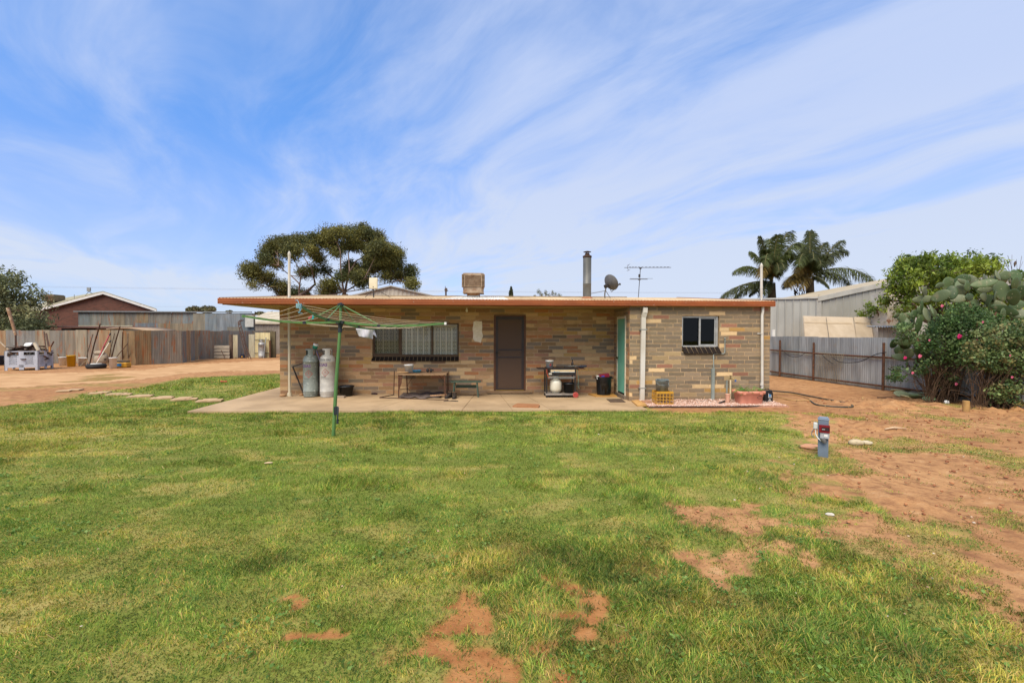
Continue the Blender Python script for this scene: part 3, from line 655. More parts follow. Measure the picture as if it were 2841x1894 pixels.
def stripe(sgn): return nt.ramp(nt.math('ABSOLUTE', nt.math('SUBTRACT', nt.math('FRACT', nt.math('DIVIDE', nt.math('ADD', nt.math('MULTIPLY', sp.outputs[0], sgn*1.9), sp.outputs[2]), .062)), .5)), .36, .42)
g = nt.math('MAXIMUM', stripe(1), stripe(-1)); c = nt.mix(g, C('35241a'), C('745638')); nt.l.new(c, b.inputs['Base Color']); b.inputs['Roughness'].default_value = .6
mb = MB(); mb.box((u0+e-.01, yy+.012, zb+.02), (u1-e+.01, yy+.018, zt-.05)); mb.build('screen', m, door)
mblk = M('black_plastic', '1c1c1c', '242424', 8., .4); mbrass = M('brass', 'b8903c', '9a7832', 8., .35, .6)
mb = MB(); hx = wl(1375.5, 978).x; hz = wl(1376, 978).z; mb.box((hx-.012, yy-.012, hz-.09), (hx+.02, yy, hz+.04)); mb.tube([(hx, yy-.01, hz), (hx, yy-.045, hz), (hx+.09, yy-.045, hz)], .009, 8); mb.build('handle', mblk, door)
mb = MB(); mb.box((u0, yy-.004, dz0+.002), (u1, yy+.03, dz0+.019)); mb.build('threshold_strip', mbrass, door)
mb = MB(); mb.box((dx0+.01, y-.01, dz1-.002), (dx1-.01, y+.02, dz1+.02)); mb.build('head_flashing', M('dull_brass', '8c7448', '7a643c', 8., .6), door)
mb = MB(); sx0, sx1 = wl(1351, 1088).x, wl(1477, 1088).x; mb.box((sx0, Yb-.10, dz0-.055), (sx1, Yb+.08, dz0-.002)); mb.build('door_step', M('step_timber', '9c7f5c', '80664a', 3., .9, st=(1, 8, 8), bump=.3), H)
mb = MB(); mb.box((dx0-.06, Yb-.03, .02), (dx1+.10, Yb, dz0-.06)); mb.build('step_base', mmort, H)
# ---- green door in the side of the recess
mgd = M('green_paint', '6fb59a', '62a58c', 1.5, .5); mwf = M('flaking_white_paint', 'd8cfb8', 'c4b89c', 5., .7, spots=('4a4038', 22., .60, .66))
X = XS-.012; mb = MB(); zb_, zt_ = .17, 2.09
mb.box((X-.012, dyb-.055, zb_-.05), (X+.1, dyb, zt_+.03)); mb.box((X-.012, dya, zb_-.05), (X+.1, dya+.05, zt_+.03)); mb.box((X-.012, dya+.05, zt_-.03), (X+.1, dyb-.055, zt_+.03))
gd = mb.build('door', mwf, H, label='pale green door in a flaking white jamb')
mb = MB(); mb.box((X+.0, dya+.055, zb_), (X+.04, dyb-.06, zt_-.035)); mb.build('door_leaf', mgd, gd)
kp = V((X-.04, dyb-.12, 1.04)); mb = MB(); mb.ell(kp, (.028, .028, .028)); mb.tube([kp, kp+V((.04, 0, 0))], .013); mb.build('door_knob', M('dark_brass', '6d5c3c', '55482f', 8., .3, .8), gd)
mb = MB(); mb.box((XS-.06, dya-.05, .03), (XS+.1, dyb+.05, zb_-.055)); mb.build('door_step', M('grey_step', '7b6c5a', '66594a', 4., .9), H)
# ---- things fixed to the house
mwp = M('white_pvc', 'cdc7ba', 'bfb7a6', 2., .45, spots=('9a8262', 4., .64, .8), st=(1, 1, .6))
# square downpipe on the projection
def pipe_box(mb, pts, w, h):
    for a, b in zip(pts, pts[1:]): mb.bar(a, b, w, h, up=(0, 1, 0))
t_ = W(1790, 853, Yf-.09); q1 = W(1789, 868, Yf-.09); q2 = W(1785, 880, Yf-.06); q3 = W(1781, 1112, Yf-.06)
mb = MB(); pipe_box(mb, [t_, q1, q2, q3], .105, .075); mb.bar(q3+V((0, 0, .0)), q3+V((-.0, -.05, -.06)), .10, .07)
dp = mb.build('downpipe', mwp, H, label='square white downpipe at the recess corner')
mgal = M('galvanised', 'a6a69e', '8c8c84', 12., .45, .5)
for v in (914, 1076):
    mb = MB(); p = W(1785-(v-914)*.02, v, Yf-.06); mb.box((p.x-.085, Yf-.10, p.z-.012), (p.x+.085, Yf-.002, p.z+.012)); mb.build('bracket', mgal, dp)
def rpipe(us, Y, r=.031):
    return MB().tube([W(u, v, Y) for u, v in us], r, 12)
mb = rpipe([(2116.5, 850), (2116.5, 864), (2114.5, 874), (2114.5, 1078)], Yf-.06, .033)
dp2 = mb.build('downpipe', mwp, H, label='round white downpipe near the right corner'); mb = MB(); p = W(2112, 925, Yf-.06); mb.box((p.x-.07, Yf-.02, p.z-.012), (p.x+.04, Yf-.001, p.z+.012)); mb.tube([p+V((0.01, 0, -.014)), p+V((.01, 0, .014))], .037, 12); mb.build('bracket', mwp, dp2); mb = MB()
p = W(2113.5, 1066, Yf-.06); mb.tube([p+V((0, 0, -.03)), p+V((0, 0, .03))], .041, 12); mb.build('pipe_joint', mwp, dp2)
mb = MB(); px_ = W(803, 1000, Yb-.33).x; Yp = Yb-.33
mb.tube([(px_, Yp, .05), (px_, Yp, 2.336)], .034, 12); mb.tube([(px_, Yp, .03), (px_, Yp, .12)], [.062, .055], 12)
dp3 = mb.build('downpipe', M('cream_pipe', 'cdbf9f', 'b8a987', 1., .5), H, label='cream round downpipe by the left corner')
# tall white vent pipes above the roof
def vent(u, v0, v1, Y, r, name='vent_pipe'):
    p = W(u, v0, Y); q = W(u, v1, Y); mb = MB(); mb.tube([p, q], r, 12); mb.tube([q-V((0, 0, .06)), q], r*1.18, 12); mb.tube([q, q+V((0, 0, .05))], [r, r*.3], 12); m1 = p.lerp(q, .38); mb.tube([m1-V((0, 0, .03)), m1+V((0, 0, .03))], r*1.12, 12)
    o = mb.build(name, mwp, H); mb = MB(); mb.lathe([(r*1.9, 0), (r*1.6, .03), (r*1.1, .08)], p+V((0, 0, -.02)), 16); mb.build('flashing', mgal, o); return o
vent(802.5, 829, 702, 12.2, .032); vent(2112.5, 836, 735, 12.2, .033)
# flue
mflue = M('flue_metal', '77756e', '63625c', 3., .5, .35, spots=('7a4426', 6., .66, .74), st=(1, 1, .7)); mrust = M('rusty_iron', '6a4630', '4c3424', 14., .8, .2, bump=.3)
p = W(1628.5, 829, 13.4); q = W(1629, 711, 13.4); r_ = .118
mb = MB(); mb.lathe([(r_, 0), (r_, .42), (r_+.003, .425), (r_+.003, .435), (r_, .44), (r_, q.z-p.z)], p, 28)
fl = mb.build('chimney', mflue, H); h = q.z-p.z
mb = MB(); mb.lathe([(r_+.002, h-.05), (r_+.012, h-.02), (r_+.012, h+.005), (r_*.6, h+.04), (r_*.55, h+.04), (r_*.55, h+.085), (0, h+.085)], p, 24); mb.lathe([(.001, h+.155), (.05, h+.145), (.115, h+.125), (.112, h+.120), (.001, h+.125)], p, 24)
for a in range(3): mb.tube([p+V((.04*math.cos(a*2.1), .04*math.sin(a*2.1), h+.08)), p+V((.04*math.cos(a*2.1), .04*math.sin(a*2.1), h+.13))], .006, 5)
mb.build('flue_cowl', M('rusty_cowl', '4d3424', '33261e', 10., .8, .2), fl)
mb = MB(); mb.lathe([(r_*1.55, -.02), (r_*1.3, .03), (r_*1.02, .06)], p, 24); mb.build('flashing', M('rust_flashing', 'a3714c', '8a5a3c', 9., .8), fl)
# light bulb, painted patch, meter conduit, tap
mb = MB(); p = W(1295, 861, 12.3); mb.ell(p, (.032, .032, .045)); mb.tube([p+V((0, 0, .03)), V((p.x, p.y, 2.335))], .02, 10); mb.build('light_bulb', M('bulb_white', 'e6dfcc', 'd8d0bc', 4., .25), H)
mb = MB(); P = [];
for (u, v) in [(1314, 892), (1320, 890), (1327, 891), (1337, 891), (1338, 905), (1337, 920), (1340, 932), (1336, 943), (1334, 951), (1326, 948), (1318, 947), (1312, 940), (1313, 925), (1311, 912), (1313, 903)]:
    p = W(u, v, Yb); P.append((p.x, Yb-.0135, p.z))
mb.prism(P, (0, .012, 0)); mb.build('paint_patch', M('patch_paint', 'efe4cc', 'e2d6ba', 14., .7, bump=.4), H, label='patch of cream paint brushed on the bricks')
mcon2 = M('grey_conduit', '8f958c', '7f857c', 4., .5)
mb = MB(); a = W(1977.5, 1112, Yf-.03); b = W(1979, 1021, Yf-.03); mb.box((a.x-.04, Yf-.05, .0), (a.x+.035, Yf-.006, b.z)); mb.box((a.x-.02, Yf-.058, .0), (a.x+.02, Yf-.05, b.z-.03))
mb.tube([W(1980, 1021, Yf-.03), W(1979.5, 984, Yf-.03), W(1983, 981, Yf-.03), W(2007, 981, Yf-.03), W(2011, 978, Yf-.03), W(2011.5, 941, Yf-.03)], .013, 8); p = W(2011, 939, Yf-.03); mb.ell(p, (.02, .03, .022))
for v in (946, 972, 992, 1018): p = W(2012 if v < 980 else 1980, v, Yf-.02); mb.cb(p, (.045, .02, .012))
mb.build('conduit', mcon2, H)
mb = MB(); P2 = W(2026, 1117, Yf-.08); x = P2.x; zt = W(2026, 1053, Yf-.08).z
mb.tube([(x, Yf-.08, 0), (x, Yf-.08, zt)], .022, 10); tp = mb.build('standpipe', M('cream_pvc', 'd6c49c', 'c4b088', 3., .5), H)
mb = MB(); mb.tube([(x, Yf-.08, zt-.02), (x, Yf-.08, zt+.09)], .017, 8); mb.tube([(x, Yf-.08, zt+.05), (x+.05, Yf-.14, zt+.03), (x+.06, Yf-.16, zt-.03)], .013, 8); mb.tube([(x-.028, Yf-.08, zt+.1), (x+.028, Yf-.08, zt+.1)], .008, 6); mb.build('tap', M('brass_tap', 'a08a5c', '7c6a48', 8., .4, .6), tp)
mb = MB(); mb.cb((x+.075, Yf-.17, zt-.015), (.035, .02, .05)); mb.build('hose_fitting', M('blue_plastic', '2f5f9c', '28507f', 5., .4), tp)
mb = MB(); mb.box((x-.075, Yf-.03, 0), (x-.045, Yf-.004, zt-.02)); mb.build('cover_strip', mcon2, tp)
# ================================================================ on and round the patio
mcar = M('char_metal', '3a3632', '2b2826', 10., .6); mwh = M('white_enamel', 'dcd8cc', 'c8c2b2', 6., .4, spots=('9c8c74', 9., .66, .76)); mgrn = M('pole_green', '577b40', '4c6f39', 4., .45)
mrod = M('rust_rod', '5a3f2e', '46342a', 14., .8); mdkpl = M('dark_grey_plastic', '2c3234', '22272a', 6., .45); mwhite = M('white_plastic', 'e2dfd6', 'd0ccc0', 6., .4)
def bucket(name, label, base, r0, r1, h, mat, group=None, handle=True, cat='bucket', rim=.008, inner=None, hmat=None, lean=0.):
    t = T(name, label, cat, base, 1e-9 if 0 else 0, group); ORG[t.name] = V((0, 0, 0)); mb = MB()
    mb.lathe([(0, .004), (r0, .0), (r1, h), (r1+rim, h), (r1+rim, h-.03), (r1+.002, h-.032)], n=28); mb.lathe([(r1-.006, h), (r0-.006, .012), (0, .012)], n=28); mb.lathe([(r1-.006, h), (r1+.001, h+.001)], n=28)
    mb.build('pail', mat, t, local=True)
    if handle:
        mb = MB(); mb.tube([(r1*math.cos(a)*1.04, -r1*.25*math.sin(a)-.01, h-.02+(.0-r1*.9*math.sin(a))*.9) for a in [i*math.pi/10 for i in range(11)]], .0035, 6); mb.build('handle', hmat or mgal, t, local=True)
    if lean: t.rotation_euler = (0, lean, 0)
    return t
# ---- two big gas cylinders
mg1 = M('grey_green_steel', '878c80', '747a70', 5., .5, .1, spots=('aeb2a4', 12., .55, .7), bump=.1); mg2 = M('worn_white_steel', 'bcb7aa', 'a9a498', 7., .5, .05, spots=('8b8278', 9., .62, .72), bump=.1)
mtxp = M('print_purple', '6d4f78', '5e4468', 5., .6); mtxk = M('print_black', '2d2a28', '222', 5., .6) if 0 else M('print_black', '2d2a28', '22201e', 5., .6); mtxr = M('print_red', 'a8463c', '983a32', 5., .6)
def cyl_text(txt, size, a0, z, r, mat, par, bold=.0, name='lettering', cen=(0, 0)):
    fn = lambda x, y: (cen[0]+(r+.0015)*math.sin(a0+x/r), cen[1]-(r+.0015)*math.cos(a0+x/r), z+y)
    return text_mb(txt, size, fn, None, 'CENTER', bold).build(name, mat, par, local=True)
def big_cyl(label, base, mat, H_=1.235, seed=0, rz=0., r=.19, group='tall gas cylinders standing by the left wall', name='gas_cylinder'):
    t = T(name, label, 'gas cylinder', base, 1e-6, group); ORG[t.name] = V((0, 0, 0)); k = H_/1.235; mb = MB()
    mb.lathe([(r*.9, .03*k), (r*.98, .08*k), (r, .12*k), (r, .14*k), (r+.003, .143*k), (r+.003, .152*k), (r, .155*k), (r, .90*k), (r+.003, .903*k), (r+.003, .915*k), (r, .92*k), (r*.98, .97*k), (r*.86, 1.03*k), (r*.6, 1.07*k), (r*.3, 1.085*k), (0, 1.09*k)], n=36); mb.build('body', mat, t, local=True)
    mb = MB(); mb.lathe([(r*.86, 0), (r*.93, 0), (r*.93, .062*k), (r*.86, .07*k)], n=32); mb.build('foot_ring', mat, t, local=True)
    mb = MB(); rc = r*.66
    for z0, z1, arcs in ((1.03, 1.075, [(0, 360)]), (1.075, 1.20, [(-12, 48), (80, 150), (190, 265)]), (1.20, 1.235, [(0, 360)])):
        for a, b in arcs:
            n_ = max(4, int((b-a)/10)); mb.lathe([(rc, z0*k), (rc, z1*k)], n=n_, a0=a-90+rz, a1=b-90+rz); mb.lathe([(rc-.006, z1*k), (rc-.006, z0*k)], n=n_, a0=a-90+rz, a1=b-90+rz)
    mb.lathe([(rc-.008, 1.235*k), (rc+.004, 1.24*k), (rc+.006, 1.232*k)], n=32); mb.build('collar', mat, t, local=True)
    mb = MB(); mb.tube([(0, 0, 1.07*k), (0, 0, 1.15*k)], .022, 10); mb.tube([(0, 0, 1.12*k), (0, -.06, 1.12*k)], .012, 8); mb.tube([(0, 0, 1.15*k), (0, 0, 1.18*k)], .03, 10); mb.build('valve', mcar, t, local=True)
    return t
b1 = G(863, 1099.5, SZ); b2 = G(909.5, 1100.5, SZ)
g1 = big_cyl('grey green gas cylinder with mottled paint, next to the black metal frame', b1, mg1)
g2 = big_cyl('dirty white gas cylinder with black and red print, behind the clothesline post', b2, mg2, H_=1.245)
for t, a0, dx in ((g1, -.55, 0), (g2, -.62, 0)):
    cyl_text('ELGAS', .105, a0+.12, .80 if t is g1 else .835, .19, mtxp, t, .004)
    rr = .19; a1 = a0+.62
    def dm(s_, rr=rr, a1=a1, zc=.60 if t is g1 else .64):
        def f(x, y): return (math.sin(a1+x/rr)*(rr+.0015), -math.cos(a1+x/rr)*(rr+.0015), zc+y)
        mb = MB(); o = [(0, s_), (s_, 0), (0, -s_), (-s_, 0)]; i = [(x*.86, y*.86) for x, y in o]
        for k in range(4):
            k2 = (k+1) % 4; pts = []
            for q in range(6): pts.append(f(o[k][0]+(o[k2][0]-o[k][0])*q/5, o[k][1]+(o[k2][1]-o[k][1])*q/5))
            for q in range(6): pts.append(f(i[k][0]+(i[k2][0]-i[k][0])*q/5, i[k][1]+(i[k2][1]-i[k][1])*q/5))
            mb.add(pts, [(q, q+1, q+7, q+6) for q in range(5)])
        mb.box(*[V((0, 0, -9)), V((.001, .001, -9.001))]) if 0 else None
        # flame
        fl = [(-.012, .012), (-.016, .03), (-.006, .026), (-.002, .048), (.007, .03), (.015, .036), (.014, .012)]
        mb.add([f(x, y) for x, y in fl], [tuple(range(len(fl)))]); return mb
    dm(.10).build('warning_diamond', mtxr, t, local=True)
    cyl_text('FLAMMABLE', .022, a1, (.60 if t is g1 else .64)-.006, .19, mtxr, t, 0)
    cyl_text('GAS', .022, a1, (.60 if t is g1 else .64)-.032, .19, mtxr, t, 0); cyl_text('2', .026, a1, (.60 if t is g1 else .64)-.062, .19, mtxr, t, 0)
cyl_text('VAPOUR WITHDRAWAL', .026, -.05, .89, .19, mtxk, g1); cyl_text('PROPANE ONLY', .024, -.25, .475, .19, mtxk, g1)
cyl_text('PROPANE ONLY', .046, -.15, 1.0-.03, .19, mtxk, g2, .0008); cyl_text('VAPOUR WITHDRAWAL', .034, -.12, .925, .19, mtxk, g2, .0008); cyl_text('131', .052, -.48, .525, .19, mtxk, g2, .001); cyl_text('161', .052, -.10, .525, .19, mtxk, g2, .001); cyl_text('PROPERTY OF THE SUPPLIER', .019, -.15, .485, .19, mtxk, g2)
# paint pot with brush on the first cylinder
c_ = b1+V((.10, 0, 1.245)); t = T('paint_pot', 'teal topped paint pot tipped over on the grey cylinder collar', 'pot', c_, 1e-6); ORG[t.name] = V((0, 0, 0))
mb = MB(); mb.lathe([(0, 0), (.06, 0), (.062, .08)], n=20); mb.build('pot_body', M('teal_paint', '2f9a80', '268069', 5., .5), t, local=True)
mb = MB(); mb.lathe([(.062, .08), (.066, .082), (.066, .125), (.06, .13), (.0, .125)], n=20); mb.build('rim', mwhite, t, local=True); t.rotation_euler = (.1, .35, 0)
mb = MB(); a = b1+V((.16, -.03, 1.18)); mb.bar(a, a+V((.05, -.01, -.13)), .03, .02); mb.bar(a+V((.05, -.01, -.13)), a+V((.14, .03, -.5)), .022, .012); mb.build('cable_tie_strap', M('grey_violet', '6c6680', '5c566c', 5., .6), label='violet grey strap hanging down from the paint pot between cylinders', cat='strap')
mb = MB(); mb.box((b1.x+.20, b1.y+.02, .04), (b1.x+.24, b1.y+.30, 1.0)); mb.build('dark_plank', mcar, label='dark upright board wedged between the two big cylinders', cat='board')
# angled black metal frame leaning behind the cylinder
p0 = W(842, 1007, Yb-.12); p1 = W(812, 1017, Yb-.16); p2 = W(842, 1091, Yb-.30)
mb = MB(); mb.bar(p0, p1, .025, .025); mb.bar(p1, p2, .028, .025); mb.bar(p2, p2+V((.35, .1, .02)), .025, .025); mb.bar(p0, p0+V((.35, .02, .14)), .025, .025); mb.build('metal_frame', M('black_steel', '3d352c', '2e2822', 8., .6), label='thin dark metal frame leaning on the wall beside the grey cylinder', cat='frame')
# rocks at the corner
for (u, v, s_, lb) in ((785, 1100, .07, 'broken brick lump at the foot of the left house corner'), (836, 1097, .05, 'brown stone beside the foot of the grey cylinder')):
    p = G(u, v, SZ); mb = MB(); mb.col = C('a8825c'); mb.ell(p+V((0, 0, s_*.5)), (s_*1.3, s_, s_*.6), Matrix.Rotation(.4, 3, 'Z'), 7, 5); mb.build('stone', mst, label=lb, cat='stone')
# black pot behind line post
p = G(961, 1098, SZ); bucket('plant_pot', 'empty black plastic pot right of the white cylinder', p, .14, .19, .27, mblk, handle=False, cat='pot', rim=.012)
p = G(943, 1103, SZ); mb = MB(); mb.col = C('9c8a74'); mb.prism([(p.x-.13, p.y-.05, SZ), (p.x+.12, p.y-.06, SZ), (p.x+.14, p.y+.05, SZ), (p.x-.1, p.y+.07, SZ)], (0, 0, .05)); mb.build('brick_piece', mst, label='small flat grey stone on the slab in front of the black pot', cat='stone')
# dark hand tool on the slab
p = G(1038, 1094, SZ); mb = MB(); mb.ell(p+V((0, 0, .025)), (.09, .04, .025), None, 10, 6); mb.ell(p+V((.06, -.02, .02)), (.04, .03, .02), None, 8, 5); mb.build('dark_rag', M('maroon_black', '2c1c1e', '3e2226', 20., .6), label='crumpled dark rag lying on the slab under the big window', cat='rag')
# ---- L rod
mb = MB(); a = G(1053, 1103.5, SZ)+V((0, 0, .012)); c0 = G(1092.5, 1096, SZ)+V((0, 0, .012)); tp_ = PD(1094, 1028.5, 12.15); mb.tube([a, c0], .012, 6); mb.tube([c0, tp_], .012, 6); mb.build('angle_iron_stand', mrod, label='bent rusty rod standing upright left of the work table', cat='rod')
mb = MB(); b_ = G(1244, 1110.5, SZ)+V((0, 0, .012)); mb.tube([a+V((.02, -.03, 0)), a.lerp(b_, .5)+V((0, -.01, 0)), b_], .011, 6); mb.build('long_rod', mrod, label='long thin rusty rod lying on the slab before the table', cat='rod')
mb = MB(); q = G(1248, 1113.5, SZ)+V((0, 0, .01)); mb.tube([q+V((-.15, 0, 0)), q+V((-.05, .02, .005)), q+V((0, -.02, .01)), q+V((.09, .015, .005)), q+V((.2, .0, 0))], .009, 6); mb.tube([q+V((.03, .02, .01)), q+V((.12, -.015, .012)), q+V((.2, -.02, 0))], .009, 6); mb.build('pliers', mcar, label='dark long handled pliers on the slab in front of the boots', cat='tool')
# ---- table
tz = .66; pa = PD(1103, 1040.5, 11.85); pb = PD(1240, 1038.5, 11.95); tx0, tx1 = pa.x, pb.x; ty0 = 11.85; ty1 = 12.62
t = T('work_table', 'brown topped folding table with rusty legs under the window', 'table', ((tx0+tx1)/2, (ty0+ty1)/2, SZ))
mtop = M('worn_board', '9a7c5c', '836648', 2.5, .8, spots=('6c543c', 7., .58, .7), bump=.2); mb = MB()
n = 16
for i in range(n):   # slightly sagging top
    xa = tx0+(tx1-tx0)*i/n; xb = tx0+(tx1-tx0)*(i+1)/n; za = tz-.012*math.sin(math.pi*i/n); zb2 = tz-.012*math.sin(math.pi*(i+1)/n)
    mb.add([(xa, ty0, za-.03), (xb, ty0, zb2-.03), (xb, ty1, zb2-.03), (xa, ty1, za-.03), (xa, ty0, za), (xb, ty0, zb2), (xb, ty1, zb2), (xa, ty1, za)], [(0, 3, 2, 1), (4, 5, 6, 7), (0, 1, 5, 4), (2, 3, 7, 6)]+([(0, 4, 7, 3)] if i == 0 else [])+([(1, 2, 6, 5)] if i == n-1 else []))
mb.build('tabletop', mtop, t)
for (x, y, dx, dy) in ((tx0+.04, ty0+.03, .0, 0), (tx1-.05, ty0+.03, .02, 0), (tx0+.11, ty1-.04, .02, .02), (tx1-.03, ty1-.04, 0, .02)):
    mb = MB(); mb.bar((x+dx, y+dy, SZ), (x, y, tz-.032), .028, .028)
    if x < (tx0+tx1)/2 and y < 12.2: mb.prism([(x+.014, y-.004, tz-.032), (x+.10, y-.004, tz-.032), (x+.07, y-.004, tz-.25), (x+.014, y-.004, tz-.42)], (0, .006, 0))
    mb.build('leg', mrust, t)
mb = MB(); mb.tube([(tx0+.12, ty1-.06, .25), (tx0+.34, ty1-.06, tz-.04)], .006, 6); mb.tube([(tx1-.05, ty1-.06, .28), (tx1-.32, ty1-.06, tz-.04)], .006, 6); mb.tube([(tx0+.05, ty0+.04, .26), (tx0+.14, ty1-.05, .2), (tx0+.22, ty1-.1, .14)], .008, 6); mb.build('brace', mrust, t)
def tabpt(u, f): return V((W(u, 1030, ty0+(ty1-ty0)*f).x, ty0+(ty1-ty0)*f, tz))
bucket('paint_bucket', 'white lidless bucket standing on the work table', tabpt(1134.5, .45), .098, .115, .21, mwhite, hmat=mgal)
p = tabpt(1156, .5); t = T('pet_bowl', 'bright blue oval dish on the work table', 'dish', p, 1e-6); ORG[t.name] = V((0, 0, 0)); mb = MB(); mb.lathe([(0, .0), (.10, 0), (.135, .06), (.14, .062), (.13, .066), (.09, .015), (0, .012)], n=24); mb.build('bowl', M('sky_blue_plastic', '58a7c8', '4a96b8', 6., .4), t, local=True); t.scale = (.95, .75, .95)
p = tabpt(1118, .25); mb = MB(); mb.ell(p+V((0, 0, .018)), (.16, .07, .02), None, 16, 6); mb.build('timber_offcut', M('pale_timber', 'c09a6c', 'a88458', 5., .8, st=(1, 8, 8)), label='rounded pale wood offcut on the front left of the table', cat='wood')
p = tabpt(1139, .2); mb = MB(); mb.tube([p+V((-.03, .0, .02)), p+V((.02, 0, .025)), p+V((.06, -.01, .012)), p+V((.10, 0, .01))], [.015, .018, .01, .008], 8); mb.build('work_knife', mcar, label='small dark tool in front of the blue dish', cat='tool')
p = tabpt(1191, .5); mb = MB()
for s_ in (-1, 1): mb.ell(p+V((s_*.045, 0, .05)), (.04, .035, .05), Matrix.Rotation(s_*.3, 3, 'Y'), 10, 7)
mb.tube([p+V((-.05, 0, .09)), p+V((0, .04, .11)), p+V((.05, 0, .09))], .009, 6); mb.tube([p+V((.05, 0, .06)), p+V((.11, -.01, .07)), p+V((.1, -.01, .03))], .014, 6); mb.tube([p+V((-.26, .02, .012)), p+V((-.1, .0, .015))], .008, 6); mb.build('ear_muffs', mcar, label='black ear muffs lying on the right of the table', cat='ear muffs')
# mat and rubbish under the table
mb = MB(); n = 22; vs = []; c00 = [G(1106, 1105.5, SZ), G(1222, 1104.5, SZ), G(1232, 1090, SZ), G(1122, 1089, SZ)]
for i in range(n+1):
    for j in range(9):
        s_, q = i/n, j/8; p = c00[0].lerp(c00[1], s_).lerp(c00[3].lerp(c00[2], s_), q); wv_ = .018*math.sin(i*.9+j*.4)+.014*math.sin(i*.37+j*1.1)
        vs.append((p.x, p.y-.05*math.sin(i*.6)*(1-q), SZ+.03+wv_*(1.2 if j in (0, 8) else .6)+(.05*(q > .8))))
mb.add(vs, [(i*9+j, (i+1)*9+j, (i+1)*9+j+1, i*9+j+1) for i in range(n) for j in range(8)], True); mm_ = mb.build('floor_mat', M('dusty_carpet', '6e6058', '564b44', 5., .95, bump=.4, spots=('9a8672', 9., .6, .7)), label='rumpled grey brown mat spread beneath the work table', cat='mat')
mm_.modifiers.new('s', 'SOLIDIFY').thickness = .012
mb = MB(); p = G(1222, 1103, SZ); mb.prism([(p.x-.18, p.y-.02, SZ+.055), (p.x+.14, p.y+.10, SZ+.06), (p.x+.17, p.y+.05, SZ+.05), (p.x-.12, p.y-.06, SZ+.05)], (0, 0, .02)); mb.prism([(p.x-.26, p.y-.04, SZ+.05), (p.x-.19, p.y-.0, SZ+.055), (p.x-.16, p.y-.05, SZ+.05)], (0, 0, .02)); mb.build('cardboard_scraps', M('card', 'c09770', 'a57f5a', 8., .9), label='torn cardboard scraps on the right end of the mat', cat='cardboard')
# ---- boots
mboot = M('boot_leather', '3b3129', '2c251f', 14., .7, bump=.2, spots=('6b5a48', 12., .6, .7))
def boot(label, p, rz):
    t = T('work_boot', label, 'boot', p, rz, 'pair of work boots by the table'); mb = MB()
    mb.tube([(0, .06, .03), (0, .06, .07), (0, .055, .11), (0, .062, .145)], [.048, .052, .05, .058], 12, False); mb.tube([(0, .09, .045), (0, 0, .06), (0, -.09, .045), (0, -.165, .035), (0, -.185, .03)], [.045, .054, .052, .04, .015], 12, flat=.9)
    mb.build('upper', mboot, t, local=True)
    mb = MB(); mb.prism([(x, y, 0) for x, y in ((-.045, .11), (-.05, .0), (-.055, -.1), (-.04, -.18), (0, -.2), (.04, -.18), (.055, -.1), (.05, .0), (.045, .11), (0, .125))][::-1], (0, 0, .025)); mb.build('sole', mblk, t, local=True)
    mb = MB(); mb.lathe([(.058, .14), (.064, .147), (.05, .147)], (0, .06, 0), 14); mb.build('lining', M('boot_lining', 'a4835c', '8c6c4a', 8., .9), t, local=True)
boot('left boot of the dark worn pair between table and bench', G(1246, 1103, SZ), -.35); boot('right boot of the dark worn pair, nearer the green bench', G(1261, 1104, SZ), .0)
# ---- bench
mbn = M('worn_green_paint', '4a5a48', '3d4c3e', 5., .7, spots=('c9bd9c', 12., .66, .72)); q0 = PD(1250, 1064, 12.1); q1 = PD(1334, 1062, 12.2); bz = .44
t = T('garden_bench', 'low green slatted bench with chipped paint left of the screen door', 'bench', ((q0.x+q1.x)/2, 12.25, SZ))
mb = MB(); mb.box((q0.x, 12.05, bz-.028), (q1.x, 12.20, bz)); mb.box((q0.x, 12.215, bz-.03), (q1.x, 12.36, bz-.002)); mb.build('seat', mbn, t)
for x in (q0.x+.10, q1.x-.10):
    s_ = 1 if x > q0.x+.4 else -1
    for y in (12.09, 12.34):
        mb = MB(); mb.bar((x, y, bz-.03), (x+.012*s_, y, .26), .035, .04); mb.bar((x+.012*s_, y, .262), (x+.035*s_, y-.02*(y < 12.2), SZ), .032, .04); mb.build('leg', mbn, t)
mb = MB(); mb.box((q0.x+.12, 12.33, .24), (q1.x-.12, 12.35, .32)); mb.build('stretcher', mbn, t)
# ---- barbecue
Yq = 11.95; bx0 = W(1517, 1060, Yq).x; bx1 = W(1598, 1060, Yq).x; t = T('barbecue', 'four burner gas barbecue trolley with black hotplate and one red wheel showing', 'barbecue', ((bx0+bx1)/2, 12.2, SZ))
zt = W(1560, 1021, Yq).z; mbq = M('bbq_black', '2a2826', '201e1d', 8., .45)
mb = MB(); mb.box((bx0-.0, Yq+.01, zt-.035), (bx1+.03, Yq+.50, zt)); mb.box((bx0-.01, Yq, zt-.01), (bx1+.04, Yq+.012, zt+.012)); mb.build('hotplate', M('hotplate_iron', '3e3026', '2c241e', 8., .6, .2), t)
mb = MB(); mb.box((bx0+.06, Yq, zt-.185), (bx1-.0, Yq+.45, zt-.037)); cb_ = mb.build('control_box', mbq, t)
mb = MB(); mb.box((bx0+.10, Yq-.004, zt-.105), (bx1-.035, Yq, zt-.04)); pn = mb.build('control_panel', M('panel_white', 'd8d4c4', 'cac6b6', 8., .4), cb_)
mb = MB(); mb.box((bx0+.10, Yq-.0065, zt-.072), (bx1-.035, Yq-.004, zt-.052)); mb.build('panel_stripe', M('stripe_yellow', 'd8a838', 'c89a30', 8., .4), cb_)
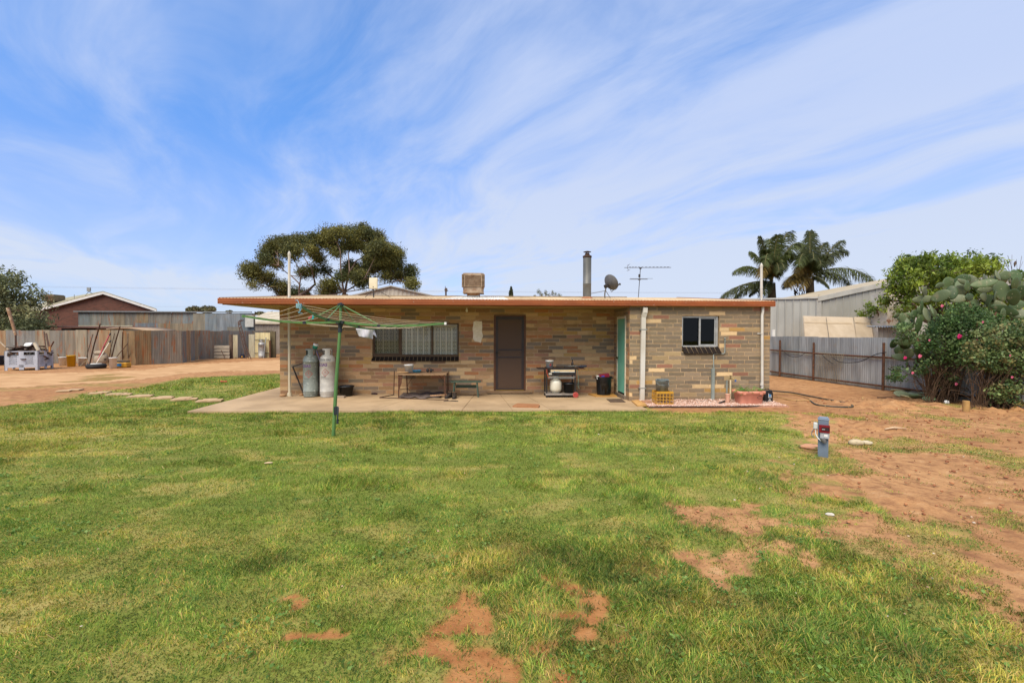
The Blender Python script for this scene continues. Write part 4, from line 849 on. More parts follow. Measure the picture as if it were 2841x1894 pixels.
mb = MB(); mb.box((bx0+.18, Yq-.0065, zt-.097), (bx0+.21, Yq-.004, zt-.078)); mb.box((bx0+.22, Yq-.0065, zt-.094), (bx0+.33, Yq-.004, zt-.086)); mb.build('panel_mark', M('mark_blue', '5aa0c0', '4c90b0', 8., .4), cb_)
mb = MB(); mb.box((bx0+.05, Yq-.004, zt-.165), (bx0+.13, Yq, zt-.125)); mb.build('switch_plate', M('plate_cream', 'cfc8b4', 'bfb8a4', 8., .4), cb_)
for i in range(4):
    x = bx0+.20+i*.165; mb = MB(); mb.tube([(x, Yq-.002, zt-.145), (x, Yq-.03, zt-.145)], .016, 12); mb.box((x-.006, Yq-.038, zt-.155), (x+.006, Yq-.03, zt-.135)); mb.build('knob', mbq, cb_)
for sx, s_ in ((bx0-.02, -1), (bx1+.04, 1)):
    mb = MB()
    for i in range(4): mb.box((sx, Yq+.02+i*.11, zt-.03), (sx+s_*.21, Yq+.10+i*.11, zt-.012))
    mb.box((sx+s_*.02, Yq+.02, zt-.05), (sx+s_*.05, Yq+.43, zt-.031))
    for k in (.08, .14): mb.tube([(sx+s_*k, Yq+.0, zt-.01), (sx+s_*k-.02, Yq+.0, zt+.035)], .005, 5) if s_ < 0 else None
    mb.build('side_shelf', mrust if s_ > 0 else M('shelf_brown', '3c2c22', '2c221c', 8., .7), t)
for x in (bx0+.0, bx1-.02):
    for y in (Yq+.02, Yq+.44):
        mb = MB(); mb.bar((x, y, .09 if x > bx0+.3 and 1 else SZ), (x, y, zt-.036), .035, .035, up=(0, 1, 0)); mb.build('leg', mbq, t)
mb = MB(); mb.box((bx0+.03, Yq-.005, zt-.27), (bx1-.04, Yq+.015, zt-.24)); mb.tube([(bx0+.02, Yq-.03, zt-.22), (bx1-.02, Yq-.03, zt-.22)], .008, 6); mb.build('drip_tray', mgal, t)
mb = MB(); mb.box((bx0-.02, Yq+.0, .105), (bx1+.0, Yq+.46, .13)); mb.box((bx0-.03, Yq-.012, .095), (bx1-.06, Yq, .14)); mb.build('bottom_shelf', M('shelf_metal', 'a0978a', '80776c', 5., .6, .2), t)
mb = MB(); mb.box((bx0+.03, Yq+.01, .07), (bx1-.03, Yq+.03, .094)); mb.build('bottom_rail', mbq, t)
for y in (Yq-.03, Yq+.46):
    mb = MB(); mb.tube([(bx1-.01, y, .10), (bx1-.01, y+.03, .10)], .070, 24); wv2 = mb.build('wheel', M('wheel_red', 'b0443a', '9c3a32', 6., .5), t)
    mb = MB(); mb.lathe([(.055, -.004), (.066, -.006), (.073, .0), (.073, .03), (.066, .034)], (bx1-.01, y, .10), 24, mat=Matrix.Rotation(R(-90), 3, 'X')); mb.build('tyre', M('wheel_rim_red', 'b85648', 'a84c40', 6., .6), wv2)
mb = MB(); mb.tube(curve([(bx0-.0, Yq-.0, zt-.03), (bx0-.0, Yq-.04, zt-.12), (bx0+.03, Yq-.05, zt-.22), (bx0+.08, Yq-.03, zt-.23)], 6), .007, 6); mb.build('gas_hose', M('orange_hose', 'c8552c', 'b84c28', 5., .5), t)
mb = MB(); mb.tube(curve([(bx1+.03, Yq-.01, zt-.04), (bx1+.06, Yq-.02, zt-.3), (bx1+.05, Yq-.02, zt-.45), (bx1+.08, Yq-.02, zt-.52)], 6), .005, 6); mb.build('lighter_cord', M('green_cord', '6c8c7c', '5c7c6c', 5., .5), t)
# things on the trolley
p = V((W(1524.5, 1010, Yq+.25).x, Yq+.25, zt)); tb = bucket('paint_bucket', 'white labelled pail full of pegs on the left of the barbecue', p, .088, .10, .19, mwhite, handle=False)
mb = MB(); fn = lambda x, y: (.095*math.sin(x/.095), -.0965*math.cos(x/.095), .10+y)
mb.add([fn(-.01+i*.009, -.055) for i in range(6)]+[fn(-.01+i*.009, -.02+.008*i) for i in range(6)], [(i, i+1, i+7, i+6) for i in range(5)]); mb.build('label_red', mtxr, tb, local=True)
mb = text_mb('SALT', .03, lambda x, y: (.093*math.sin((x-.03)/.093), -.0965*math.cos((x-.03)/.093), .12+y)) if 0 else MB()
for i in range(3): mb.add([fn(-.06, .045-.018*i), fn(-.045, .045-.018*i), fn(-.03, .045-.018*i), fn(-.03, .052-.018*i), fn(-.045, .052-.018*i), fn(-.06, .052-.018*i)], [(0, 1, 4, 5), (1, 2, 3, 4)])
mb.build('label_print', mtxk, tb, local=True)
mb = MB(); rr = random.Random(3)
for i in range(12): a = rr.random()*6.28; q = rr.random()*.06; mb.cb((q*math.cos(a), q*math.sin(a), .19+rr.random()*.015), (.05, .012, .012), Matrix.Rotation(rr.random()*3, 3, 'Z')@Matrix.Rotation(rr.uniform(-.6, .6), 3, 'Y'))
mb.build('contents', M('peg_wood', 'c4a480', 'b08c68', 8., .8), tb, local=True)
p = V((W(1588, 1010, Yq+.3).x, Yq+.3, zt)); t2 = T('glass_bottle', 'brown glass bottle standing on the right of the barbecue', 'bottle', p); mb = MB(); mb.lathe([(0, 0), (.032, 0), (.032, .10), (.027, .125), (.013, .155), (.012, .20), (.014, .20), (.014, .212), (0, .212)], p, 18); mb.build('bottle_body', M('brown_glass', '3c2a16', '2e2010', 4., .12, spec=.7), t2); mb = MB(); mb.tube([p+V((0, 0, .2125)), p+V((0, 0, .222))], .015, 12); mb.build('cap', mgal, t2)
mb = MB(); p = V((W(1590, 1015, Yq+.12).x, Yq+.12, zt+.012)); mb.tube(curve([p+V((-.24, .0, .03)), p+V((-.1, .01, .02)), p+V((.1, 0, .03)), p+V((.27, .02, .03))], 5), .012, 8); mb.tube(curve([p+V((-.24, .02, .01)), p+V((0, .03, .045)), p+V((.2, .02, .03))], 5), .01, 8); mb.build('barbecue_tongs', M('steel_dull', '77756f', '5c5a56', 8., .4, .6), label='steel tongs lying across the barbecue plate', cat='tongs')
mb = MB(); q = p+V((.24, .05, .02)); mb.ell(q, (.11, .07, .035), None, 12, 6); mb.ell(q+V((.07, -.03, .01)), (.06, .03, .03), None, 10, 6); mb.ell(q+V((-.09, -.03, .0)), (.07, .025, .018), Matrix.Rotation(.4, 3, 'Z'), 10, 6); mb.build('cloth_glove', M('dark_glove', '2c2e38', '3c3e48', 20., .9, bump=.4), label='dark crumpled glove on the right shelf of the barbecue', cat='glove')
# 9 kg bottle and pot on the lower shelf
p = V((W(1541.5, 1090, Yq+.16).x, Yq+.16, .131)); t2 = T('small_gas_bottle', 'squat cream gas bottle on the lower shelf of the barbecue', 'gas bottle', p); r_ = .152; mwb = M('cream_enamel', 'd8d2bc', 'c8c0a6', 3., .4)
mb = MB(); mb.lathe([(r_*.55, .02), (r_*.85, .045), (r_*.98, .09), (r_, .12), (r_, .255), (r_*.98, .285), (r_*.85, .325), (r_*.5, .36), (0, .37)], p, 32); mb.build('body', mwb, t2)
mb = MB(); mb.lathe([(r_*.62, 0), (r_*.66, 0), (r_*.62, .035)], p, 24); mb.build('foot_ring', mwb, t2)
mb = MB(); rc = .078
mb.lathe([(rc*.95, .335), (rc, .375)], p, 24); mb.lathe([(rc, .375), (rc, .43)], p, 4, -70, -40); mb.lathe([(rc, .375), (rc, .43)], p, 4, -140, -110); mb.lathe([(rc, .375), (rc, .43)], p, 8, 0, 60); mb.lathe([(rc, .375), (rc, .43)], p, 8, 110, 180); mb.lathe([(rc, .43), (rc, .445), (rc+.004, .45), (rc-.004, .45), (rc-.006, .335)], p, 24); mb.build('collar', mwb, t2)
mb = MB(); mb.tube([p+V((0, 0, .36)), p+V((0, 0, .42))], .02, 10); mb.tube([p+V((0, 0, .4)), p+V((0, -.05, .4))], .013, 8); mb.build('valve', mcar, t2)
p = V((W(1578.5, 1090, Yq+.2).x, Yq+.2, .131)); bucket('plant_pot', 'black plastic pot beside the cream gas bottle on the barbecue shelf', p, .125, .15, .26, mblk, handle=False, cat='pot', rim=.012)
# ---- black bin, red box, board
mwood = M('ply_board', 'c09048', 'a87a3c', 3., .7, st=(1, 5, 5), spots=('6e4c2c', 6., .6, .72)); p = G(1675, 1099.5, SZ); Ybn = p.y
a, b = W(1640, 1100, Ybn).x, W(1709, 1100, Ybn).x; mb = MB(); mb.prism([(a, Ybn+.38, SZ), (a+.10, Ybn-.10, SZ), (b, Ybn-.10, SZ), (b, Ybn+.38, SZ)], (0, 0, .035)); mb.build('timber_board', mwood, label='yellow brown board lying under the black bin', cat='board')
p = V((W(1675, 1090, Ybn+.13).x, Ybn+.13, SZ+.036)); mbin = M('bin_black', '19191a', '121213', 3., .35, spots=('33312e', 7., .58, .7)); t = T('rubbish_bin', 'black ribbed plastic bin by the corner near the green door', 'bin', p)
mb = MB()
rib = []
for j, (r_, z) in enumerate([(.175, 0), (.182, .1), (.19, .25), (.198, .43), (.212, .44), (.215, .475), (.205, .48)]):
    for i in range(72): a = 2*math.pi*i/72; q = r_+(.005*(1 if (i//3) % 2 else 0) if j < 4 else 0); rib.append(p+V((q*math.cos(a), q*math.sin(a)*.9, z)))
mb.add(rib, [(j*72+i, j*72+(i+1) % 72, (j+1)*72+(i+1) % 72, (j+1)*72+i) for j in range(6) for i in range(72)], True); mb.add(rib[:72], [tuple(range(71, -1, -1))]); mb.lathe([(.2, .48), (.16, .02), (0, .02)], p, 30); mb.build('bin_body', mbin, t)
for s_ in (-1, 1): mb = MB(); mb.cb(p+V((s_*.225, 0, .44)), (.04, .12, .03)); mb.build('handle', mbin, t)
t = T('carton', 'dark red and purple carton sticking out of the black bin', 'carton', p+V((-.0, -.02, .33))); ro = Matrix.Rotation(-.12, 3, 'Y'); pc = p+V((.0, -.02, .42)); mb = MB(); mb.cb(pc, (.27, .16, .26), ro); mb.build('box', M('carton_red', '8c1e34', '701828', 3., .35, spots=('3c2468', 4., .5, .56)), t)
mb = MB(); mb.cb(pc+ro@V((-.165, 0, .06)), (.07, .12, .09), ro); mb.build('flap', mwhite, t)
mb = MB(); mb.cb(pc+ro@V((-.04, -.0815, .05)), (.08, .002, .09), ro); mb.cb(pc+ro@V((.10, -.0815, -.03)), (.06, .002, .05), ro); mb.build('carton_print', M('print_violet', '6c5cb0', '40308c', 30., .4), t)
mb = MB(); P = [G(1682, 1107.5, SZ), G(1724, 1106.5, SZ), G(1736, 1116, SZ), G(1694, 1116, SZ)]; mb.prism(P, (0, 0, .012)); mb.build('door_mat', M('brown_mat', '5f4c3a', '4f3f30', 20., .95, bump=.5), label='small dark brown doormat in front of the green door', cat='doormat')
mb = MB(); a = G(1422, 1129, SZ); b = G(1494, 1131.5, SZ); c_ = G(1496, 1124, SZ); d = G(1436, 1121.5, SZ); mb.prism([a, a.lerp(b, .2)+V((0, -.02, 0)), b, b.lerp(c_, .5)+V((.02, 0, 0)), c_, d, a.lerp(d, .5)+V((-.01, 0, 0))], (0, 0, .03)); mb.build('flat_plank', M('terracotta_plank', 'a9764e', '93633e', 4., .85, bump=.3, st=(1, 6, 6)), label='flat reddish brown plank on the edge of the slab before the door', cat='plank')
# pavers at the corner of the projection
mpav = M('ochre_paver', 'c79a5c', 'b0864e', 6., .9, bump=.3); mb = MB(); mb.prism([G(1752, 1117, 0)+V((0, 0, .02)), G(1768, 1131, 0)+V((0, 0, .02)), G(1794, 1129, 0)+V((0, 0, .02)), G(1780, 1114, 0)+V((0, 0, .02))], (0, 0, .04)); mb.build('paver', mpav, label='ochre paver laid at the foot of the square downpipe', cat='paver')
mb = MB(); p = G(1793, 1117, .03); mb.prism([p+V((-.12, -.1, 0)), p+V((.09, -.13, 0)), p+V((.11, .05, 0)), p+V((-.08, .1, 0))], (0, 0, .05)); mb.build('brick_piece', M('pink_brick', 'b08468', '9c7258', 9., .9, bump=.4), label='pinkish brick piece beside the ochre paver', cat='brick')
# gravel strip with edging
gx0, gx1, gy0, gy1 = G(1796, 1128).x, G(2166, 1123).x, G(1790, 1130).y, Yf
mb = MB(); mb.box((gx0, gy0+.02, -.05), (XR+.02, gy1, .018)); mb.prism([(XR+.02, gy0+.02, -.05), (gx1, gy0+.12, -.05), (gx1-.1, gy1-.5, -.05), (XR+.02, gy1-.1, -.05)], (0, 0, .066)); mb.build('gravel_bed', M('pink_gravel_base', 'b98d72', 'a87c62', 30., .95), kind='structure')
n = 9000; x = gx0+(gx1-gx0)*rng.random(n); y = gy0+.03+(gy1-gy0-.03)*rng.random(n); k = (x < XR+.02) | (y < gy0+.75-.6*(x-XR)/(gx1-XR+1e-6)); x, y = x[k], y[k]; n = len(x)
z = .022+.05*rng.random(n)*np.exp(-((y-gy1)/.35)**2)+.004; s_ = .010+.008*rng.random(n)
ov = np.array([(1, 0, 0), (-1, 0, 0), (0, 1, 0), (0, -1, 0), (0, 0, .8), (0, 0, -.8)]); fo = np.array([(0, 2, 4), (2, 1, 4), (1, 3, 4), (3, 0, 4), (2, 0, 5), (1, 2, 5), (3, 1, 5), (0, 3, 5)])
rot = rng.normal(size=(n, 3, 3)); rot, _ = np.linalg.qr(rot); vv_ = (ov[None]*s_[:, None, None]*(1+.3*rng.normal(size=(n, 6, 1))))@rot+np.stack([x, y, z], -1)[:, None]
fc = (fo[None]+6*np.arange(n)[:, None, None]).reshape(-1, 3); cv = colvar(n, ['cca48c', 'd4b6a2', 'b8907a', 'dcc6b6', 'a67c66'])
np_mesh('pink_gravel', vv_.reshape(-1, 3), fc, mst, np.repeat(cv, 6, axis=0), kind='stuff', label='strip of pale pink gravel along the foot of the grey brick wall', cat='gravel')
mb = MB(); mb.tube([(gx0, gy0, .01), (4.6, gy0+.01, .015), (5.4, gy0-.01, .008), (6.1, gy0+.02, .016), (gx1, gy0+.12, .01)], .013, 6); mb.build('garden_edging', mcar, label='thin dark edging strip along the front of the pink gravel', cat='edging')
# milk crate and mop bucket
p = G(1845, 1122, .03); Yc = p.y+.16; xc = W(1845, 1100, Yc-.16).x; t = T('milk_crate', 'yellow open sided plastic milk crate standing on the gravel', 'crate', (xc, Yc, .03)); my = M('yellow_plastic', 'c4922c', 'ae7e24', 5., .5, spots=('7a5a24', 8., .62, .74)); hx, hy, hh = .20, .165, .29; mb = MB()
def cfr(mb, z, w_=.018):
    mb.box((xc-hx, Yc-hy, z), (xc+hx, Yc-hy+.014, z+w_)); mb.box((xc-hx, Yc+hy-.014, z), (xc+hx, Yc+hy, z+w_)); mb.box((xc-hx, Yc-hy+.014, z), (xc-hx+.014, Yc+hy-.014, z+w_)); mb.box((xc+hx-.014, Yc-hy+.014, z), (xc+hx, Yc+hy-.014, z+w_))
zb0 = .03; cfr(mb, zb0, .03); cfr(mb, zb0+hh-.035, .035); mb.build('rim', my, t)
for q in range(4):
    mb = MB(); s0 = (-1, 1, 0, 0)[q]; s1 = (0, 0, -1, 1)[q]
    if s1:
        yy_ = Yc+s1*(hy-.008)
        for i in range(6): x = xc-hx+.008+i*(2*hx-.016)/5; mb.box((x-.007, yy_-.005, zb0+.03), (x+.007, yy_+.005, zb0+hh-.035))
        for z in (.10, .17): mb.box((xc-hx+.015, yy_-.0065, zb0+z), (xc+hx-.015, yy_+.0065, zb0+z+.014))
    else:
        xx_ = xc+s0*(hx-.008)
        for i in range(5): y = Yc-hy+.012+i*(2*hy-.024)/4; mb.box((xx_-.005, y-.007, zb0+.03), (xx_+.005, y+.007, zb0+hh-.035))
        for z in (.10, .17): mb.box((xx_-.0065, Yc-hy+.015, zb0+z), (xx_+.0065, Yc+hy-.015, zb0+z+.014))
    mb.build('side_grid', my, t)
mb = MB(); mb.box((xc-hx+.02, Yc-hy+.02, zb0+.004), (xc+hx-.02, Yc+hy-.02, zb0+.012)); mb.build('crate_floor', my, t)
mb = MB(); mb.box((xc-hx-.0, Yc-hy-.0, zb0+hh-.0), (xc+hx, Yc-hy+.05, zb0+hh+.012)); mb.box((xc-hx, Yc+hy-.05, zb0+hh), (xc+hx, Yc+hy, zb0+hh+.012)); mb.box((xc-.1, Yc-hy+.05, zb0+hh), (xc+.1, Yc+hy-.05, zb0+hh+.01)); mb.build('crate_top', my, t)
pm = V((xc-.015, Yc, zb0+hh+.013)); t = T('mop_bucket', 'old galvanised mop bucket with wringer, standing on the yellow crate', 'bucket', pm); mgv = M('zinc', '8c938e', '747b77', 9., .45, .45, bump=.1)
mb = MB(); mb.lathe([(0, 0), (.135, 0), (.150, .235), (.154, .24), (.146, .24), (.130, .01), (0, .01)], pm, 28); mb.build('pail', mgv, t); mb = MB()
mb.tube([pm+V((-.155, -.02, .25)), pm+V((.155, -.02, .25))], .016, 10); mb.tube([pm+V((-.14, -.04, .28)), pm+V((.15, .02, .27))], .014, 10); mb.tube([pm+V((-.15, .03, .26)), pm+V((.15, .04, .25))], .016, 10); mb.build('wringer', mgv, t)
mb = MB(); mb.tube(curve([pm+V((-.155, 0, .21)), pm+V((-.1, -.14, .15)), pm+V((.02, -.165, .15)), pm+V((.12, -.12, .13)), pm+V((.155, 0, .2))], 5), .005, 6); mb.tube(curve([pm+V((-.15, -.03, .19)), pm+V((0, -.165, .12)), pm+V((.14, -.07, .1))], 5), .004, 6); mb.tube(curve([pm+V((.155, -.03, .22)), pm+V((.1, -.14, .17)), pm+V((.13, -.10, .10))], 5), .006, 6); mb.build('handle', mgv, t)
# pink drain pipe and black stub
p = G(2018.5, 1117, .03); t = T('drain_pipe', 'short pink pvc drain pipe standing by the tap', 'pipe', p); mpk = M('pink_pvc', 'd2a084', 'c09074', 4., .6); mb = MB(); mb.lathe([(.048, -.02), (.05, .1), (.06, .21), (.062, .215), (.055, .215), (.045, 0)], p, 20); mb.build('pipe_body', mpk, t)
mb = MB(); mb.tube([G(1995, 1118, .045), G(2010, 1113, .07)], .022, 10); mb.build('black_spout', mblk, label='short black plastic spout lying left of the pink pipe', cat='pipe')
# pink trough with fern
p = G(2087, 1120, .03); Yt = p.y+.13; xt = W(2087, 1100, Yt-.16).x; t = T('planter_trough', 'faded pink plastic trough holding a green fern', 'planter', (xt, Yt, .03)); mpt = M('faded_pink', 'd48e74', 'c07c64', 3., .6, spots=('8c6a58', 5., .62, .72)); mb = MB()
def ring(hw, hd, z, r_=.05, n_=5):
    o = []
    for cx_, cy_, a0 in ((hw-r_, hd-r_, 0), (-hw+r_, hd-r_, 90), (-hw+r_, -hd+r_, 180), (hw-r_, -hd+r_, 270)):
        for i in range(n_): a = R(a0+90*i/(n_-1)); o.append((xt+cx_+r_*math.cos(a), Yt+cy_+r_*math.sin(a), z))
    return o
rs = [ring(.27, .14, .03), ring(.295, .16, .25), ring(.33, .185, .27), ring(.335, .19, .33), ring(.32, .18, .335), ring(.29, .155, .33), ring(.28, .15, .26)]; vs = [q for r_ in rs for q in r_]; nn = 20
mb.add(vs, [(j*nn+i, j*nn+(i+1) % nn, (j+1)*nn+(i+1) % nn, (j+1)*nn+i) for j in range(6) for i in range(nn)], True); mb.add(rs[0], [tuple(range(nn-1, -1, -1))]); mb.build('trough', mpt, t)
for s_ in (-1, 1): mb = MB(); mb.prism([(xt+s_*.20-.05, Yt-.194, .335), (xt+s_*.20+.05, Yt-.194, .335), (xt+s_*.20+.03, Yt-.194, .255), (xt+s_*.20-.03, Yt-.194, .255)], (0, .008, 0)); mb.build('handle', mpt, t)
mb = MB(); mb.box((xt-.28, Yt-.15, .27), (xt+.28, Yt+.15, .30)); mb.build('soil', M('potting_soil', '4a3424', '3a281c', 12., .95), t)
mb = MB(); mb.col = C('5c8a38'); rr = random.Random(5)
def frond(mb, p, d, L, wd, n_=14, droop=.5, cols=('5c8a38', '7aa24c', '4c7430')):
    d = V(d).normalized(); q = V(p); up = V((0, 0, 1)); st = L/n_; sd_ = d.cross(up).normalized()
    for i in range(n_):
        q2 = q+d*st; d = (d+V((0, 0, -droop*st/L*2.2))).normalized(); w_ = wd*math.sin(math.pi*(i+1.2)/(n_+1.6))
        mb.col = C(rr.choice(cols))
        for s_ in (-1, 1):
            tip = q+sd_*s_*w_+d*st*1.2+V((0, 0, -w_*.25)); mb.add([q, q+d*st*.75, tip], [(0, 1, 2)])
        q = q2
for c0, n_ in (((xt-.13, Yt-.02, .30), 26), ((xt+.17, Yt, .30), 14)):
    for i in range(n_): a = rr.random()*6.28; frond(mb, V(c0)+V((rr.uniform(-.08, .08), rr.uniform(-.05, .05), 0)), (math.cos(a), math.sin(a)*.7, rr.uniform(.6, 1.9)), rr.uniform(.18, .30), .055, droop=rr.uniform(.5, 1.3))
mb.build('fern', mleaf, t)
mb = MB(); mb.tube(curve([(xt+.18, Yt-.196, .24), (xt+.10, Yt-.197, .19), (xt+.17, Yt-.196, .15), (xt+.24, Yt-.196, .2), (xt+.16, Yt-.196, .22)], 6), .004, 5); mb.build('wire_tangle', mcar, t)
# jerry can
p = G(2133, 1117, .02); yj = p.y+.08; xj = p.x; t = T('jerry_can', 'black plastic jerry can with label right of the pink trough', 'jerry can', (xj, yj, .02)); mb = MB(); mb.box((xj-.105, yj-.08, .02), (xj+.105, yj+.08, .27)); mb.prism([(xj-.105, yj-.08, .27), (xj+.105, yj-.08, .27), (xj+.06, yj-.08, .315), (xj-.07, yj-.08, .315)], (0, .16, 0)); o = mb.build('can', mblk, t); bv = o.modifiers.new('b', 'BEVEL'); bv.width = .012; bv.segments = 2
mb = MB(); mb.tube([(xj-.06, yj, .31), (xj-.05, yj, .345), (xj+.04, yj, .345), (xj+.06, yj, .31)], .011, 8); mb.build('handle', mblk, t); mb = MB(); mb.tube([(xj+.075, yj-.03, .29), (xj+.085, yj-.03, .325)], .02, 12); mb.build('cap', mblk, t)
mb = MB(); mb.box((xj+.0, yj-.0815, .17), (xj+.05, yj-.08, .225)); mb.build('label_blue', M('label_blue', '3c88b8', '3070a0', 40., .4), t); mb = MB()
for (a, b, z0, z1) in ((-.01, .0, .15, .25), (.05, .06, .15, .21), (-.02, .07, .145, .155), (-.02, .07, .05, .062), (-.01, .05, .08, .09), (0, .04, .10, .11)): mb.box((xj+a, yj-.082, z0), (xj+b, yj-.0802, z1))
mb.build('label_print', mwhite, t)
# jars on the inside window ledge
p = W(1951, 956, Yf+.18); zl = b0 if 0 else W(1950, 956.5, Yf+.16).z
mb = MB(); mb.box((rx0+.03, Yf+.125, zl-.03), (rx1-.05, Yf+.28, zl)); mb.build('inner_ledge', M('ledge_cream', '8a8272', '7a7264', 5., .6), H)
p = V((p.x, Yf+.2, zl)); t = T('white_jar', 'white lidded jar standing inside the aluminium window', 'jar', p); mb = MB(); mb.lathe([(0, 0), (.05, 0), (.065, .03), (.055, .065), (0, .065)], p, 18); mb.build('jar_body', mwhite, t); mb = MB(); mb.lathe([(.055, .066), (.045, .085), (.012, .09), (.014, .108), (0, .112)], p, 18); mb.build('lid', mwhite, t)
q = W(1933, 956, Yf+.2); q = V((q.x, Yf+.2, zl)); mb = MB(); mb.lathe([(0, 0), (.028, 0), (.035, .035), (.03, .035), (.025, .005), (0, .005)], q, 16); mb.build('small_cup', mwhite, label='tiny white cup left of the jar inside the aluminium window', cat='cup')
# ================================================================ clothesline
cb0 = Gd(925, 7.76); hubp = PD(945, 894, 7.85); topp = PD(945.5, 845, 7.85)
t = T('rotary_clothesline', 'green rotary clothesline standing in the lawn with four arms', 'clothesline', cb0)
cb0 = G(924, 1208); mb = MB(); mb.tube([cb0-V((0, 0, .1)), cb0.lerp(topp, .42), hubp, topp], [.029, .029, .024, .022], 14); mb.build('post', mgrn, t)
mb = MB(); d = (topp-cb0).normalized(); mb.tube([topp-d*.02, topp+d*.015], [.05, .055], 14); mb.tube([topp+d*.015, topp+d*.03], [.04, .015], 12)
mb.tube([hubp-d*.10, hubp-d*.03, hubp+d*.02], [.031, .045, .055], 14); mb.cb(hubp, (.12, .12, .05)); mb.tube([hubp-d*.17, hubp-d*.10], .034, 12); mb.build('hub', mdkpl, t)
tips = [PD(678, 877, 7.9), PD(831, 847, 6.3), PD(1233, 897, 7.7), PD(1063, 910, 9.3)]
for tp_ in tips:
    mb = MB(); st_ = hubp+(tp_-hubp)*.02; bow = [st_.lerp(tp_, q)+V((0, 0, -.05*math.sin(math.pi*q))) for q in (0, .2, .4, .6, .8, 1)]
    for a, b in zip(bow, bow[1:]): mb.bar(a, b+(b-a)*.01, .024, .034)
    arm = mb.build('arm', mgrn, t); j = bow[2].lerp(bow[1], .2)
    mb = MB(); mb.tube([topp+V((0, 0, .0)), j+V((0, 0, .01))], .0105, 8); mb.build('strut', mgrn, arm)
    mb = MB(); mb.cb(j, (.05, .05, .045)); mb.build('strut_clamp', mdkpl, arm)
    mb = MB(); dd = (tp_-hubp).normalized(); mb.bar(tp_, tp_+dd*.035, .034, .042); mb.build('end_cap', mwhite if tp_ == tips[2] else mgrn, arm)
ml = M('line_cord', 'c8b494', 'b8a284', 5., .6)
for k in (.985, .88, .76, .64, .52):
    mb = MB()
    for i in range(4):
        a = hubp.lerp(tips[i], k)+V((0, 0, .015-.05*math.sin(math.pi*k))); b = hubp.lerp(tips[(i+1) % 4], k)+V((0, 0, .015-.05*math.sin(math.pi*k))); mb.tube([a.lerp(b, q)-V((0, 0, .05*k*math.sin(math.pi*q))) for q in (0, .17, .33, .5, .67, .83, 1)], .0032, 5, False)
    mb.build('line', ml, t)
mb = MB(); c1 = cb0.lerp(topp, .17)+V((.035, -.03, 0)); mb.cb(cb0.lerp(topp, .19)+V((.03, -.01, 0)), (.06, .06, .13)); mb.build('winder_box', mdkpl, t); mb = MB(); c1 = cb0.lerp(topp, .22)+V((.06, -.05, 0)); mb.tube([c1, c1+V((.02, -.02, -.01)), c1+V((.01, -.03, -.20))], .012, 8); mb.tube([c1+V((.01, -.03, -.2)), c1+V((.01, -.03, -.27))], .02, 10); mb.build('crank_handle', mdkpl, t)
# cloth draped over the far arm, rope, pegs
mcl = M('white_cloth', 'dcd8da', 'cbc6ca', 2., .8, trans=.25); Dm = 8.9
u0 = [(987, 911), (1037, 912)]; mb = MB(); vs = []; nn_ = 12
for i in range(nn_+1):
    s_ = i/nn_
    for j in range(9):
        q = j/8; u = 987+49*s_+(9+2*s_)*q*(1-s_)*1.0-2*q*s_; vb = 911+q*(22+8*s_)
        p = PD(u, vb, Dm+.05*math.sin(s_*7+q*2)*q+.02*math.sin(s_*15)); vs.append(p)
mb.add(vs, [(i*9+j, (i+1)*9+j, (i+1)*9+j+1, i*9+j+1) for i in range(nn_) for j in range(8)], True)
vs = []
for i in range(7):
    for j in range(6):
        s_ = i/6; q = j/5; vs.append(PD(1034+(3+9*q)*s_, 912+q*(16+8*s_), Dm+.12+.1*s_+.03*math.sin(q*5)))
mb.add(vs, [(i*6+j, (i+1)*6+j, (i+1)*6+j+1, i*6+j+1) for i in range(6) for j in range(5)], True); o = mb.build('hanging_cloth', mcl, label='white cloth pegged over a clothesline arm and blowing slightly', cat='cloth'); o.modifiers.new('s', 'SOLIDIFY').thickness = .003
mro = M('blue_rope', '7ca0a4', '648c94', 12., .8); mb = MB(); a = tips[1]; rr = random.Random(8)
mb.tube(curve([PD(820, 834, 6.28), PD(825, 833, 6.28), PD(829, 841, 6.26), PD(830, 850, 6.25), PD(833, 862, 6.25), PD(829, 868, 6.25), PD(835, 869, 6.26), PD(839, 869, 6.27)], 6), .006, 6)
mb.tube(curve([PD(831, 843, 6.26), PD(835, 852, 6.25), PD(834, 862, 6.25), PD(827, 866, 6.25)], 6), .005, 6); 
for i in range(5): mb.tube(curve([a+V((-.03, -.03, .02-.012*i)), a+V((.0, -.05, .01-.012*i)), a+V((.035, -.02, .02-.012*i)), a+V((0, .03, .01-.012*i)), a+V((-.03, -.03, .015-.012*i))], 4), .006, 6)
mb.build('tied_rope', mro, label='pale blue rope knotted round the nearest clothesline arm tip', cat='rope')
for lb, u, v, D_, c1, tilt in (('pink clothes peg clipped to the line left of the post', 861.5, 880, 7.3, 'c8505c', 1.0), ('teal clothes peg clipped beside the pink one', 868.5, 879.5, 7.25, '2a9a9c', .1), ('wooden clothes peg hanging from the line at the post', 950, 905, 8.2, 'b09468', 0.)):
    c_ = PD(u, v, D_); mb = MB(); ro = Matrix.Rotation(tilt, 3, 'Y')
    for s_ in (-1, 1): mb.cb(c_+ro@V((s_*.007, 0, 0)), (.009, .012, .075), ro@Matrix.Rotation(s_*.07, 3, 'Y'))
    mb.tube([c_+ro@V((-.014, 0, .01)), c_+ro@V((.014, 0, .01))], .005, 6); mb.build('clothes_peg', M('peg_'+lb.split()[0], c1, c1, 5., .5), label=lb, cat='clothes peg', group='clothes pegs on the rotary line')
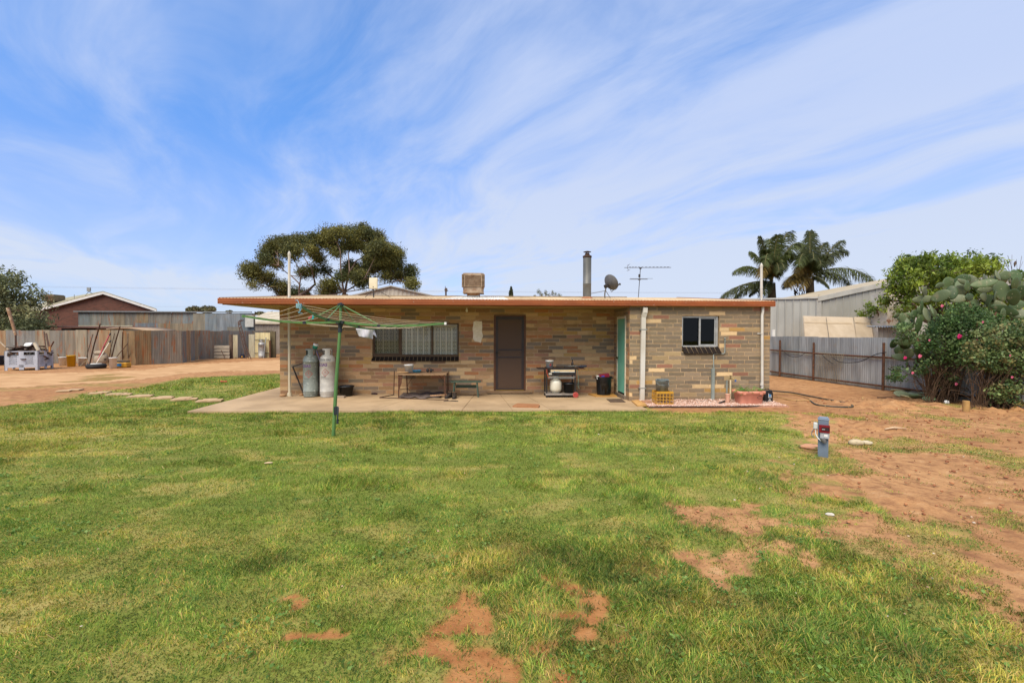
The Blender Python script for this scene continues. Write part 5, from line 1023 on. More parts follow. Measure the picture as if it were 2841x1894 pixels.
# ================================================================ things on the roof
def roofz(y): return ze+(zr-ze)*(min(y, RYr)-RYf)/(RYr-RYf)
Yc = 15.2; a = W(1281, 800, Yc); b = W(1344.5, 800, Yc); cx = (a.x+b.x)/2; hw = (b.x-a.x)/2; zt = W(1312, 757, Yc).z; zk = W(1312, 796, Yc).z; zm = W(1312, 808, Yc).z; zb_ = roofz(Yc)
t = T('evaporative_cooler', 'rust stained cream evaporative cooler box with louvres on the roof', 'air cooler', (cx, Yc+hw, zb_)); mec = M('cooler_cream', 'a8937a', '8f7860', 5., .7, spots=('7c4e2c', 6., .56, .70)); mec2 = M('cooler_pad', '7a5636', '5e3f26', 10., .9)
yc = Yc+hw; c_ = .1*hw/.33; mb = MB()
def octa(h, z, ch): return [(cx-h+ch, yc-h, z), (cx+h-ch, yc-h, z), (cx+h, yc-h+ch, z), (cx+h, yc+h-ch, z), (cx+h-ch, yc+h, z), (cx-h+ch, yc+h, z), (cx-h, yc+h-ch, z), (cx-h, yc-h+ch, z)]
mb.prism(octa(hw-.02, zk, .09), (0, 0, zt-zk-.03)); mb.prism(octa(hw-.03, zt-.03, .09), (0, 0, .035))
mb.prism(octa(hw*.90, zm-.02, .07), (0, 0, zk-zm+.02)); mb.box((cx-hw*.92, yc-hw*.92, zm-.045), (cx+hw*.92, yc+hw*.92, zm-.02)); mb.build('casing', mec, t)
mb = MB(); mb.box((cx-hw*.74, yc-hw-.002, zk+.03), (cx+hw*.74, yc-hw+.03, zt-.075)); lp = mb.build('louvre_panel', mec2, t)
mb = MB(); n = 9
for i in range(n+1): z = zk+.035+(zt-.075-zk-.04)*i/n; mb.cb((cx, yc-hw-.012, z), (hw*1.46, .03, .007), Matrix.Rotation(-.5, 3, 'X'))
mb.build('louvre', mec, lp)
mb = MB()
for s_ in (-1, 1):
    mb.box((cx+s_*hw*.74-.012, yc-hw-.02, zk+.01), (cx+s_*hw*.74+.012, yc-hw-.002, zt-.05)); mb.box((cx+s_*hw*.98-.012, yc-hw+.07, zk), (cx+s_*hw*.98+.012, yc-hw+.12, zt-.03))
    for i in range(n+1): z = zk+.03+(zt-.06-zk-.03)*i/n; mb.box((cx+s_*hw*.76, yc-hw-.0, z-.006), (cx+s_*hw*.99, yc-hw+.09, z+.006))
mb.box((cx-hw*.74, yc-hw-.02, zt-.075), (cx+hw*.74, yc-hw-.002, zt-.05)); mb.build('corner_louvres', mec, t)
mb = MB(); mb.box((cx-hw*.56, yc-hw*.6, zb_-.05), (cx+hw*.56, yc+hw*.6, zm-.046)); mb.build('duct', M('duct_rust', 'a07850', '84552e', 4., .7, spots=('cfc0a8', 6., .6, .7)), t)
mb = MB(); mb.box((cx-hw*.95, yc-hw*.9, zb_-.02), (cx-hw*.6, yc-hw*.5, zb_+.05)); mb.box((cx+hw*.6, yc-hw*.9, zb_-.02), (cx+hw*.95, yc-hw*.5, zb_+.05)); mb.box((cx-hw*.56, yc-hw*.63, zb_-.04), (cx+hw*.56, yc-hw*.61, zb_+.07)); mb.build('flashing', mgal, t)
# satellite dish
Yd = 14.6; c_ = W(1690, 787, Yd); t = T('satellite_dish', 'dark grey satellite dish on a bent mast right of the flue', 'satellite dish', (W(1678, 826, Yd).x, Yd, roofz(Yd))); mds = M('dish_grey', '5a5855', '4c4a48', 5., .6)
r_ = .265; rot = Matrix.Rotation(R(42), 3, 'Z')@Matrix.Rotation(R(-62), 3, 'X'); rot = V((.74, .50, .45)).to_track_quat('Z', 'Y').to_matrix(); mb = MB()
prof = [(r_*q, .16*q*q*r_/.265) for q in (0.01, .25, .5, .75, .9, 1)]; mb.lathe(prof, c_-rot@V((0, 0, .05)), 32, mat=rot); mb.lathe([(r_*q, .16*q*q+.006) for q in (1, .75, .5, .25, .01)], c_-rot@V((0, 0, .05)), 32, mat=rot); mb.build('dish', mds, t)
mm_ = M('mast_metal', '6c655a', '57514a', 8., .6, .3); m0 = W(1678, 826, Yd); m0.z = roofz(Yd); m1 = c_-rot@V((-.05, .03, .10))
mb = MB(); mb.tube(curve([m0, V((m0.x+.0, Yd, m0.z+.16)), V((m0.x+.02, Yd, m0.z+.26)), m1], 5), .02, 10); mb.build('mast', mm_, t)
mb = MB(); mb.tube([V((m0.x, Yd, m0.z+.24)), V((W(1636, 815, Yd).x, Yd-.0, W(1636, 815, Yd).z))], .009, 6); mb.tube([V((m0.x+.03, Yd, m0.z+.24)), W(1694, 828, Yd)], .009, 6); mb.build('stay', mm_, t)
mb = MB(); mb.cb(m1, (.09, .10, .12), rot); mb.tube([m1+V((.03, -.02, -.02)), c_-rot@V((0, .16, .02))], .014, 6); mb.build('bracket', mcar, t)
e0 = W(1697, 807, Yd+.05); e1 = W(1719, 789, Yd+.35); mb = MB(); mb.tube(curve([c_-rot@V((0, .12, .03)), e0+V((0, 0, -.02)), W(1703, 803, Yd+.15), e1], 5), .009, 6); mb.build('feed_arm', mm_, t); mb = MB(); mb.cb(e1, (.07, .06, .04)); mb.tube([e1, e1+V((.01, 0, .04))], .022, 10); mb.build('receiver', mcar, t)
# television antenna
Ya = 17.; a0 = W(1771, 825, Ya); a0.z = roofz(Ya); a1 = W(1777, 742, Ya); t = T('tv_antenna', 'tall thin television antenna with long horizontal boom on the roof ridge', 'antenna', a0); man = M('antenna_metal', '6a6a6e', '55555a', 8., .5, .4)
mb = MB(); mb.tube([a0, W(1773.5, 790, Ya), a1], .014, 8); mb.build('mast', man, t)
b0_ = W(1732, 742.3, Ya); b1_ = W(1862, 742, Ya); mb = MB(); mb.bar(b0_, b1_, .018, .018); mb.build('boom', man, t)
for f in (.12, .18, .24, .31, .38, .46, .54, .62, .70, .78, .86, .93):
    p = b0_.lerp(b1_, f); mb = MB(); mb.tube([p+V((0, -.14, .01)), p+V((0, .14, .01))], .005, 5); mb.cb(p+V((0, 0, .014)), (.05, .03, .018)); mb.build('element', man, t)
mb = MB()
for s_ in (-1, 1): mb.bar(b0_.lerp(b1_, .06), b0_.lerp(b1_, .09)+V((0, 0, s_*.10)), .012, .012); mb.tube([b0_.lerp(b1_, .09)+V((0, -.2, s_*.1)), b0_.lerp(b1_, .09)+V((0, .2, s_*.1))], .006, 5)
mb.build('reflector', man, t)
mb = MB(); mb.cb(W(1777, 744, Ya), (.07, .05, .05)); mb.cb(W(1774, 765, Ya), (.06, .06, .11)); mb.build('junction_box', mcar, t)
l0 = W(1743, 774.5, Ya); l1 = W(1806, 774.5, Ya); mb = MB(); mb.bar(W(1749, 774.5, Ya), W(1796, 774.5, Ya), .022, .02); mb.tube([l0+V((0, -.2, 0)), l1+V((0, -.2, 0))], .006, 5); mb.tube([l0+V((.1, .2, .02)), l1+V((-.05, .2, .02))], .006, 5); mb.cb(W(1774, 775, Ya), (.08, .10, .04)); mb.build('lower_dipole', man, t)
# flat panel antenna
Yp_ = 13.2; t = T('panel_antenna', 'small cream flat panel antenna on a wire tripod above the left roof', 'antenna', V((W(1035, 822, Yp_).x, Yp_, roofz(Yp_)))); p = W(1036, 786, Yp_); mb = MB(); mb.cb(p, (.235, .05, .31)); o = mb.build('panel', M('panel_cream', 'd8ccae', 'c8bc9c', 3., .5), t); bv = o.modifiers.new('b', 'BEVEL'); bv.width = .03; bv.segments = 3
mb = MB(); mb.tube([p+V((0, -.026, -.1)), p+V((0, -.03, -.1))], .014, 8); mb.build('screw', mcar, t); q = V((p.x, Yp_+.03, roofz(Yp_))); mb = MB(); mb.tube([q, p+V((-.02, .04, -.12))], .018, 8); mb.build('mast', mcar, t)
for (u, dy) in ((1012, 0), (1085, .1)): e = W(u, 822, Yp_+dy); e.z = roofz(Yp_+dy); mb = MB(); mb.tube([p+V((0, .04, -.13)), e], .007, 5); mb.build('stay', mcar, t)
# ================================================================ left yard: fence of old iron sheets
def iron_mat(name, rusty=.6, metal=.2):
    m, nt, b, oc = mat0(name); oi = nt.new('ShaderNodeObjectInfo'); v = nt.scale(oc, (3., 3., .35)); n1 = nt.noise(v, 1.6, 5., .65)
    base = nt.mix(1., oi.outputs['Color'], nt.mix(nt.ramp(n1, .3, .7), (1.15, 1.15, 1.15, 1), (.68, .68, .68, 1)), 'MULTIPLY')
    n2 = nt.noise(nt.scale(oc, (5, 5, .8)), 1.3, 5., .7, .4); c = nt.mix(nt.math('MULTIPLY', nt.ramp(n2, rusty, rusty+.13), .8), base, C('93592f'))
    n3 = nt.noise(oc, 3.3, 4., .6); c = nt.mix(nt.math('MULTIPLY', nt.ramp(n3, .5, .8), .35), c, C('9a8262'))
    nt.l.new(c, b.inputs['Base Color']); b.inputs['Roughness'].default_value = .6; b.inputs['Metallic'].default_value = metal; b.inputs['Specular IOR Level'].default_value = .3; return m
miron = iron_mat('weathered_iron', .53); miron2 = iron_mat('zincalume', .78, .25)
def fence(t, P, zt, pal, mat, w_=.76, pitch=.076, amp=.009, z0=0, seed=1, name='iron_sheet', jit=.025):
    r_ = random.Random(seed); k = 0; flip = 0
    for (a, b) in zip(P, P[1:]):
        a = V((a[0], a[1], 0)); b = V((b[0], b[1], 0)); L = (b-a).length; n = max(1, round(L/w_))
        for i in range(n):
            q = a.lerp(b, i/n); e = a.lerp(b, (i+1)/n); nn = (b-a).normalized(); nn = V((nn.y, -nn.x, 0))*(.006 if flip else -.006); flip ^= 1
            mb = MB(); mb.corr(q+nn, e+nn, z0, zt+r_.uniform(-jit, jit), pitch, amp); o = mb.build(name, mat, t, color=C(r_.choice(pal)))
PF = ['8a8070', '857a68', '93866e', '7e786c', '9a8060', '8a8880', '88704f', '7c7c76', '958a74']
FP = [G(-140, 1012), G(180, 1012), G(372, 1015), G(500, 1007.5), G(551, 997.5), G(700, 990), G(760, 988)]; FP[2] = G(376, 1012); FP[3] = G(505, 1006.5); FP[1] = G(180, 1007.5); FP[0] = V((FP[1].x-12, FP[1].y+.2, 0))
t = T('iron_fence', 'long patchwork fence of old corrugated iron behind the driveway on the left', 'fence', FP[3])
zF = 1.735
fence(t, FP, zF, PF, miron, seed=4)
mb = MB()
for a, b in zip(FP, FP[1:]):
    nn = (b-a).normalized(); nn = V((nn.y, -nn.x, 0))
    for z in (.5, 1.5): mb.bar(a-nn*.05+V((0, 0, z)), b-nn*.05+V((0, 0, z)), .05, .07)
mb.build('rail', mrust, t)
# cream sheets standing in the far end of the fence
mcs = iron_mat('cream_sheet', .7)
for u0_, u1_, v0_, v1_, D_, c in ((645, 659, 929, 994, 28.3, 'c2b696'), (690, 706, 927, 993, 28.6, 'b8b094'), (708, 749, 922.5, 993, 28.3, 'cfc090')):
    a = G(u0_, v1_-1); y = a.y-.0; x0_, x1_ = W(u0_, 950, a.y).x, W(u1_, 950, a.y).x; mb = MB(); mb.corr((x0_, a.y), (x1_, a.y), 0, W(u0_, v0_, a.y).z, .19, .012, 6); o = mb.build('cream_sheet', mcs, t, color=C(c))
# timber post, pile of sheet offcuts, gate frame
a = G(641, 994.5); t = T('timber_post', 'dark weathered timber post rising before the left iron fence', 'post', a); mb = MB(); mb.cb(a+V((0, 0, .75)), (.17, .15, 1.5)); mb.build('post_body', M('old_timber', '6a5644', '54443a', 3., .9, st=(5, 5, 1), bump=.4), t)
x0_, x1_ = W(584, 980, a.y-.3).x, W(637, 980, a.y-.3).x; t = T('stacked_panels', 'stack of grey ribbed boards leaning by the timber post', 'panels', V(((x0_+x1_)/2, a.y-.25, 0))); mgp = M('grey_board', '9a8e7c', '83786a', 4., .8, st=(1, 1, 3))
for i in range(4): mb = MB(); mb.prism([(x0_+.03*i*(i % 2), a.y-.33, .05+i*.20), (x1_, a.y-.33, .05+i*.20), (x1_, a.y-.30, .225+i*.20), (x0_+.02*i, a.y-.30, .225+i*.20)], (0, .05, 0)); mb.build('board', mgp, t)
mb = MB(); mb.tube([G(617, 982), G(635, 996)+V((0, 0, .1))], .025, 6) if 0 else mb.tube([V((x0_+.75, a.y-.5, .55)), V((x1_-.1, a.y-.62, .05))], .022, 6); mb.build('leaning_stick', mrod, label='short dark stick leaning on the ribbed boards', cat='stick')
# rusty ladder leaning on the fence
mb = None; base = G(690, 996); t = T('rusty_ladder', 'tall narrow rusty ladder with curved top leaning on the iron fence', 'ladder', base); yl = base.y
def LP(u, v, dy=0): return W(u, v, yl+dy)
Lr = curve([LP(683, 995), LP(674, 955, .2), LP(664, 912, .4), LP(661, 896, .5), LP(664, 890, .6), LP(671, 888, .8)], 5); Rr = curve([LP(696, 995), LP(682, 955, .2), LP(669, 905, .4), LP(665, 896, .5), LP(668, 891, .6), LP(676, 888, .8)], 5)
for q in (Lr, Rr): mb = MB(); mb.tube(q, .028, 6); mb.build('rail', mrod, t)
for i in range(1, 10): a_ = Lr[int(i*1.75)]; b_ = Rr[int(i*1.75)]; mb = MB(); mb.tube([a_, b_], .024, 6); mb.build('rung', mrod, t)
mb = MB(); a_, b_ = LP(690, 994), LP(672, 930, .2); mb.tube([a_, b_], .018, 5); mb.build('brace', mrod, t)
# silver gas cylinder in front of the cream gate
p = G(726, 992.5); gs = big_cyl('silver gas cylinder far off before the cream sheet at the left fence', p, M('silver_steel', 'b4b2ac', '9c9a94', 5., .45, .3), H_=1.15, r=.20, group=None)
cyl_text('PROPANE', .10, .05, .86, .2, mtxk, gs, .002); cyl_text('GAS', .10, .15, .76, .2, mtxk, gs, .002); cyl_text('LPG', .08, .1, .5, .2, mtxk, gs, .002)
mb = MB(); mb.tube([G(731, 993)+V((0, 0, 0)), W(738, 936, G(731, 993).y+.2)], .03, 6); mb.build('leaning_pipe', mgal, label='grey pipe leaning beside the silver cylinder', cat='pipe')
t = T('gate_frame', 'dark steel gate bars across the cream sheet behind the silver cylinder', 'gate', G(728, 991.5)); y = G(728, 992).y-.08
for v in (942, 979.5): mb = MB(); mb.tube([W(706, v, y), W(746, v, y)], .022, 6); mb.build('rail', mcar, t)
mb = MB(); mb.box((W(748, 950, y).x-.02, y-.03, 0), (W(748, 950, y).x+.06, y+.03, W(748, 944, y).z)); mb.build('gate_post', mrust, t)
x0_ = W(756, 950, y+.4).x; t = T('mossy_post', 'broad mossy timber post beside the left corner of the house', 'post', (x0_, y+.4, 0)); mb = MB(); mb.cb((x0_+.05, y+.4, .85), (.28, .2, 1.7)); mb.build('post_body', M('mossy_timber', '6c6448', '5c5038', 2., .95, st=(4, 4, 1)), t)
p = G(673, 993); t = T('small_jerry_can', 'small dark blue can with yellow label at the foot of the ladder', 'can', p, 1e-6); ORG[t.name] = V((0, 0, 0)); mb = MB(); mb.box((-.12, -.08, 0), (.12, .08, .18)); mb.prism([(-.12, -.08, .18), (.12, -.08, .18), (.07, -.08, .24), (-.07, -.08, .24)], (0, .16, 0)); mb.build('can', M('navy_plastic', '263048', '1c2438', 6., .5), t, local=True); mb = MB(); mb.box((-.05, -.084, .04), (.05, -.0805, .14)); mb.build('label_plate', my, t, local=True)
# ---- iron shed wall behind the fence
ys_ = 33.; t = T('iron_shed', 'tall patchwork shed of grey corrugated iron rising behind the fence', 'shed', W(450, 917, ys_)); X = lambda u, y=ys_: W(u, 900, y).x; Z = lambda v, y=ys_, u=450: W(u, v, y).z
def wall_sheets(u0_, u1_, v0_, v1_, y, pal, mat, w_=.76, seed=1, par=None, name='iron_sheet', pitch=.076):
    fence(par, [(X(u0_, y), y), (X(u1_, y), y)], Z(v0_, y), pal, mat, w_, z0=Z(v1_, y), seed=seed, name=name, jit=.02, pitch=pitch, amp=.012)
wall_sheets(217, 540, 864, 904, ys_, ['7c8280', '877c68', '8a8a80', '8c7c62', '837e72'], miron, seed=2, par=t)
wall_sheets(369, 540, 896, 935, ys_-.06, ['747c80', '7c8284', '8a7e68'], miron, seed=7, par=t)
wall_sheets(536, 700, 869, 950, ys_-.1, ['7c8486', '868c8e', '8c8574', '727a7c'], miron2, seed=5, par=t); wall_sheets(630, 705, 906, 925, ys_-.2, ['6c7476', '7f7a6c'], miron2, seed=9, par=t)
mb = MB(); mb.box((X(209), ys_-.15, Z(866.5)), (X(700), ys_-.02, Z(863.5))); mb.build('ridge_flashing', M('dull_flashing', '7c8080', '6c7070', 6., .7), t)
mb = MB(); mb.corr((X(219), ys_-.05), (X(369), ys_-.05), Z(910), Z(903), .15, .02); mb.build('white_strip', M('pale_iron', 'b4ac94', 'a09880', 5., .7), t)
mb = MB(); mb.box((X(218), ys_+.02, 0), (X(700), ys_+.4, Z(866)-.05)); mb.build('shed_body', M('dull_iron', '6c6a60', '5c5a50', 4., .8), t)
t = T('lean_to_roof', 'low rusty sheet roof with dark opening below the iron shed', 'roof', W(300, 917, 30)); mb = MB(); mb.prism([(X(155, 30), 29, Z(907.5, 30, 200)), (X(345, 30), 29, Z(912, 30, 300)), (X(345, 30), 32.7, Z(908, 30, 300)), (X(155, 30), 32.7, Z(905.5, 30, 200))], (0, 0, .05)); mb.build('roof_sheet', mrust, t)
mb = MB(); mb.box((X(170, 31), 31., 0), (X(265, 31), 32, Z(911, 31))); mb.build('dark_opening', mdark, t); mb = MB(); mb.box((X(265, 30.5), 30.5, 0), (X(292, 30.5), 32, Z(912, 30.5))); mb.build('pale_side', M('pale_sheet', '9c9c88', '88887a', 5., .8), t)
t = T('curved_sheet', 'curved brown iron sheet showing just above the left fence', 'sheet', W(360, 917, 28)); mb = MB(); vs = []
for i in range(21):
    s_ = i/20; u = 310+(425-310)*s_; zt_ = W(u, 917-8.5*math.sin(math.pi*min(1, .22+s_*.78)), 28).z; vs += [(X(u, 28), 27.6, zt_), (X(u, 28), 30, zt_+.03)]
mb.add(vs, [(2*i, 2*i+2, 2*i+3, 2*i+1) for i in range(20)], True); o = mb.build('sheet_body', M('tan_iron', 'a48c70', '8e7458', 5., .8), t); o.modifiers.new('s', 'SOLIDIFY').thickness = .06
# pale flat panel on the shed and cream shed to its right
mb = MB(); mb.box((X(680, 32.6), 32.6, Z(906, 32.6)), (X(703, 32.6), 32.65, Z(874, 32.6))); mb.build('blank_sheet', M('pale_panel', 'b8b6ac', 'a8a69c', 3., .6), label='pale blank sheet fixed beside the tall iron shed', cat='panel')
t = T('cream_shed', 'low cream roofed shed with grey ribbed wall left of the house', 'shed', W(740, 917, 37)); yk = 36.; mcr = M('cream_roof', 'c8bca4', 'b8ac94', 2., .6)
mb = MB(); mb.prism([(X(676, yk), yk, Z(894, yk, 700)), (X(850, yk), yk, Z(894, yk, 700)), (X(850, yk), yk+5, Z(872, yk, 700)+.35), (X(655, yk), yk+5, Z(872, yk, 700)+.35)], (0, 0, .06)); mb.build('roof', mcr, t)
mb = MB(); mb.box((X(702, yk), yk-.08, Z(897.5, yk)), (X(850, yk), yk-.02, Z(893, yk))); mb.build('gutter', mcr, t)
mb = MB(); mb.corr((X(702, yk), yk+.1), (X(850, yk), yk+.1), 0, Z(895, yk), .2, .02); mb.build('wall', M('grey_ribbed', '8f8478', '82786c', 3., .7), t)
# ---- brown brick house, far left
yh = 38.; t = T('far_brick_house', 'red brown brick house with white barge boards at the far left', 'house', W(280, 917, yh)); mbk = bpy.data.materials.new('red_brick'); mbk.use_nodes = True; nt = NT(mbk.node_tree); b = nt.n['Principled BSDF']; tcn = nt.new('ShaderNodeTexCoord'); sw = nt.new('ShaderNodeSeparateXYZ', i={0: tcn.outputs['Object']}); cw = nt.new('ShaderNodeCombineXYZ', i={0: sw.outputs[0], 1: sw.outputs[2], 2: 0.})
bt = nt.new('ShaderNodeTexBrick', i={'Color1': C('63382a'), 'Color2': C('4a2a1e'), 'Mortar': C('5c4638'), 'Scale': 1., 'Mortar Size': .01, 'Brick Width': .24, 'Row Height': .086}); nt.l.new(cw.outputs[0], bt.inputs['Vector']); nt.l.new(bt.outputs[0], b.inputs['Base Color']); b.inputs['Roughness'].default_value = .9
xa, xb, xc_ = X(122, yh), X(430, yh), X(294, yh); zea = Z(861, yh, 122); zeb = Z(861, yh, 430); zap = Z(815, yh, 294)
mb = MB(); mb.prism([(xa+.05, yh, 0), (xb, yh, 0), (xb, yh, zeb-.02), (xc_, yh, zap+.05), (xa+.05, yh, zea+.1)][::1], (PD(153, 832, 49)-V((xc_, yh, zap+.2)))*.97); mb.build('wall', mbk, t)
mb = MB(); mwb2 = M('barge_white', 'd6d2ca', 'c6c2ba', 4., .5)
for (x0_, z0_), (x1_, z1_) in (((xa-.35, zea-.12), (xc_, zap-.04)), ((xc_, zap-.04), (xb+.3, zeb-.1))): mb.prism([(x0_, yh-.25, z0_), (x1_, yh-.25, z1_), (x1_, yh-.25, z1_+.17), (x0_, yh-.25, z0_+.17)], (0, .06, 0))
mb.build('barge_board', mwb2, t)
mb = MB(); mb.prism([(xa-.35, yh-.24, zea+.06), (xc_, yh-.24, zap+.14), (xb+.3, yh-.24, zeb+.08), (xb+.3, yh-.24, zeb+.13), (xc_, yh-.24, zap+.19), (xa-.35, yh-.24, zea+.11)], PD(153, 832, 49)-V((xc_, yh, zap+.2)))
mb.build('roof', M('tan_tiles', 'a09878', '8c8468', 6., .8), t)
# a second, longer roof slope to the left rear with its cooler
if 0: mb = MB(); mb.prism([(X(80, 42), 42, 2.6), (X(294, 42), 42, Z(816, 42, 294)+.2), (X(294, 50), 50, Z(816, 42, 294)+.2), (X(80, 50), 50, 2.6)], (0, 0, .08)); mb.build('rear_roof', bpy.data.materials['tan_tiles'], t)
yc2 = 39.5; mb = MB(); t = T('roof_cooler', 'brown louvred cooler box on the far brick house roof', 'air cooler', W(134, 838, yc2)); mb.box((X(116.5, yc2), yc2, Z(835, yc2, 134)), (X(151.5, yc2), yc2+1, Z(818, yc2, 134))); mb.box((X(120, yc2), yc2+.05, Z(817.8, yc2, 134)), (X(149, yc2), yc2+.95, Z(816.5, yc2, 134))); mb.box((X(125, yc2), yc2+.2, Z(846, yc2, 134)), (X(145, yc2), yc2+.8, Z(835, yc2, 134))); mb.build('casing', M('brown_cooler', '7c6c54', '6a5c46', 5., .7), t)
mb = MB()
for i in range(7): z = Z(821+i*2.1, yc2, 134); mb.box((X(127, yc2), yc2-.03, z-.01), (X(150, yc2), yc2-.002, z+.01))
mb.build('louvre', mec2, t)
yq = 37.8; mb = MB(); t = T('square_antenna', 'small grey square antenna on the ridge of the far brick house', 'antenna', W(247, 812, yq)); mb.box((X(242, yq), yq, Z(808, yq, 247)), (X(251, yq), yq+.1, Z(797.5, yq, 247))); mb.build('panel', mgal, t); mb = MB(); c_ = V((X(246.5, yq), yq+.05, Z(808, yq, 247))); mb.tube([c_, V((X(228, yq), yq+.3, Z(820, yq, 230)))], .02, 5); mb.tube([c_, V((X(253, yq), yq+.3, Z(817, yq, 250)))], .025, 5); mb.build('leg', mgal, t)
mb = MB(); q = W(206, 822, yq); mb.tube([q-V((0, 0, .2)), W(206, 817, yq)], .02, 5); mb.build('roof_vent', mgal, label='tiny vent stub on the slope of the far brick roof', cat='vent')
mb = MB(); q = W(140, 818, 44); mb.tube([q-V((0, 0, 1)), W(140, 808, 44)], .02, 5); mb.tube([W(133, 809, 44), W(147, 809.5, 44)], .018, 5); mb.build('distant_antenna', mgal, label='tiny aerial above the brown roof cooler', cat='antenna')
# gable shed behind the house
yg = 40.; t = T('gable_shed', 'pale ribbed gable shed peeping over the roof ridge', 'shed', W(1090, 917, yg)); mb = MB(); ap = W(1085, 794, yg); lf = W(970, 822, yg); rt = W(1215, 822, yg); z_e = lf.z-.4; xl_ = lf.x-1.5; xr_ = rt.x+1.6
n = 120; vs = []
for i in range(n+1):
    x = xl_+(xr_-xl_)*i/n; f = (x-xl_)/(ap.x-xl_) if x < ap.x else (xr_-x)/(xr_-ap.x); vs += [(x, yg+.05*(i % 4 in (0, 1)), 0), (x, yg+.05*(i % 4 in (0, 1)), z_e-.1+(ap.z-z_e)*f)]
mb.add(vs, [(2*i, 2*i+2, 2*i+3, 2*i+1) for i in range(n)]); mb.build('wall', M('pale_ribbed', 'b4ac9c', 'a49c8c', 2., .6), t)
mb = MB()
for x_, s_ in ((xl_-.3, 1), (xr_+.3, -1)): mb.prism([(x_, yg-.2, z_e-.15), (ap.x, yg-.2, ap.z-.04), (ap.x, yg-.2, ap.z+.06), (x_, yg-.2, z_e-.02)], (0, 8, 0))
mb.build('roof', M('grey_roof', '98948c', '86827a', 3., .6), t)
# ================================================================ left yard junk
pA, pB, pC = G(12, 1028), G(106, 1026), G(150, 1018); t = T('fruit_bin', 'big white slotted plastic fruit bin heaped with scrap iron', 'bin', pA); mfb = M('white_bin_plastic', 'b4b8c0', 'a4a8ae', 3., .5, spots=('9c8468', 4., .6, .75))
dB = (pB-pA).normalized(); wB = (pB-pA).length; dC = V((-dB.y, dB.x, 0)); lB = 1.25; zB = .83; t['kind'] = None if 0 else ''; del t['kind']
if dC.y < 0: dC = -dC
def side(mb, o, d, L, n_):
    pt = lambda s_, z, k=0.: o+d*s_+V((0, 0, z))+n_*k
    def slab(s0, s1, z0, z1, th=.03): mb.prism([pt(s0, z0), pt(s1, z0), pt(s1, z1), pt(s0, z1)], n_*th)
    slab(0, .10, 0, zB); slab(L-.10, L, 0, zB); slab(.10, L-.10, zB-.04, zB); slab(.10, L-.10, .12, .24); slab(L/2-.08, L/2+.08, .02, zB-.04)
    for s0, s1 in ((.1, L/2-.08), (L/2+.08, L-.1)):
        slab(s0, s0+.06, .24, zB-.22); slab(s1-.06, s1, .24, zB-.22); slab(s0, s1, zB-.24, zB-.18)
        for r_ in range(5): z = .26+r_*.075; slab(s0+.06, s1-.06, z+.03, z+.075, .02)
        for c in range(1, 8): s_ = s0+.06+(s1-s0-.12)*c/8; slab(s_-.011, s_+.011, .24, zB-.24, .022)
for o_, d_, L_, n_ in ((pA, dB, wB, dC), (pB, dC, lB, -dB), (pA+dC*lB, dB, wB, -dC), (pA, dC, lB, dB)): mb = MB(); side(mb, o_, d_, L_, n_); mb.build('side_panel', mfb, t)
mb = MB(); c4 = [pA+dB*.05+dC*.05, pB-dB*.05+dC*.05, pB-dB*.05+dC*(lB-.05), pA+dB*.05+dC*(lB-.05)]; mb.prism([p+V((0, 0, .12)) for p in c4], (0, 0, .03)); mb.build('bin_floor', mfb, t)
mid = pA+dB*wB/2+dC*lB/2; msc = M('scrap_iron', '4c3626', '33241a', 8., .9, spots=('7c5434', 5., .55, .65)); mb = MB(); rr = random.Random(12)
for i in range(70):
    c_ = mid+dB*rr.uniform(-.5, .5)*wB*.9+dC*rr.uniform(-.45, .45)*lB+V((0, 0, rr.uniform(.4, 1.02))); mb.cb(c_, (rr.uniform(.1, .6), rr.uniform(.05, .25), rr.uniform(.01, .05)), Matrix.Rotation(rr.uniform(-.5, .5), 3, 'X')@Matrix.Rotation(rr.uniform(-.5, .5), 3, 'Y')@Matrix.Rotation(rr.random()*3, 3, 'Z'))
mb.build('scrap_heap', msc, label='tangle of rusty sheet and bar scrap heaped in the white bin', cat='scrap', kind='stuff')
yb_ = mid.y
for lb, pts, r_, m_ in (('curved pale bar lying over the left edge of the white bin', [W(-20, 930, yb_), W(10, 958, yb_), W(30, 975, yb_)], .03, M('pale_bar', 'b8a488', 'a08c70', 5., .8)), ('tall dark post standing behind the white bin', [W(43.5, 972, yb_+.9), W(43.5, 929, yb_+.9)], .035, mrod), ('leftmost of two thin rods rising from the right of the bin', [W(128, 975, yb_), W(122, 920, yb_+.4)], .022, mrod), ('thicker rod rising from the right of the bin', [W(137, 972, yb_), W(128, 925, yb_+.4)], .035, mrod), ('short slanting rusty bar at the right corner of the bin', [W(141, 962, yb_), W(149, 947, yb_)], .028, mrust)):
    mb = MB(); mb.tube(pts, r_, 6); mb.build('scrap_bar', m_, label=lb, cat='bar')
q = W(84, 959, yb_); mb = MB(); mb.tube([q+V((-.15, 0, 0)), q+V((.15, 0, .02))], .13, 14); mb.build('white_drum', mwhite, label='small white drum lying on the scrap in the bin', cat='drum')
q = W(103, 962, yb_-.3); mb = MB(); mb.tube([q+V((.06, 0, -.16)), q+V((-.1, 0, .18))], .07, 10); mb.build('pale_pipe', M('pale_pipe', 'c0b49c', 'a89c84', 5., .7), label='short pale pipe piece poking out of the bin', cat='pipe')
mb = MB(); q = W(138.5, 965, yb_-.3); mb.tube([q+V((0, 0, -.18)), q+V((0, 0, .06))], .04, 10); mb.build('wood_stub', M('orange_wood', 'b4844c', '9c7040', 5., .8), label='orange wood stub at the right corner of the bin', cat='stick')
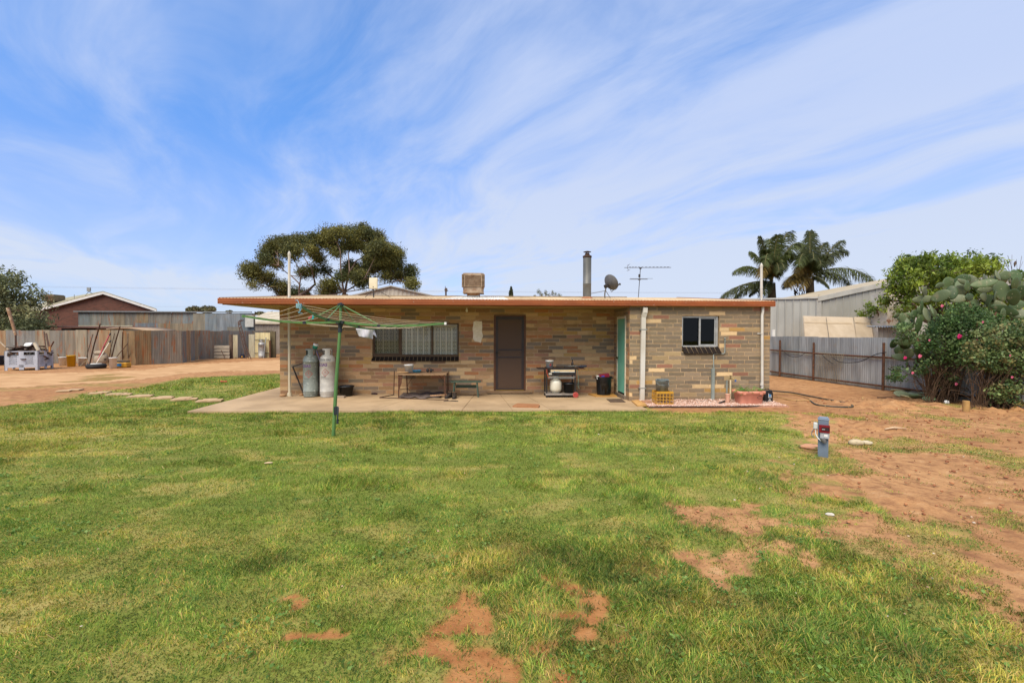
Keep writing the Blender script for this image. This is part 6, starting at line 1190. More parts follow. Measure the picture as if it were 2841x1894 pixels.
# drums at the very left edge
p = G(2, 1012); bucket('blue_drum', 'dark blue drum cut by the left edge of the picture', p, .26, .27, .46, M('navy_drum', '22304c', '1c2840', 4., .5), handle=False, cat='drum'); p = G(8, 1012)+V((.3, .25, 0)); bucket('white_drum', 'white drum between the blue drum and the fruit bin', p, .22, .23, .44, mwhite, handle=False, cat='drum')
# row of buckets
for nm, u, v, lb, m_, hgt_, r_ in (('bucket', 174, 1013.5, 'white bucket with a stick in it, left of the yellow bucket', mwhite, .42, .20), ('bucket', 198, 1016, 'bright yellow bucket between two white buckets', M('bucket_yellow', 'd8a81c', 'c89814', 4., .45), .53, .22), ('bucket', 227, 1014, 'tilted white bucket right of the yellow bucket', mwhite, .40, .20), ('bucket', 314, 1021, 'white bucket standing right of the leaning rods', mwhite, .49, .19)):
    p = G(u, v); r_ *= .78; bucket(nm, lb, p, r_*.88, r_, hgt_, m_, group='buckets along the left fence', handle=True, lean=.12 if u == 227 else 0)
for lb, u0_, v0_, u1_, v1_, D_, r_, m_ in (('pale stick standing in the leftmost bucket', 166, 992, 160, 980, None, .025, M('stick_pale', 'a89070', '907a5c', 5., .8)),
    ('thin brown rod leaning left of the thick bar', 236, 1013, 258, 927, None, .016, mrod), ('thick dark bar leaning tall against the fence', 249, 1008, 278, 898, None, .030, mrod),
    ('second thick dark bar, leaning right of the red handle', 305, 1012, 333, 905, None, .028, mrod), ('thin bent rod right of the second thick bar', 300, 1008, 318, 925, None, .014, mrod),
    ('short rusty bar leaning low on the right of the rods', 305, 1015, 354, 953, None, .018, mrust), ('upright rusty strap against the fence', 341, 1000, 341, 920, None, .025, mrust), ('upright pale strap next to the rusty strap on the fence', 357, 1010, 355, 923, None, .025, M('strap_grey', '8c8270', '7a7060', 5., .8)),
    ('thin pale cane leaning in front of the tilted bucket', 222, 1016, 240, 1000, None, .015, M('cane', 'a08c6c', '8a785c', 5., .8))):
    p = G(u0_, max(v0_, 1011)); p.z = W(u0_, v0_, p.y).z; q = W(u1_, v1_, min(p.y+.9, 23.9)); mb = MB(); mb.tube([p, p.lerp(q, .5)+V((-.03, 0, 0)), q], r_, 7); mb.build('leaning_bar', m_, label=lb, cat='bar', group='rods and bars leaning on the left fence')
t = T('tool_handle', 'red handled tool leaning over the tyre', 'tool', G(268, 1016)); y = G(268, 1018).y; mb = MB(); mb.tube([W(270, 1003, y), W(287, 962, y+.5)], .025, 8); mb.tube([W(287, 962, y+.5), W(303, 930, y+.8)], .028, 8); mb.build('handle', M('red_handle', 'a83c40', '943034', 5., .5), t); mb = MB(); mb.tube([W(303, 930, y+.8), W(307, 924, y+.85)], .032, 8); mb.build('grip', mblk, t); mb = MB(); mb.tube([W(285, 967, y+.48), W(289, 960, y+.52)], .034, 8); mb.build('grip', mblk, t)
t = T('tool_handle', 'white handled tool crossing the red one', 'tool', G(268, 1016)); mb = MB(); mb.tube([W(268, 1007, y-.1), W(303, 950, y+.4)], .024, 8); mb.build('handle', M('white_handle', 'd0c8b0', 'bcb49c', 5., .5), t); mb = MB(); mb.tube([W(303, 950, y+.4), W(308, 944, y+.45)], .03, 8); mb.build('grip', mblk, t)
p = G(267, 1021); t = T('car_tyre', 'black tyre lying flat on the dirt with a white tub in it', 'tyre', p); mb = MB(); prof = [(r_*.82, z) for r_, z in [(.27, .02), (.40, .0), (.45, .04), (.46, .11), (.44, .17), (.38, .2), (.28, .19), (.25, .15), (.25, .06), (.27, .02)]]; mb.lathe(prof, p, 32); mb.build('tyre_body', M('tyre_rubber', '222222', '2e2c2a', 8., .8), t)
mb = MB(); mb.lathe([(0, .12), (.15, .14), (.21, .20), (.2, .215), (.0, .19)], p+V((.0, 0, .0)), 24); mb.build('round_tub', mwhite, label='shallow round white tub sitting in the tyre', cat='tub')
p2 = G(281, 1013); t = T('canvas_sack', 'cream and brown sack slumped behind the tyre', 'sack', p2); mb = MB(); mb.ell(p2+V((0, 0, .34)), (.33, .2, .36), Matrix.Rotation(.12, 3, 'Y'), 14, 9); mb.ell(p2+V((-.02, -.1, .62)), (.26, .14, .12), None, 12, 7); mb.build('sack_body', M('sack_cream', 'a89a84', '8a7a64', 3., .9, spots=('4a3c30', 3., .55, .62)), t)
p = G(337, 1019); t = T('yellow_box', 'low yellow tub with blue label at the foot of the fence', 'box', p); mb = MB(); mb.box(p+V((-.32, -.13, 0)), p+V((.32, .2, .24))); o = mb.build('box_body', my, t); bv = o.modifiers.new('b', 'BEVEL'); bv.width = .03; mb = MB(); mb.box(p+V((-.16, -.134, .06)), p+V((.10, -.131, .19))); mb.build('label_blue', bpy.data.materials['label_blue'], t); mb = MB(); mb.box(p+V((-.28, -.09, .241)), p+V((.28, .16, .30))); mb.build('lid', mcar, t)
# timber pole leaning beyond the fence
y = 25.; t = T('leaning_pole', 'pale peeling timber pole leaning behind the fence at far left', 'pole', W(42, 917, y)); mb = MB(); mb.tube([W(44, 930, y), W(22, 854, y)], [.06, .075], 10); mb.build('pole_body', M('peeling_timber', '9c7c5c', '806048', 4., .9, spots=('c4b498', 3., .55, .65)), t)
# stepping pavers in the grass
mps = M('paver_sand', 'c2a47c', 'ae9068', 5., .9); k = 0
for (u, v) in PAVS if 1 else ((178, 1085), (208, 1082), (268, 1092), (286, 1090), (318, 1095), (332, 1093), (345, 1095), (376, 1101), (391, 1099), (404, 1100), (440, 1105), (455, 1102.5), (461, 1105), (498, 1109), (512, 1106), (528, 1107.5), (566, 1113), (582, 1110), (598, 1112)):
    p = G(u, v); r0 = random.Random(k); h_ = .15; ang = r0.uniform(-.1, .1)+.35; mb = MB(); P = [p+Matrix.Rotation(ang, 3, 'Z')@V((sx*h_, sy*h_, .0)) for sx, sy in ((-1, -1), (1, -1), (1, 1), (-1, 1))]; mb.prism(P, (0, 0, .024+.003*(k % 5))); k += 1
    nth = ['nearest the slab', 'second pair out from the slab', 'third cluster from the slab', 'middle of the path', 'beyond the middle of the path', 'far end of the path', 'last by the dry patch']
    mb.build('stepping_paver', mps, label='square sandy paver flush in the grass, part of the path leading left from the slab', cat='paver', group='stepping pavers in the left lawn')
# ================================================================ right: fence, shed, panels
RF = [G(2128, 1039), G(2268, 1056), G(2457, 1081.5)]; d = (RF[2]-RF[1]).normalized(); RF.append(RF[2]+d*6); RF.insert(0, RF[0]-(RF[1]-RF[0]).normalized()*6)
t = T('sheet_fence', 'blue grey corrugated fence on the right with rusty rails', 'fence', RF[2]); zR = 1.565
fence(t, RF, zR, ['9ea19e', '979a98', 'a5a8a4', '909491'], miron2, seed=3, jit=.012)
nn = V((-d.y, d.x, 0)); nn = nn if nn.x < 0 else -nn
def rfp(u, off=.08):   # point on the fence line below pixel column u
    r_ = ray(u, 1000)
    for a, b in zip(RF, RF[1:]):
        e = b-a; den = r_.x*e.y-r_.y*e.x; s_ = (a.x*e.y-a.y*e.x)/den; k = (a.x*r_.y-a.y*r_.x)/den
        if 0 <= k <= 1: return a.lerp(b, k)+nn*off
for u in (2170, 2264, 2459.5): 
    p = rfp(u, .10); mb = MB(); mb.tube([p, V((p.x, p.y, 1.36 if u == 2264 else 1.42))], .035, 8); mb.build('post', mrust, t)
a, b = rfp(2142, .07), RF[4]+nn*.07
for z in (1.0, .14): mb = MB(); mb.tube([a+V((0, 0, z+.02)), rfp(2300, .07)+V((0, 0, z-.03)), b+V((0, 0, z))], .028, 8); mb.build('rail', mrust, t)
mb = MB(); a = rfp(2148, .06)
for i in range(34): p = rfp(2145+i*3.3, .05); mb.bar(p+V((0, 0, .03)), p+V((.0, 0, .13)), .012, .012)
mb.build('wire_mesh', mgal, t)
mw2 = M('wire_mesh_pale', 'a89c84', '948870', 8., .7, .3); a0 = rfp(2278, .10); a1 = rfp(2348, .10); mb = MB()
for i in range(16): p = a0.lerp(a1, i/15); q = p+(a1-a0).normalized()*-.12; mb.tube([p+V((0, 0, 1.04)), q+V((0, 0, .56)), q+(a1-a0).normalized()*-.05+V((0, 0, .05))], .007, 4, False)
for j in range(7): mb.tube([a0+V((0, 0, 1.0-j*.07)), a1+V((0, 0, 1.0-j*.07))], .006, 4, False)
mb.build('wire_panel', mw2, label='pale wire mesh panel leaning on the middle of the right fence', cat='wire panel')
mb = MB(); a = rfp(2178, .13); b = rfp(2245, .13); mb.tube(curve([a+V((0, 0, 1.05)), a.lerp(b, .25)+V((0, 0, .86)), a.lerp(b, .5)+V((0, 0, .80)), a.lerp(b, .75)+V((0, 0, .84)), b+V((0, 0, 1.0))], 5), .009, 6); b2 = rfp(2322, .14); mb.tube(curve([rfp(2290, .14)+V((0, 0, .95)), rfp(2305, .14)+V((0, 0, .78)), b2+V((0, 0, .66))], 5), .009, 6); mb.build('black_cable', mblk, label='black cable sagging from the rail near the left end of the right fence', cat='cable')
mb = MB(); a = rfp(2395, .14); b = rfp(2470, .14); mb.tube(curve([b+V((0, 0, 1.14)), a.lerp(b, .6)+V((0, 0, 1.05)), a+V((0, 0, .8)), rfp(2345, .14)+V((0, 0, .74)), rfp(2320, .14)+V((0, 0, .86))], 6), .012, 6); mb.build('irrigation_pipe', mblk, label='black poly pipe draped over the rail near the rusty post', cat='pipe')
# big shed
mrib = M('shed_steel', 'aaa79c', '9e9b90', 1.5, .5, .15, st=(1, 1, .3)); t = T('steel_shed', 'large light grey ribbed steel shed behind the right fence', 'shed', W(2265, 917, 20))
B = W(2266, 826, 20.); B0 = V((B.x, 20., 0)); A = W(2140, 829, 21.6); Rr_ = W(2496, 776, 20.); zA = B.z
def ribwall(mb, a, b, z0, zt0, zt1, pitch=.30, amp=.035):
    a = V((a.x, a.y, 0)); b = V((b.x, b.y, 0)); L = (b-a).length; d_ = (b-a)/L; n_ = V((d_.y, -d_.x, 0)); xs_ = []; x = 0
    while x < L:
        xs_ += [(x, 0), (min(x+pitch*.78, L), 0), (min(x+pitch*.84, L), 1), (min(x+pitch*.94, L), 1)]; x += pitch
    xs_.append((L, 0)); vs = []
    for s_, k in xs_: p = a+d_*s_+n_*amp*k; z = zt0+(zt1-zt0)*s_/L; vs += [(p.x, p.y, z0), (p.x, p.y, z)]
    mb.add(vs, [(2*i, 2*i+2, 2*i+3, 2*i+1) for i in range(len(xs_)-1)])
mb = MB(); ribwall(mb, V((A.x-3.5, A.y+.6, 0)), B, 0, zA-.04, zA-.04); mb.build('side_wall', mrib, t)
slope = (Rr_.z-B.z)/(Rr_.x-B.x); Xe = B.x+7.; mb = MB(); ribwall(mb, B+V((.02, 0, 0)), V((Xe, 20, 0)), 0, zA-.1, zA-.1+slope*7); ribwall(mb, V((Xe, 20, 0)), V((Xe+7, 20, 0)), 0, zA-.1+slope*7, zA-.1); mb.build('gable_wall', mrib, t)
mtr = M('shed_trim', 'b4b0a4', 'a6a298', 3., .5, .1); mb = MB(); mb.box((B.x-.05, 19.93, 0), (B.x+.16, 19.965, zA-.1)); mb.build('corner_trim', mtr, t); mb = MB(); mb.prism([(B.x, 19.9, zA-.16), (Xe, 19.9, zA-.16+slope*7), (Xe, 19.9, zA+.06+slope*7), (B.x, 19.9, zA+.04)], (0, .05, 0)); mb.prism([(Xe, 19.9, zA-.16+slope*7), (Xe+7.2, 19.9, zA-.2), (Xe+7.2, 19.9, zA+.02), (Xe, 19.9, zA+.06+slope*7)], (0, .05, 0)); mb.build('barge_board', mtr, t)
eA = V((A.x-3.5, A.y+.6, zA)); db = eA-V((B.x, 19.9, zA)); R0 = V((Xe, 19.9, zA+.06+slope*7)); mb = MB(); mb.add([V((B.x, 19.95, zA+.03)), W(2274, 812, 23.2), W(2160, 827, 23.2), eA+V((0, 0, .03))], [(0, 1, 2, 3)]); dd_ = V((math.sin(R(13)), math.cos(R(13)), 0))*20; mb.add([V((B.x, 19.9, zA+.04)), R0, R0+dd_, V((B.x, 19.9, zA+.04))+dd_], [(0, 1, 2, 3)]); mb.add([R0, V((Xe+7.2, 19.9, zA)), V((Xe+7.2, 19.9, zA))+dd_, R0+dd_], [(0, 1, 2, 3)])
mb.build('roof', M('tan_roof', 'b8a684', 'a89674', 2., .6), t)
mb = MB(); mb.bar(V((B.x, 19.95, zA+.0)), eA, .08, .07); mb.build('gutter', mtr, t)
p = W(2146, 932, 19.); q = W(2146, 914, 19.); mb = MB(); mb.box((W(2143, 920, 19).x, 19, 1.2), (W(2150.5, 920, 19).x, 19.06, q.z)); mb.build('white_box', mwhite, label='narrow white box fixed to the shed just right of the house', cat='box')
# cream panels leaning
mcp = M('cream_panel', 'b8a68c', 'ac997e', 2., .7); 
for lb, P, seam in (('wide cream panel leaning against the grey shed', [(2229, 876), (2366, 880), (2375, 940), (2234, 940)], 1), ('narrow cream panel leaning right of the wide one', [(2370, 879), (2415, 879), (2423, 940), (2377, 940)], 0)):
    t2 = T('leaning_sheet', lb, 'panel', W((P[2][0]+P[3][0])/2, 940, 18.3), group='cream panels leaning on the shed'); mb = MB(); mb.prism([W(u, v, 19.2 if v < 900 else 18.5) for u, v in P], (0, .05, 0)); mb.build('sheet', mcp, t2)
    mb = MB(); a_, b_ = W(P[0][0]+3, 893.5, 18.98), W(P[1][0]-2, 897, 18.98); mb.bar(a_, b_, .02, .05); mb.build('rib', M('panel_edge', 'd8c4a4', 'ccb898', 3., .7), t2)
    if seam: mb = MB(); mb.bar(W(2292, 880, 19.12), W(2300, 936, 18.48), .012, .012); mb.build('seam', mcar, t2)
t = T('post_frame', 'grey steel frame standing beyond the cream panels', 'frame', W(2440, 917, 18.9)); mb = MB(); mb.bar(W(2410, 880, 18.9), W(2464, 881, 18.9), .05, .05); mb.bar(W(2460, 881, 18.9), W(2463, 940, 18.9), .08, .06); mb.bar(W(2438, 884, 18.95), W(2439, 940, 18.95), .12, .06); mb.build('frame_bars', M('frame_steel', '6c6f70', '5c5f60', 6., .6, .3), t)
t = T('iron_hut', 'small corrugated hut roofline over the right fence beside the cactus', 'hut', W(2470, 917, 17)); mb = MB(); mb.corr((W(2436, 917, 17).x, 17), (W(2520, 917, 17).x, 17), 0, W(2436, 908, 17).z, .076, .012); mb.build('wall', miron2, t, color=C('9a958a')); mb = MB(); a_ = W(2427, 907, 16.8); b_ = W(2520, 907, 16.8)
n = 60; vs = []
for i in range(n+1): x = a_.x+(b_.x-a_.x)*i/n; z = a_.z+.03*math.sin(i*1.3); vs += [(x, 16.8, z), (x, 17.2, z+.03)]
mb.add(vs, [(2*i, 2*i+2, 2*i+3, 2*i+1) for i in range(n)], True); mb.build('roof', mgal, t)
t = T('white_tank', 'rust edged white sheet half hidden in the peach tree', 'tank', W(2480, 860, 18)); mb = MB(); mb.box((W(2462, 860, 18.2).x, 18.2, 1.5), (W(2530, 860, 18.2).x, 19, W(2462, 811, 18.2).z)); mb.build('tank_body', M('white_rust', 'c8bfae', 'b8ae9c', 4., .6, spots=('8a5634', 3., .6, .68)), t)
# ================================================================ vegetation
mleafd = M_attr('leaf_dull', .6, 2., .15, trans=.25, spec=.3); mbark = M('bark', '7c6450', '5e4a3c', 4., .95, bump=.5, st=(1, 1, .4)); mstem = M('rose_stems', '5e4832', '443222', 6., .9)
def wpts(n_, c, r_, D, ppm=None, dd=None):
    """leaf positions filling an ellipsoid seen at pixel centre c with pixel radii r_, at depth D"""
    s_ = D/F; ct = PD(c[0], c[1], D); return blobpts(n_, ct, (r_[0]*s_, (dd or (r_[0]+r_[1])/2)*s_, r_[1]*s_), .15)
# gum tree behind the house
D = 46.; t = T('gum_tree', 'broad eucalyptus tree with open umbrella crown rising behind the roof', 'tree', Gd(930, D)); E = lambda x, y: (640+x/4.2, 600+y/4.2)
CL = [(240, 630, 110, 85), (370, 490, 70, 60), (470, 400, 80, 60), (540, 340, 100, 60), (640, 330, 100, 70), (800, 300, 100, 70), (720, 420, 90, 50), (950, 400, 60, 50), (1000, 270, 90, 45), (1130, 190, 60, 40), (1140, 300, 90, 60), (1040, 490, 50, 50), (1270, 190, 90, 50), (1400, 210, 100, 55), (1550, 170, 90, 60), (1680, 250, 100, 70), (1450, 320, 100, 55), (1720, 360, 100, 70), (1240, 400, 60, 50), (1880, 440, 100, 80), (1920, 550, 90, 60), (1660, 490, 110, 60), (1640, 590, 90, 60), (1450, 640, 110, 70), (1380, 590, 60, 35), (1500, 740, 90, 70), (1300, 700, 60, 40), (1150, 800, 80, 45), (960, 620, 60, 35), (860, 660, 50, 35), (430, 720, 90, 45), (520, 790, 60, 30), (640, 800, 35, 18), (620, 900, 80, 45), (850, 910, 60, 35), (1080, 910, 60, 35), (1940, 690, 60, 55), (2080, 670, 50, 75), (2110, 780, 50, 50), (255, 790, 25, 25), (1210, 860, 40, 30), (740, 880, 50, 30), (1780, 560, 100, 70), (510, 540, 50, 45), (1330, 340, 60, 40), (1600, 380, 60, 40), (1100, 640, 40, 30), (1800, 690, 50, 35)]
NODES = {'a': (800, 950), 'a1': (805, 790), 'a2': (700, 690), 'a3': (560, 570), 'a4': (790, 600), 'a5': (600, 810), 'a6': (430, 720), 'b': (945, 950), 'b1': (985, 790), 'b2': (940, 600), 'b3': (850, 460), 'c': (1310, 940), 'c1': (1295, 700), 'c2': (1280, 450), 'c3': (1240, 300), 'd': (1400, 920), 'd1': (1240, 740), 'd2': (1080, 590), 'd3': (1000, 500), 'd4': (1385, 640), 'd5': (1370, 420), 'd6': (1460, 520), 'd7': (1620, 420), 'e': (1250, 930), 'e1': (1420, 830), 'e2': (1560, 720), 'e3': (1640, 600), 'e4': (1730, 700), 'e5': (1860, 770), 'e6': (1960, 740)}
ED = [('a', 'a1', .16), ('a1', 'a2', .1), ('a2', 'a3', .07), ('a1', 'a4', .09), ('a', 'a5', .12), ('a5', 'a6', .07), ('b', 'b1', .2), ('b1', 'b2', .13), ('b2', 'b3', .08), ('c', 'c1', .16), ('c1', 'c2', .11), ('c2', 'c3', .07), ('d', 'd1', .2), ('d1', 'd2', .13), ('d2', 'd3', .08), ('d', 'd4', .16), ('d4', 'd5', .1), ('d4', 'd6', .12), ('d6', 'd7', .1), ('e', 'e1', .14), ('e1', 'e2', .12), ('e2', 'e3', .09), ('e2', 'e4', .09), ('e', 'e5', .07), ('e5', 'e6', .07)]
rr = random.Random(4); NP = {k: PD(*E(*v), D+rr.uniform(-2.2, 2.2)) for k, v in NODES.items()}; mb = MB(); rootp = Gd(930, D)
for k, r_ in (('a', .24), ('b', .26), ('c', .24), ('d', .3), ('e', .2)): NP[k].y = D+rr.uniform(-1, 1); g_ = V((NP[k].x*.65+rootp.x*.35, NP[k].y, 0)); mb.tube(curve([g_, g_.lerp(NP[k], .5)+V((0, 0, .3)), NP[k]], 4), [r_*1.6-(r_*.6)*i/8 for i in range(9)], 8)
for a, b, r_ in ED: A_, B_ = NP[a], NP[b]; m_ = A_.lerp(B_, .5)+V((rr.uniform(-.15, .15), 0, -.1)); mb.tube(curve([A_, m_, B_], 4), [r_*(1-.35*i/8)*.72 for i in range(9)], 7)
pts = []; cc = []
for (x, y, rx, ry) in CL:
    u, v = E(x, y); dD = D+rr.uniform(-2.6, 2.6); n_ = int((rx*ry)*.60)+110; rx *= 1.0; c0 = PD(u, v, dD)
    # sub-clumps keep the outline uneven
    for k in range(max(3, int(rx*ry/420))):
        a_ = rr.random()*6.28; q = math.sqrt(rr.random()); uu = u+math.cos(a_)*q*rx/4.2*.85; vv2 = v+math.sin(a_)*q*ry/4.2*.8; rs_ = rr.uniform(.45, .85)
        p_ = gpts(int(n_/max(3, int(rx*ry/420))*1.3)+8, PD(uu, vv2, dD+rr.uniform(-.8, .8)), (rs_*.98, rs_*.9, rs_*.86)); pts.append(p_); cs = colvar(1, ['62602e', '52522a', '706c34', '4e5430', '7c7638'], s=.12); cc.append(np.repeat(cs, len(p_), 0)*(1+.2*rng.normal(size=(len(p_), 1))).clip(.5, 1.6))
    kk = sorted(NP, key=lambda k: (NP[k]-c0).length)[0]; A_ = NP[kk]; m_ = A_.lerp(c0, .55)+V((0, 0, -.2)); mb.tube(curve([A_, m_, c0], 3), [.045-.03*i/6 for i in range(7)], 5, False)
    for _ in range(3): e_ = c0+V((rr.uniform(-1, 1)*rx/4.2*D/F, rr.uniform(-.8, .8), rr.uniform(-.8, .8)*ry/4.2*D/F)); mb.tube([m_, m_.lerp(e_, .5)+V((0, 0, .1)), e_], [.03, .022, .012], 4, False)
mb.build('trunk', M('gum_bark', '7c6658', '65503f', 1.5, .9, st=(1, 1, .5)), t); pts = np.concatenate(pts); leaves('crown', pts, .19, .060, mleafd, np.concatenate(cc).clip(.01, 1), t, droop=.5)
# palms
def palm(label, c, D, tips, tr, seed, ntop):
    t = T('palm_tree', label, 'palm tree', Gd(tr, D), group='pair of palms behind the house'); rr = random.Random(seed); c0 = PD(c[0], c[1], D); bs = Gd(tr, D); mb = MB(); mb.tube(curve([bs, bs.lerp(c0, .5)+V((.1, 0, 0)), c0+V((0, 0, -.1))], 6), [.42-.012*i for i in range(13)], 10)
    for i in range(60): a = rr.random()*6.28; z = c0.z-rr.random()*1.6; r_ = .42; p = V((c0.x+r_*math.cos(a), D+r_*math.sin(a), z)); mb.bar(p, p+V((.16*math.cos(a), .16*math.sin(a), .28)), .07, .04)
    mb.build('trunk', M('palm_trunk', '4c3e2a', '382c1e', 5., .95, bump=.5), t); vs = []; fs = []; cs = []; rach = MB()
    for (u, v, up, dy, kind) in tips:
        tip = PD(u, v, D+dy); L = (tip-c0).length; b1_ = c0+(tip-c0)*.35+V((0, 0, up*L)); b2_ = c0+(tip-c0)*.8+V((0, 0, up*L*.75)); n_ = 46; P = []
        for i in range(n_+1): q = i/n_; P.append(((1-q)**3)*c0+3*(1-q)**2*q*b1_+3*(1-q)*q*q*b2_+q**3*tip)
        rach.tube(P[::4], [.05*(1-.75*i/len(P[::4])) for i in range(len(P[::4]))], 5, False); base = C({0: '4c5428', 1: '74602c', 2: '3c4220'}[kind])
        for i in range(5, n_):
            q = i/n_; p = P[i]; tg = (P[i]-P[i-1]).normalized(); sd_ = tg.cross(V((0, 0, 1)))
            sd_ = sd_.normalized() if sd_.length > .05 else V((1, 0, 0)); ll = .85*L/4*(math.sin(math.pi*min(1, .12+q*.86)))**.6+.12
            for s_ in (-1, 1, -1, 1, -1, 1):
                dr = (tg*rr.uniform(.35, .7)+sd_*s_*rr.uniform(.5, .9)+V((0, 0, rr.uniform(-1.05, .1)))).normalized(); m_ = p+dr*ll*.5; e_ = p+dr*ll*.88+V((0, 0, -ll*.33)); w_ = tg.cross(dr).normalized()*.0 + tg*.024; o = len(vs)
                vs += [tuple(p-w_), tuple(p+w_), tuple(m_+w_), tuple(m_-w_), tuple(e_+w_*.3), tuple(e_-w_*.3)]; fs += [(o, o+1, o+2, o+3), (o+3, o+2, o+4, o+5)]; k = rr.uniform(.6, 1.4); cs += [(base[0]*k, base[1]*k, base[2]*k)]*2
    rach.build('frond_stem', M('frond_stem', '6c6434', '5a5030', 5., .8), t); np_mesh('fronds', np.array(vs), np.array(fs), mleafd, np.array(cs), t)
K = lambda x, y: (1960+x/4.704, 620+y/4.704)
def tipl(L): return [K(x, y)+(up, dy, k) for x, y, up, dy, k in L]
palm('left palm with a thick trunk and long drooping fronds', K(850, 760), 38, tipl([(195, 950, .16, 0, 2), (340, 990, .22, 1, 2), (560, 930, .16, 1, 2), (350, 640, .38, 0, 0), (580, 370, .22, 1, 0), (700, 170, .16, 0, 0), (930, 150, .2, -1, 0), (1230, 260, .34, 0, 0), (1080, 110, .25, 1, 2), (1100, 420, .3, -2, 0), (760, 560, .6, -3, 0), (950, 640, .5, -3, 2), (700, 700, .5, -3, 1), (1020, 600, .45, -3, 2), (850, 420, .2, 3, 2), (900, 300, .3, 2, 2), (760, 350, .3, -1, 0), (740, 930, .2, -2, 2), (1000, 500, .45, -2, 0), (820, 200, .2, 2, 0), (780, 470, .4, -2, 0)]), 2138, 3, 0)
palm('right palm with one upright spear frond and wide arching fronds', K(1350, 700), 38.5, tipl([(1350, 90, .02, 0, 2), (1375, 110, .03, .5, 2), (1830, 370, .30, 0, 2), (1540, 250, .15, 1, 2), (2190, 750, .26, 0, 0), (1880, 800, .24, 1, 2), (1600, 830, .3, -1, 2), (1000, 800, .26, -1.5, 1), (1080, 830, .25, -2, 1), (1060, 380, .2, -1, 0), (1240, 270, .15, 1, 0), (1200, 560, .5, -3, 0), (1500, 560, .5, -3, 2), (1400, 480, .5, -3, 2), (1300, 330, .15, 2, 2), (1560, 420, .35, -1, 2), (1640, 520, .4, 1, 2), (1150, 680, .4, -2, 1), (1760, 220, .10, .5, 2), (1000, 830, .2, 2, 2), (1250, 850, .3, -2, 1), (1450, 420, .3, 2, 2)]), 2243, 6, 0)
# left edge tree
D = 27.; t = T('grey_green_tree', 'dense grey green bushy tree at the left edge behind the fence', 'tree', Gd(-40, D)); pts = []; cc = []; rr = random.Random(2); mb = MB(); mb.tube(curve([Gd(-40, D), PD(-40, 880, D), PD(-30, 820, D)], 4), [.3-.02*i for i in range(9)], 8)
for i in range(150):
    a = rr.uniform(-.35, math.pi+.35); q = math.sqrt(rr.random()); u = -55+math.cos(a)*q*168*(1 if a < 1.2 else 1.1); v = 905-math.sin(a)*q*150
    if u > 100 and v < 800+max(0, (u-60))*.3: v += 40
    rs_ = rr.uniform(.35, .75); c0 = PD(u, min(v, 912), D+rr.uniform(-1.8, 1.8)); n_ = 200; p_ = gpts(n_, c0, (rs_*1.4, rs_, rs_*.9)); pts.append(p_); cs = colvar(1, ['727650', '666c46', '828258', '5c6240'], s=.12); cc.append(np.repeat(cs, n_, 0)*(1+.22*rng.normal(size=(n_, 1))).clip(.5, 1.6)); mb.tube([PD(-30, 850, D), PD(-30, 850, D).lerp(c0, .6)+V((0, 0, -.1)), c0], [.06, .04, .015], 4, False)
for (u, v) in ((113, 800), (124, 806), (130, 812), (118, 822), (42, 740), (10, 738), (66, 752), (100, 790), (75, 765)):
    c0 = PD(u, v, D); b_ = PD(u-38, v+34, D); mb.tube([b_, b_.lerp(c0, .5)+V((0, 0, .1)), c0], [.03, .02, .008], 4, False); p_ = np.array([tuple(b_.lerp(c0, rr.random())+V((rr.gauss(0, .1), rr.gauss(0, .1), rr.gauss(0, .07)))) for _ in range(70)]); pts.append(p_); cc.append(colvar(70, ['6c7450', '5c6644', '7c8258'], s=.2))
mb.build('trunk', mbark, t); leaves('crown', np.concatenate(pts), .17, .065, mleafd, np.concatenate(cc).clip(.01, 1), t)
# far trees on the horizon
def fartree(name, label, u, v0, v1, w_, D, cols, n_=900, L=.5, bare=0, group=None):
    t = T(name, label, 'tree', Gd(u, D), group=group); rr = random.Random(int(u)); pts = []; s_ = D/F; c0 = PD(u, (v0+v1)/2, D); H_ = (v1-v0)*s_
    mb = MB(); mb.tube([Gd(u, D), c0], [.02*D/8, .01*D/8], 6)
    for i in range(14):
        a = rr.random()*6.28; q = rr.random()**.5; cu = u+math.cos(a)*q*w_*.8; cv_ = (v0+v1)/2-math.sin(a)*q*(v1-v0)*.45*(1-.6*abs(math.cos(a)*q)); p = PD(cu, cv_, D+rr.uniform(-1, 1)*w_*s_*.5); mb.tube([c0, p], [.02, .01], 3, False); r_ = rr.uniform(.22, .4)*w_*s_; pts.append(blobpts(n_//14, p, (r_, r_, r_*.7), .1))
    mb.build('trunk', mbark, t); pts = np.concatenate(pts); leaves('crown', pts, L, L*.5, mleafd, colvar(len(pts), cols, s=.2), t)
fg = ['6c6a48', '5c5c3c', '7a744c']; fartree('far_tree', 'low olive tree on the horizon above the iron shed, leftmost of the distant trees', 540, 852, 868, 26, 95, fg, 1400, .45, group='distant trees on the left horizon'); fartree('far_tree', 'broadest olive tree on the horizon above the iron shed', 578, 849, 868, 26, 95, fg, 1800, .45, group='distant trees on the left horizon'); fartree('far_tree', 'tiny distant tree between iron shed and cream shed', 636, 861, 868, 10, 95, fg, 400, .4, group='distant trees on the left horizon'); fartree('far_tree', 'distant tree peeping over the cream shed roof', 722, 864, 876, 16, 95, fg, 500, .4, group='distant trees on the left horizon'); fartree('far_tree', 'distant tree by the eave just left of the clothesline arm', 752, 866, 876, 12, 95, fg, 400, .4, group='distant trees on the left horizon')
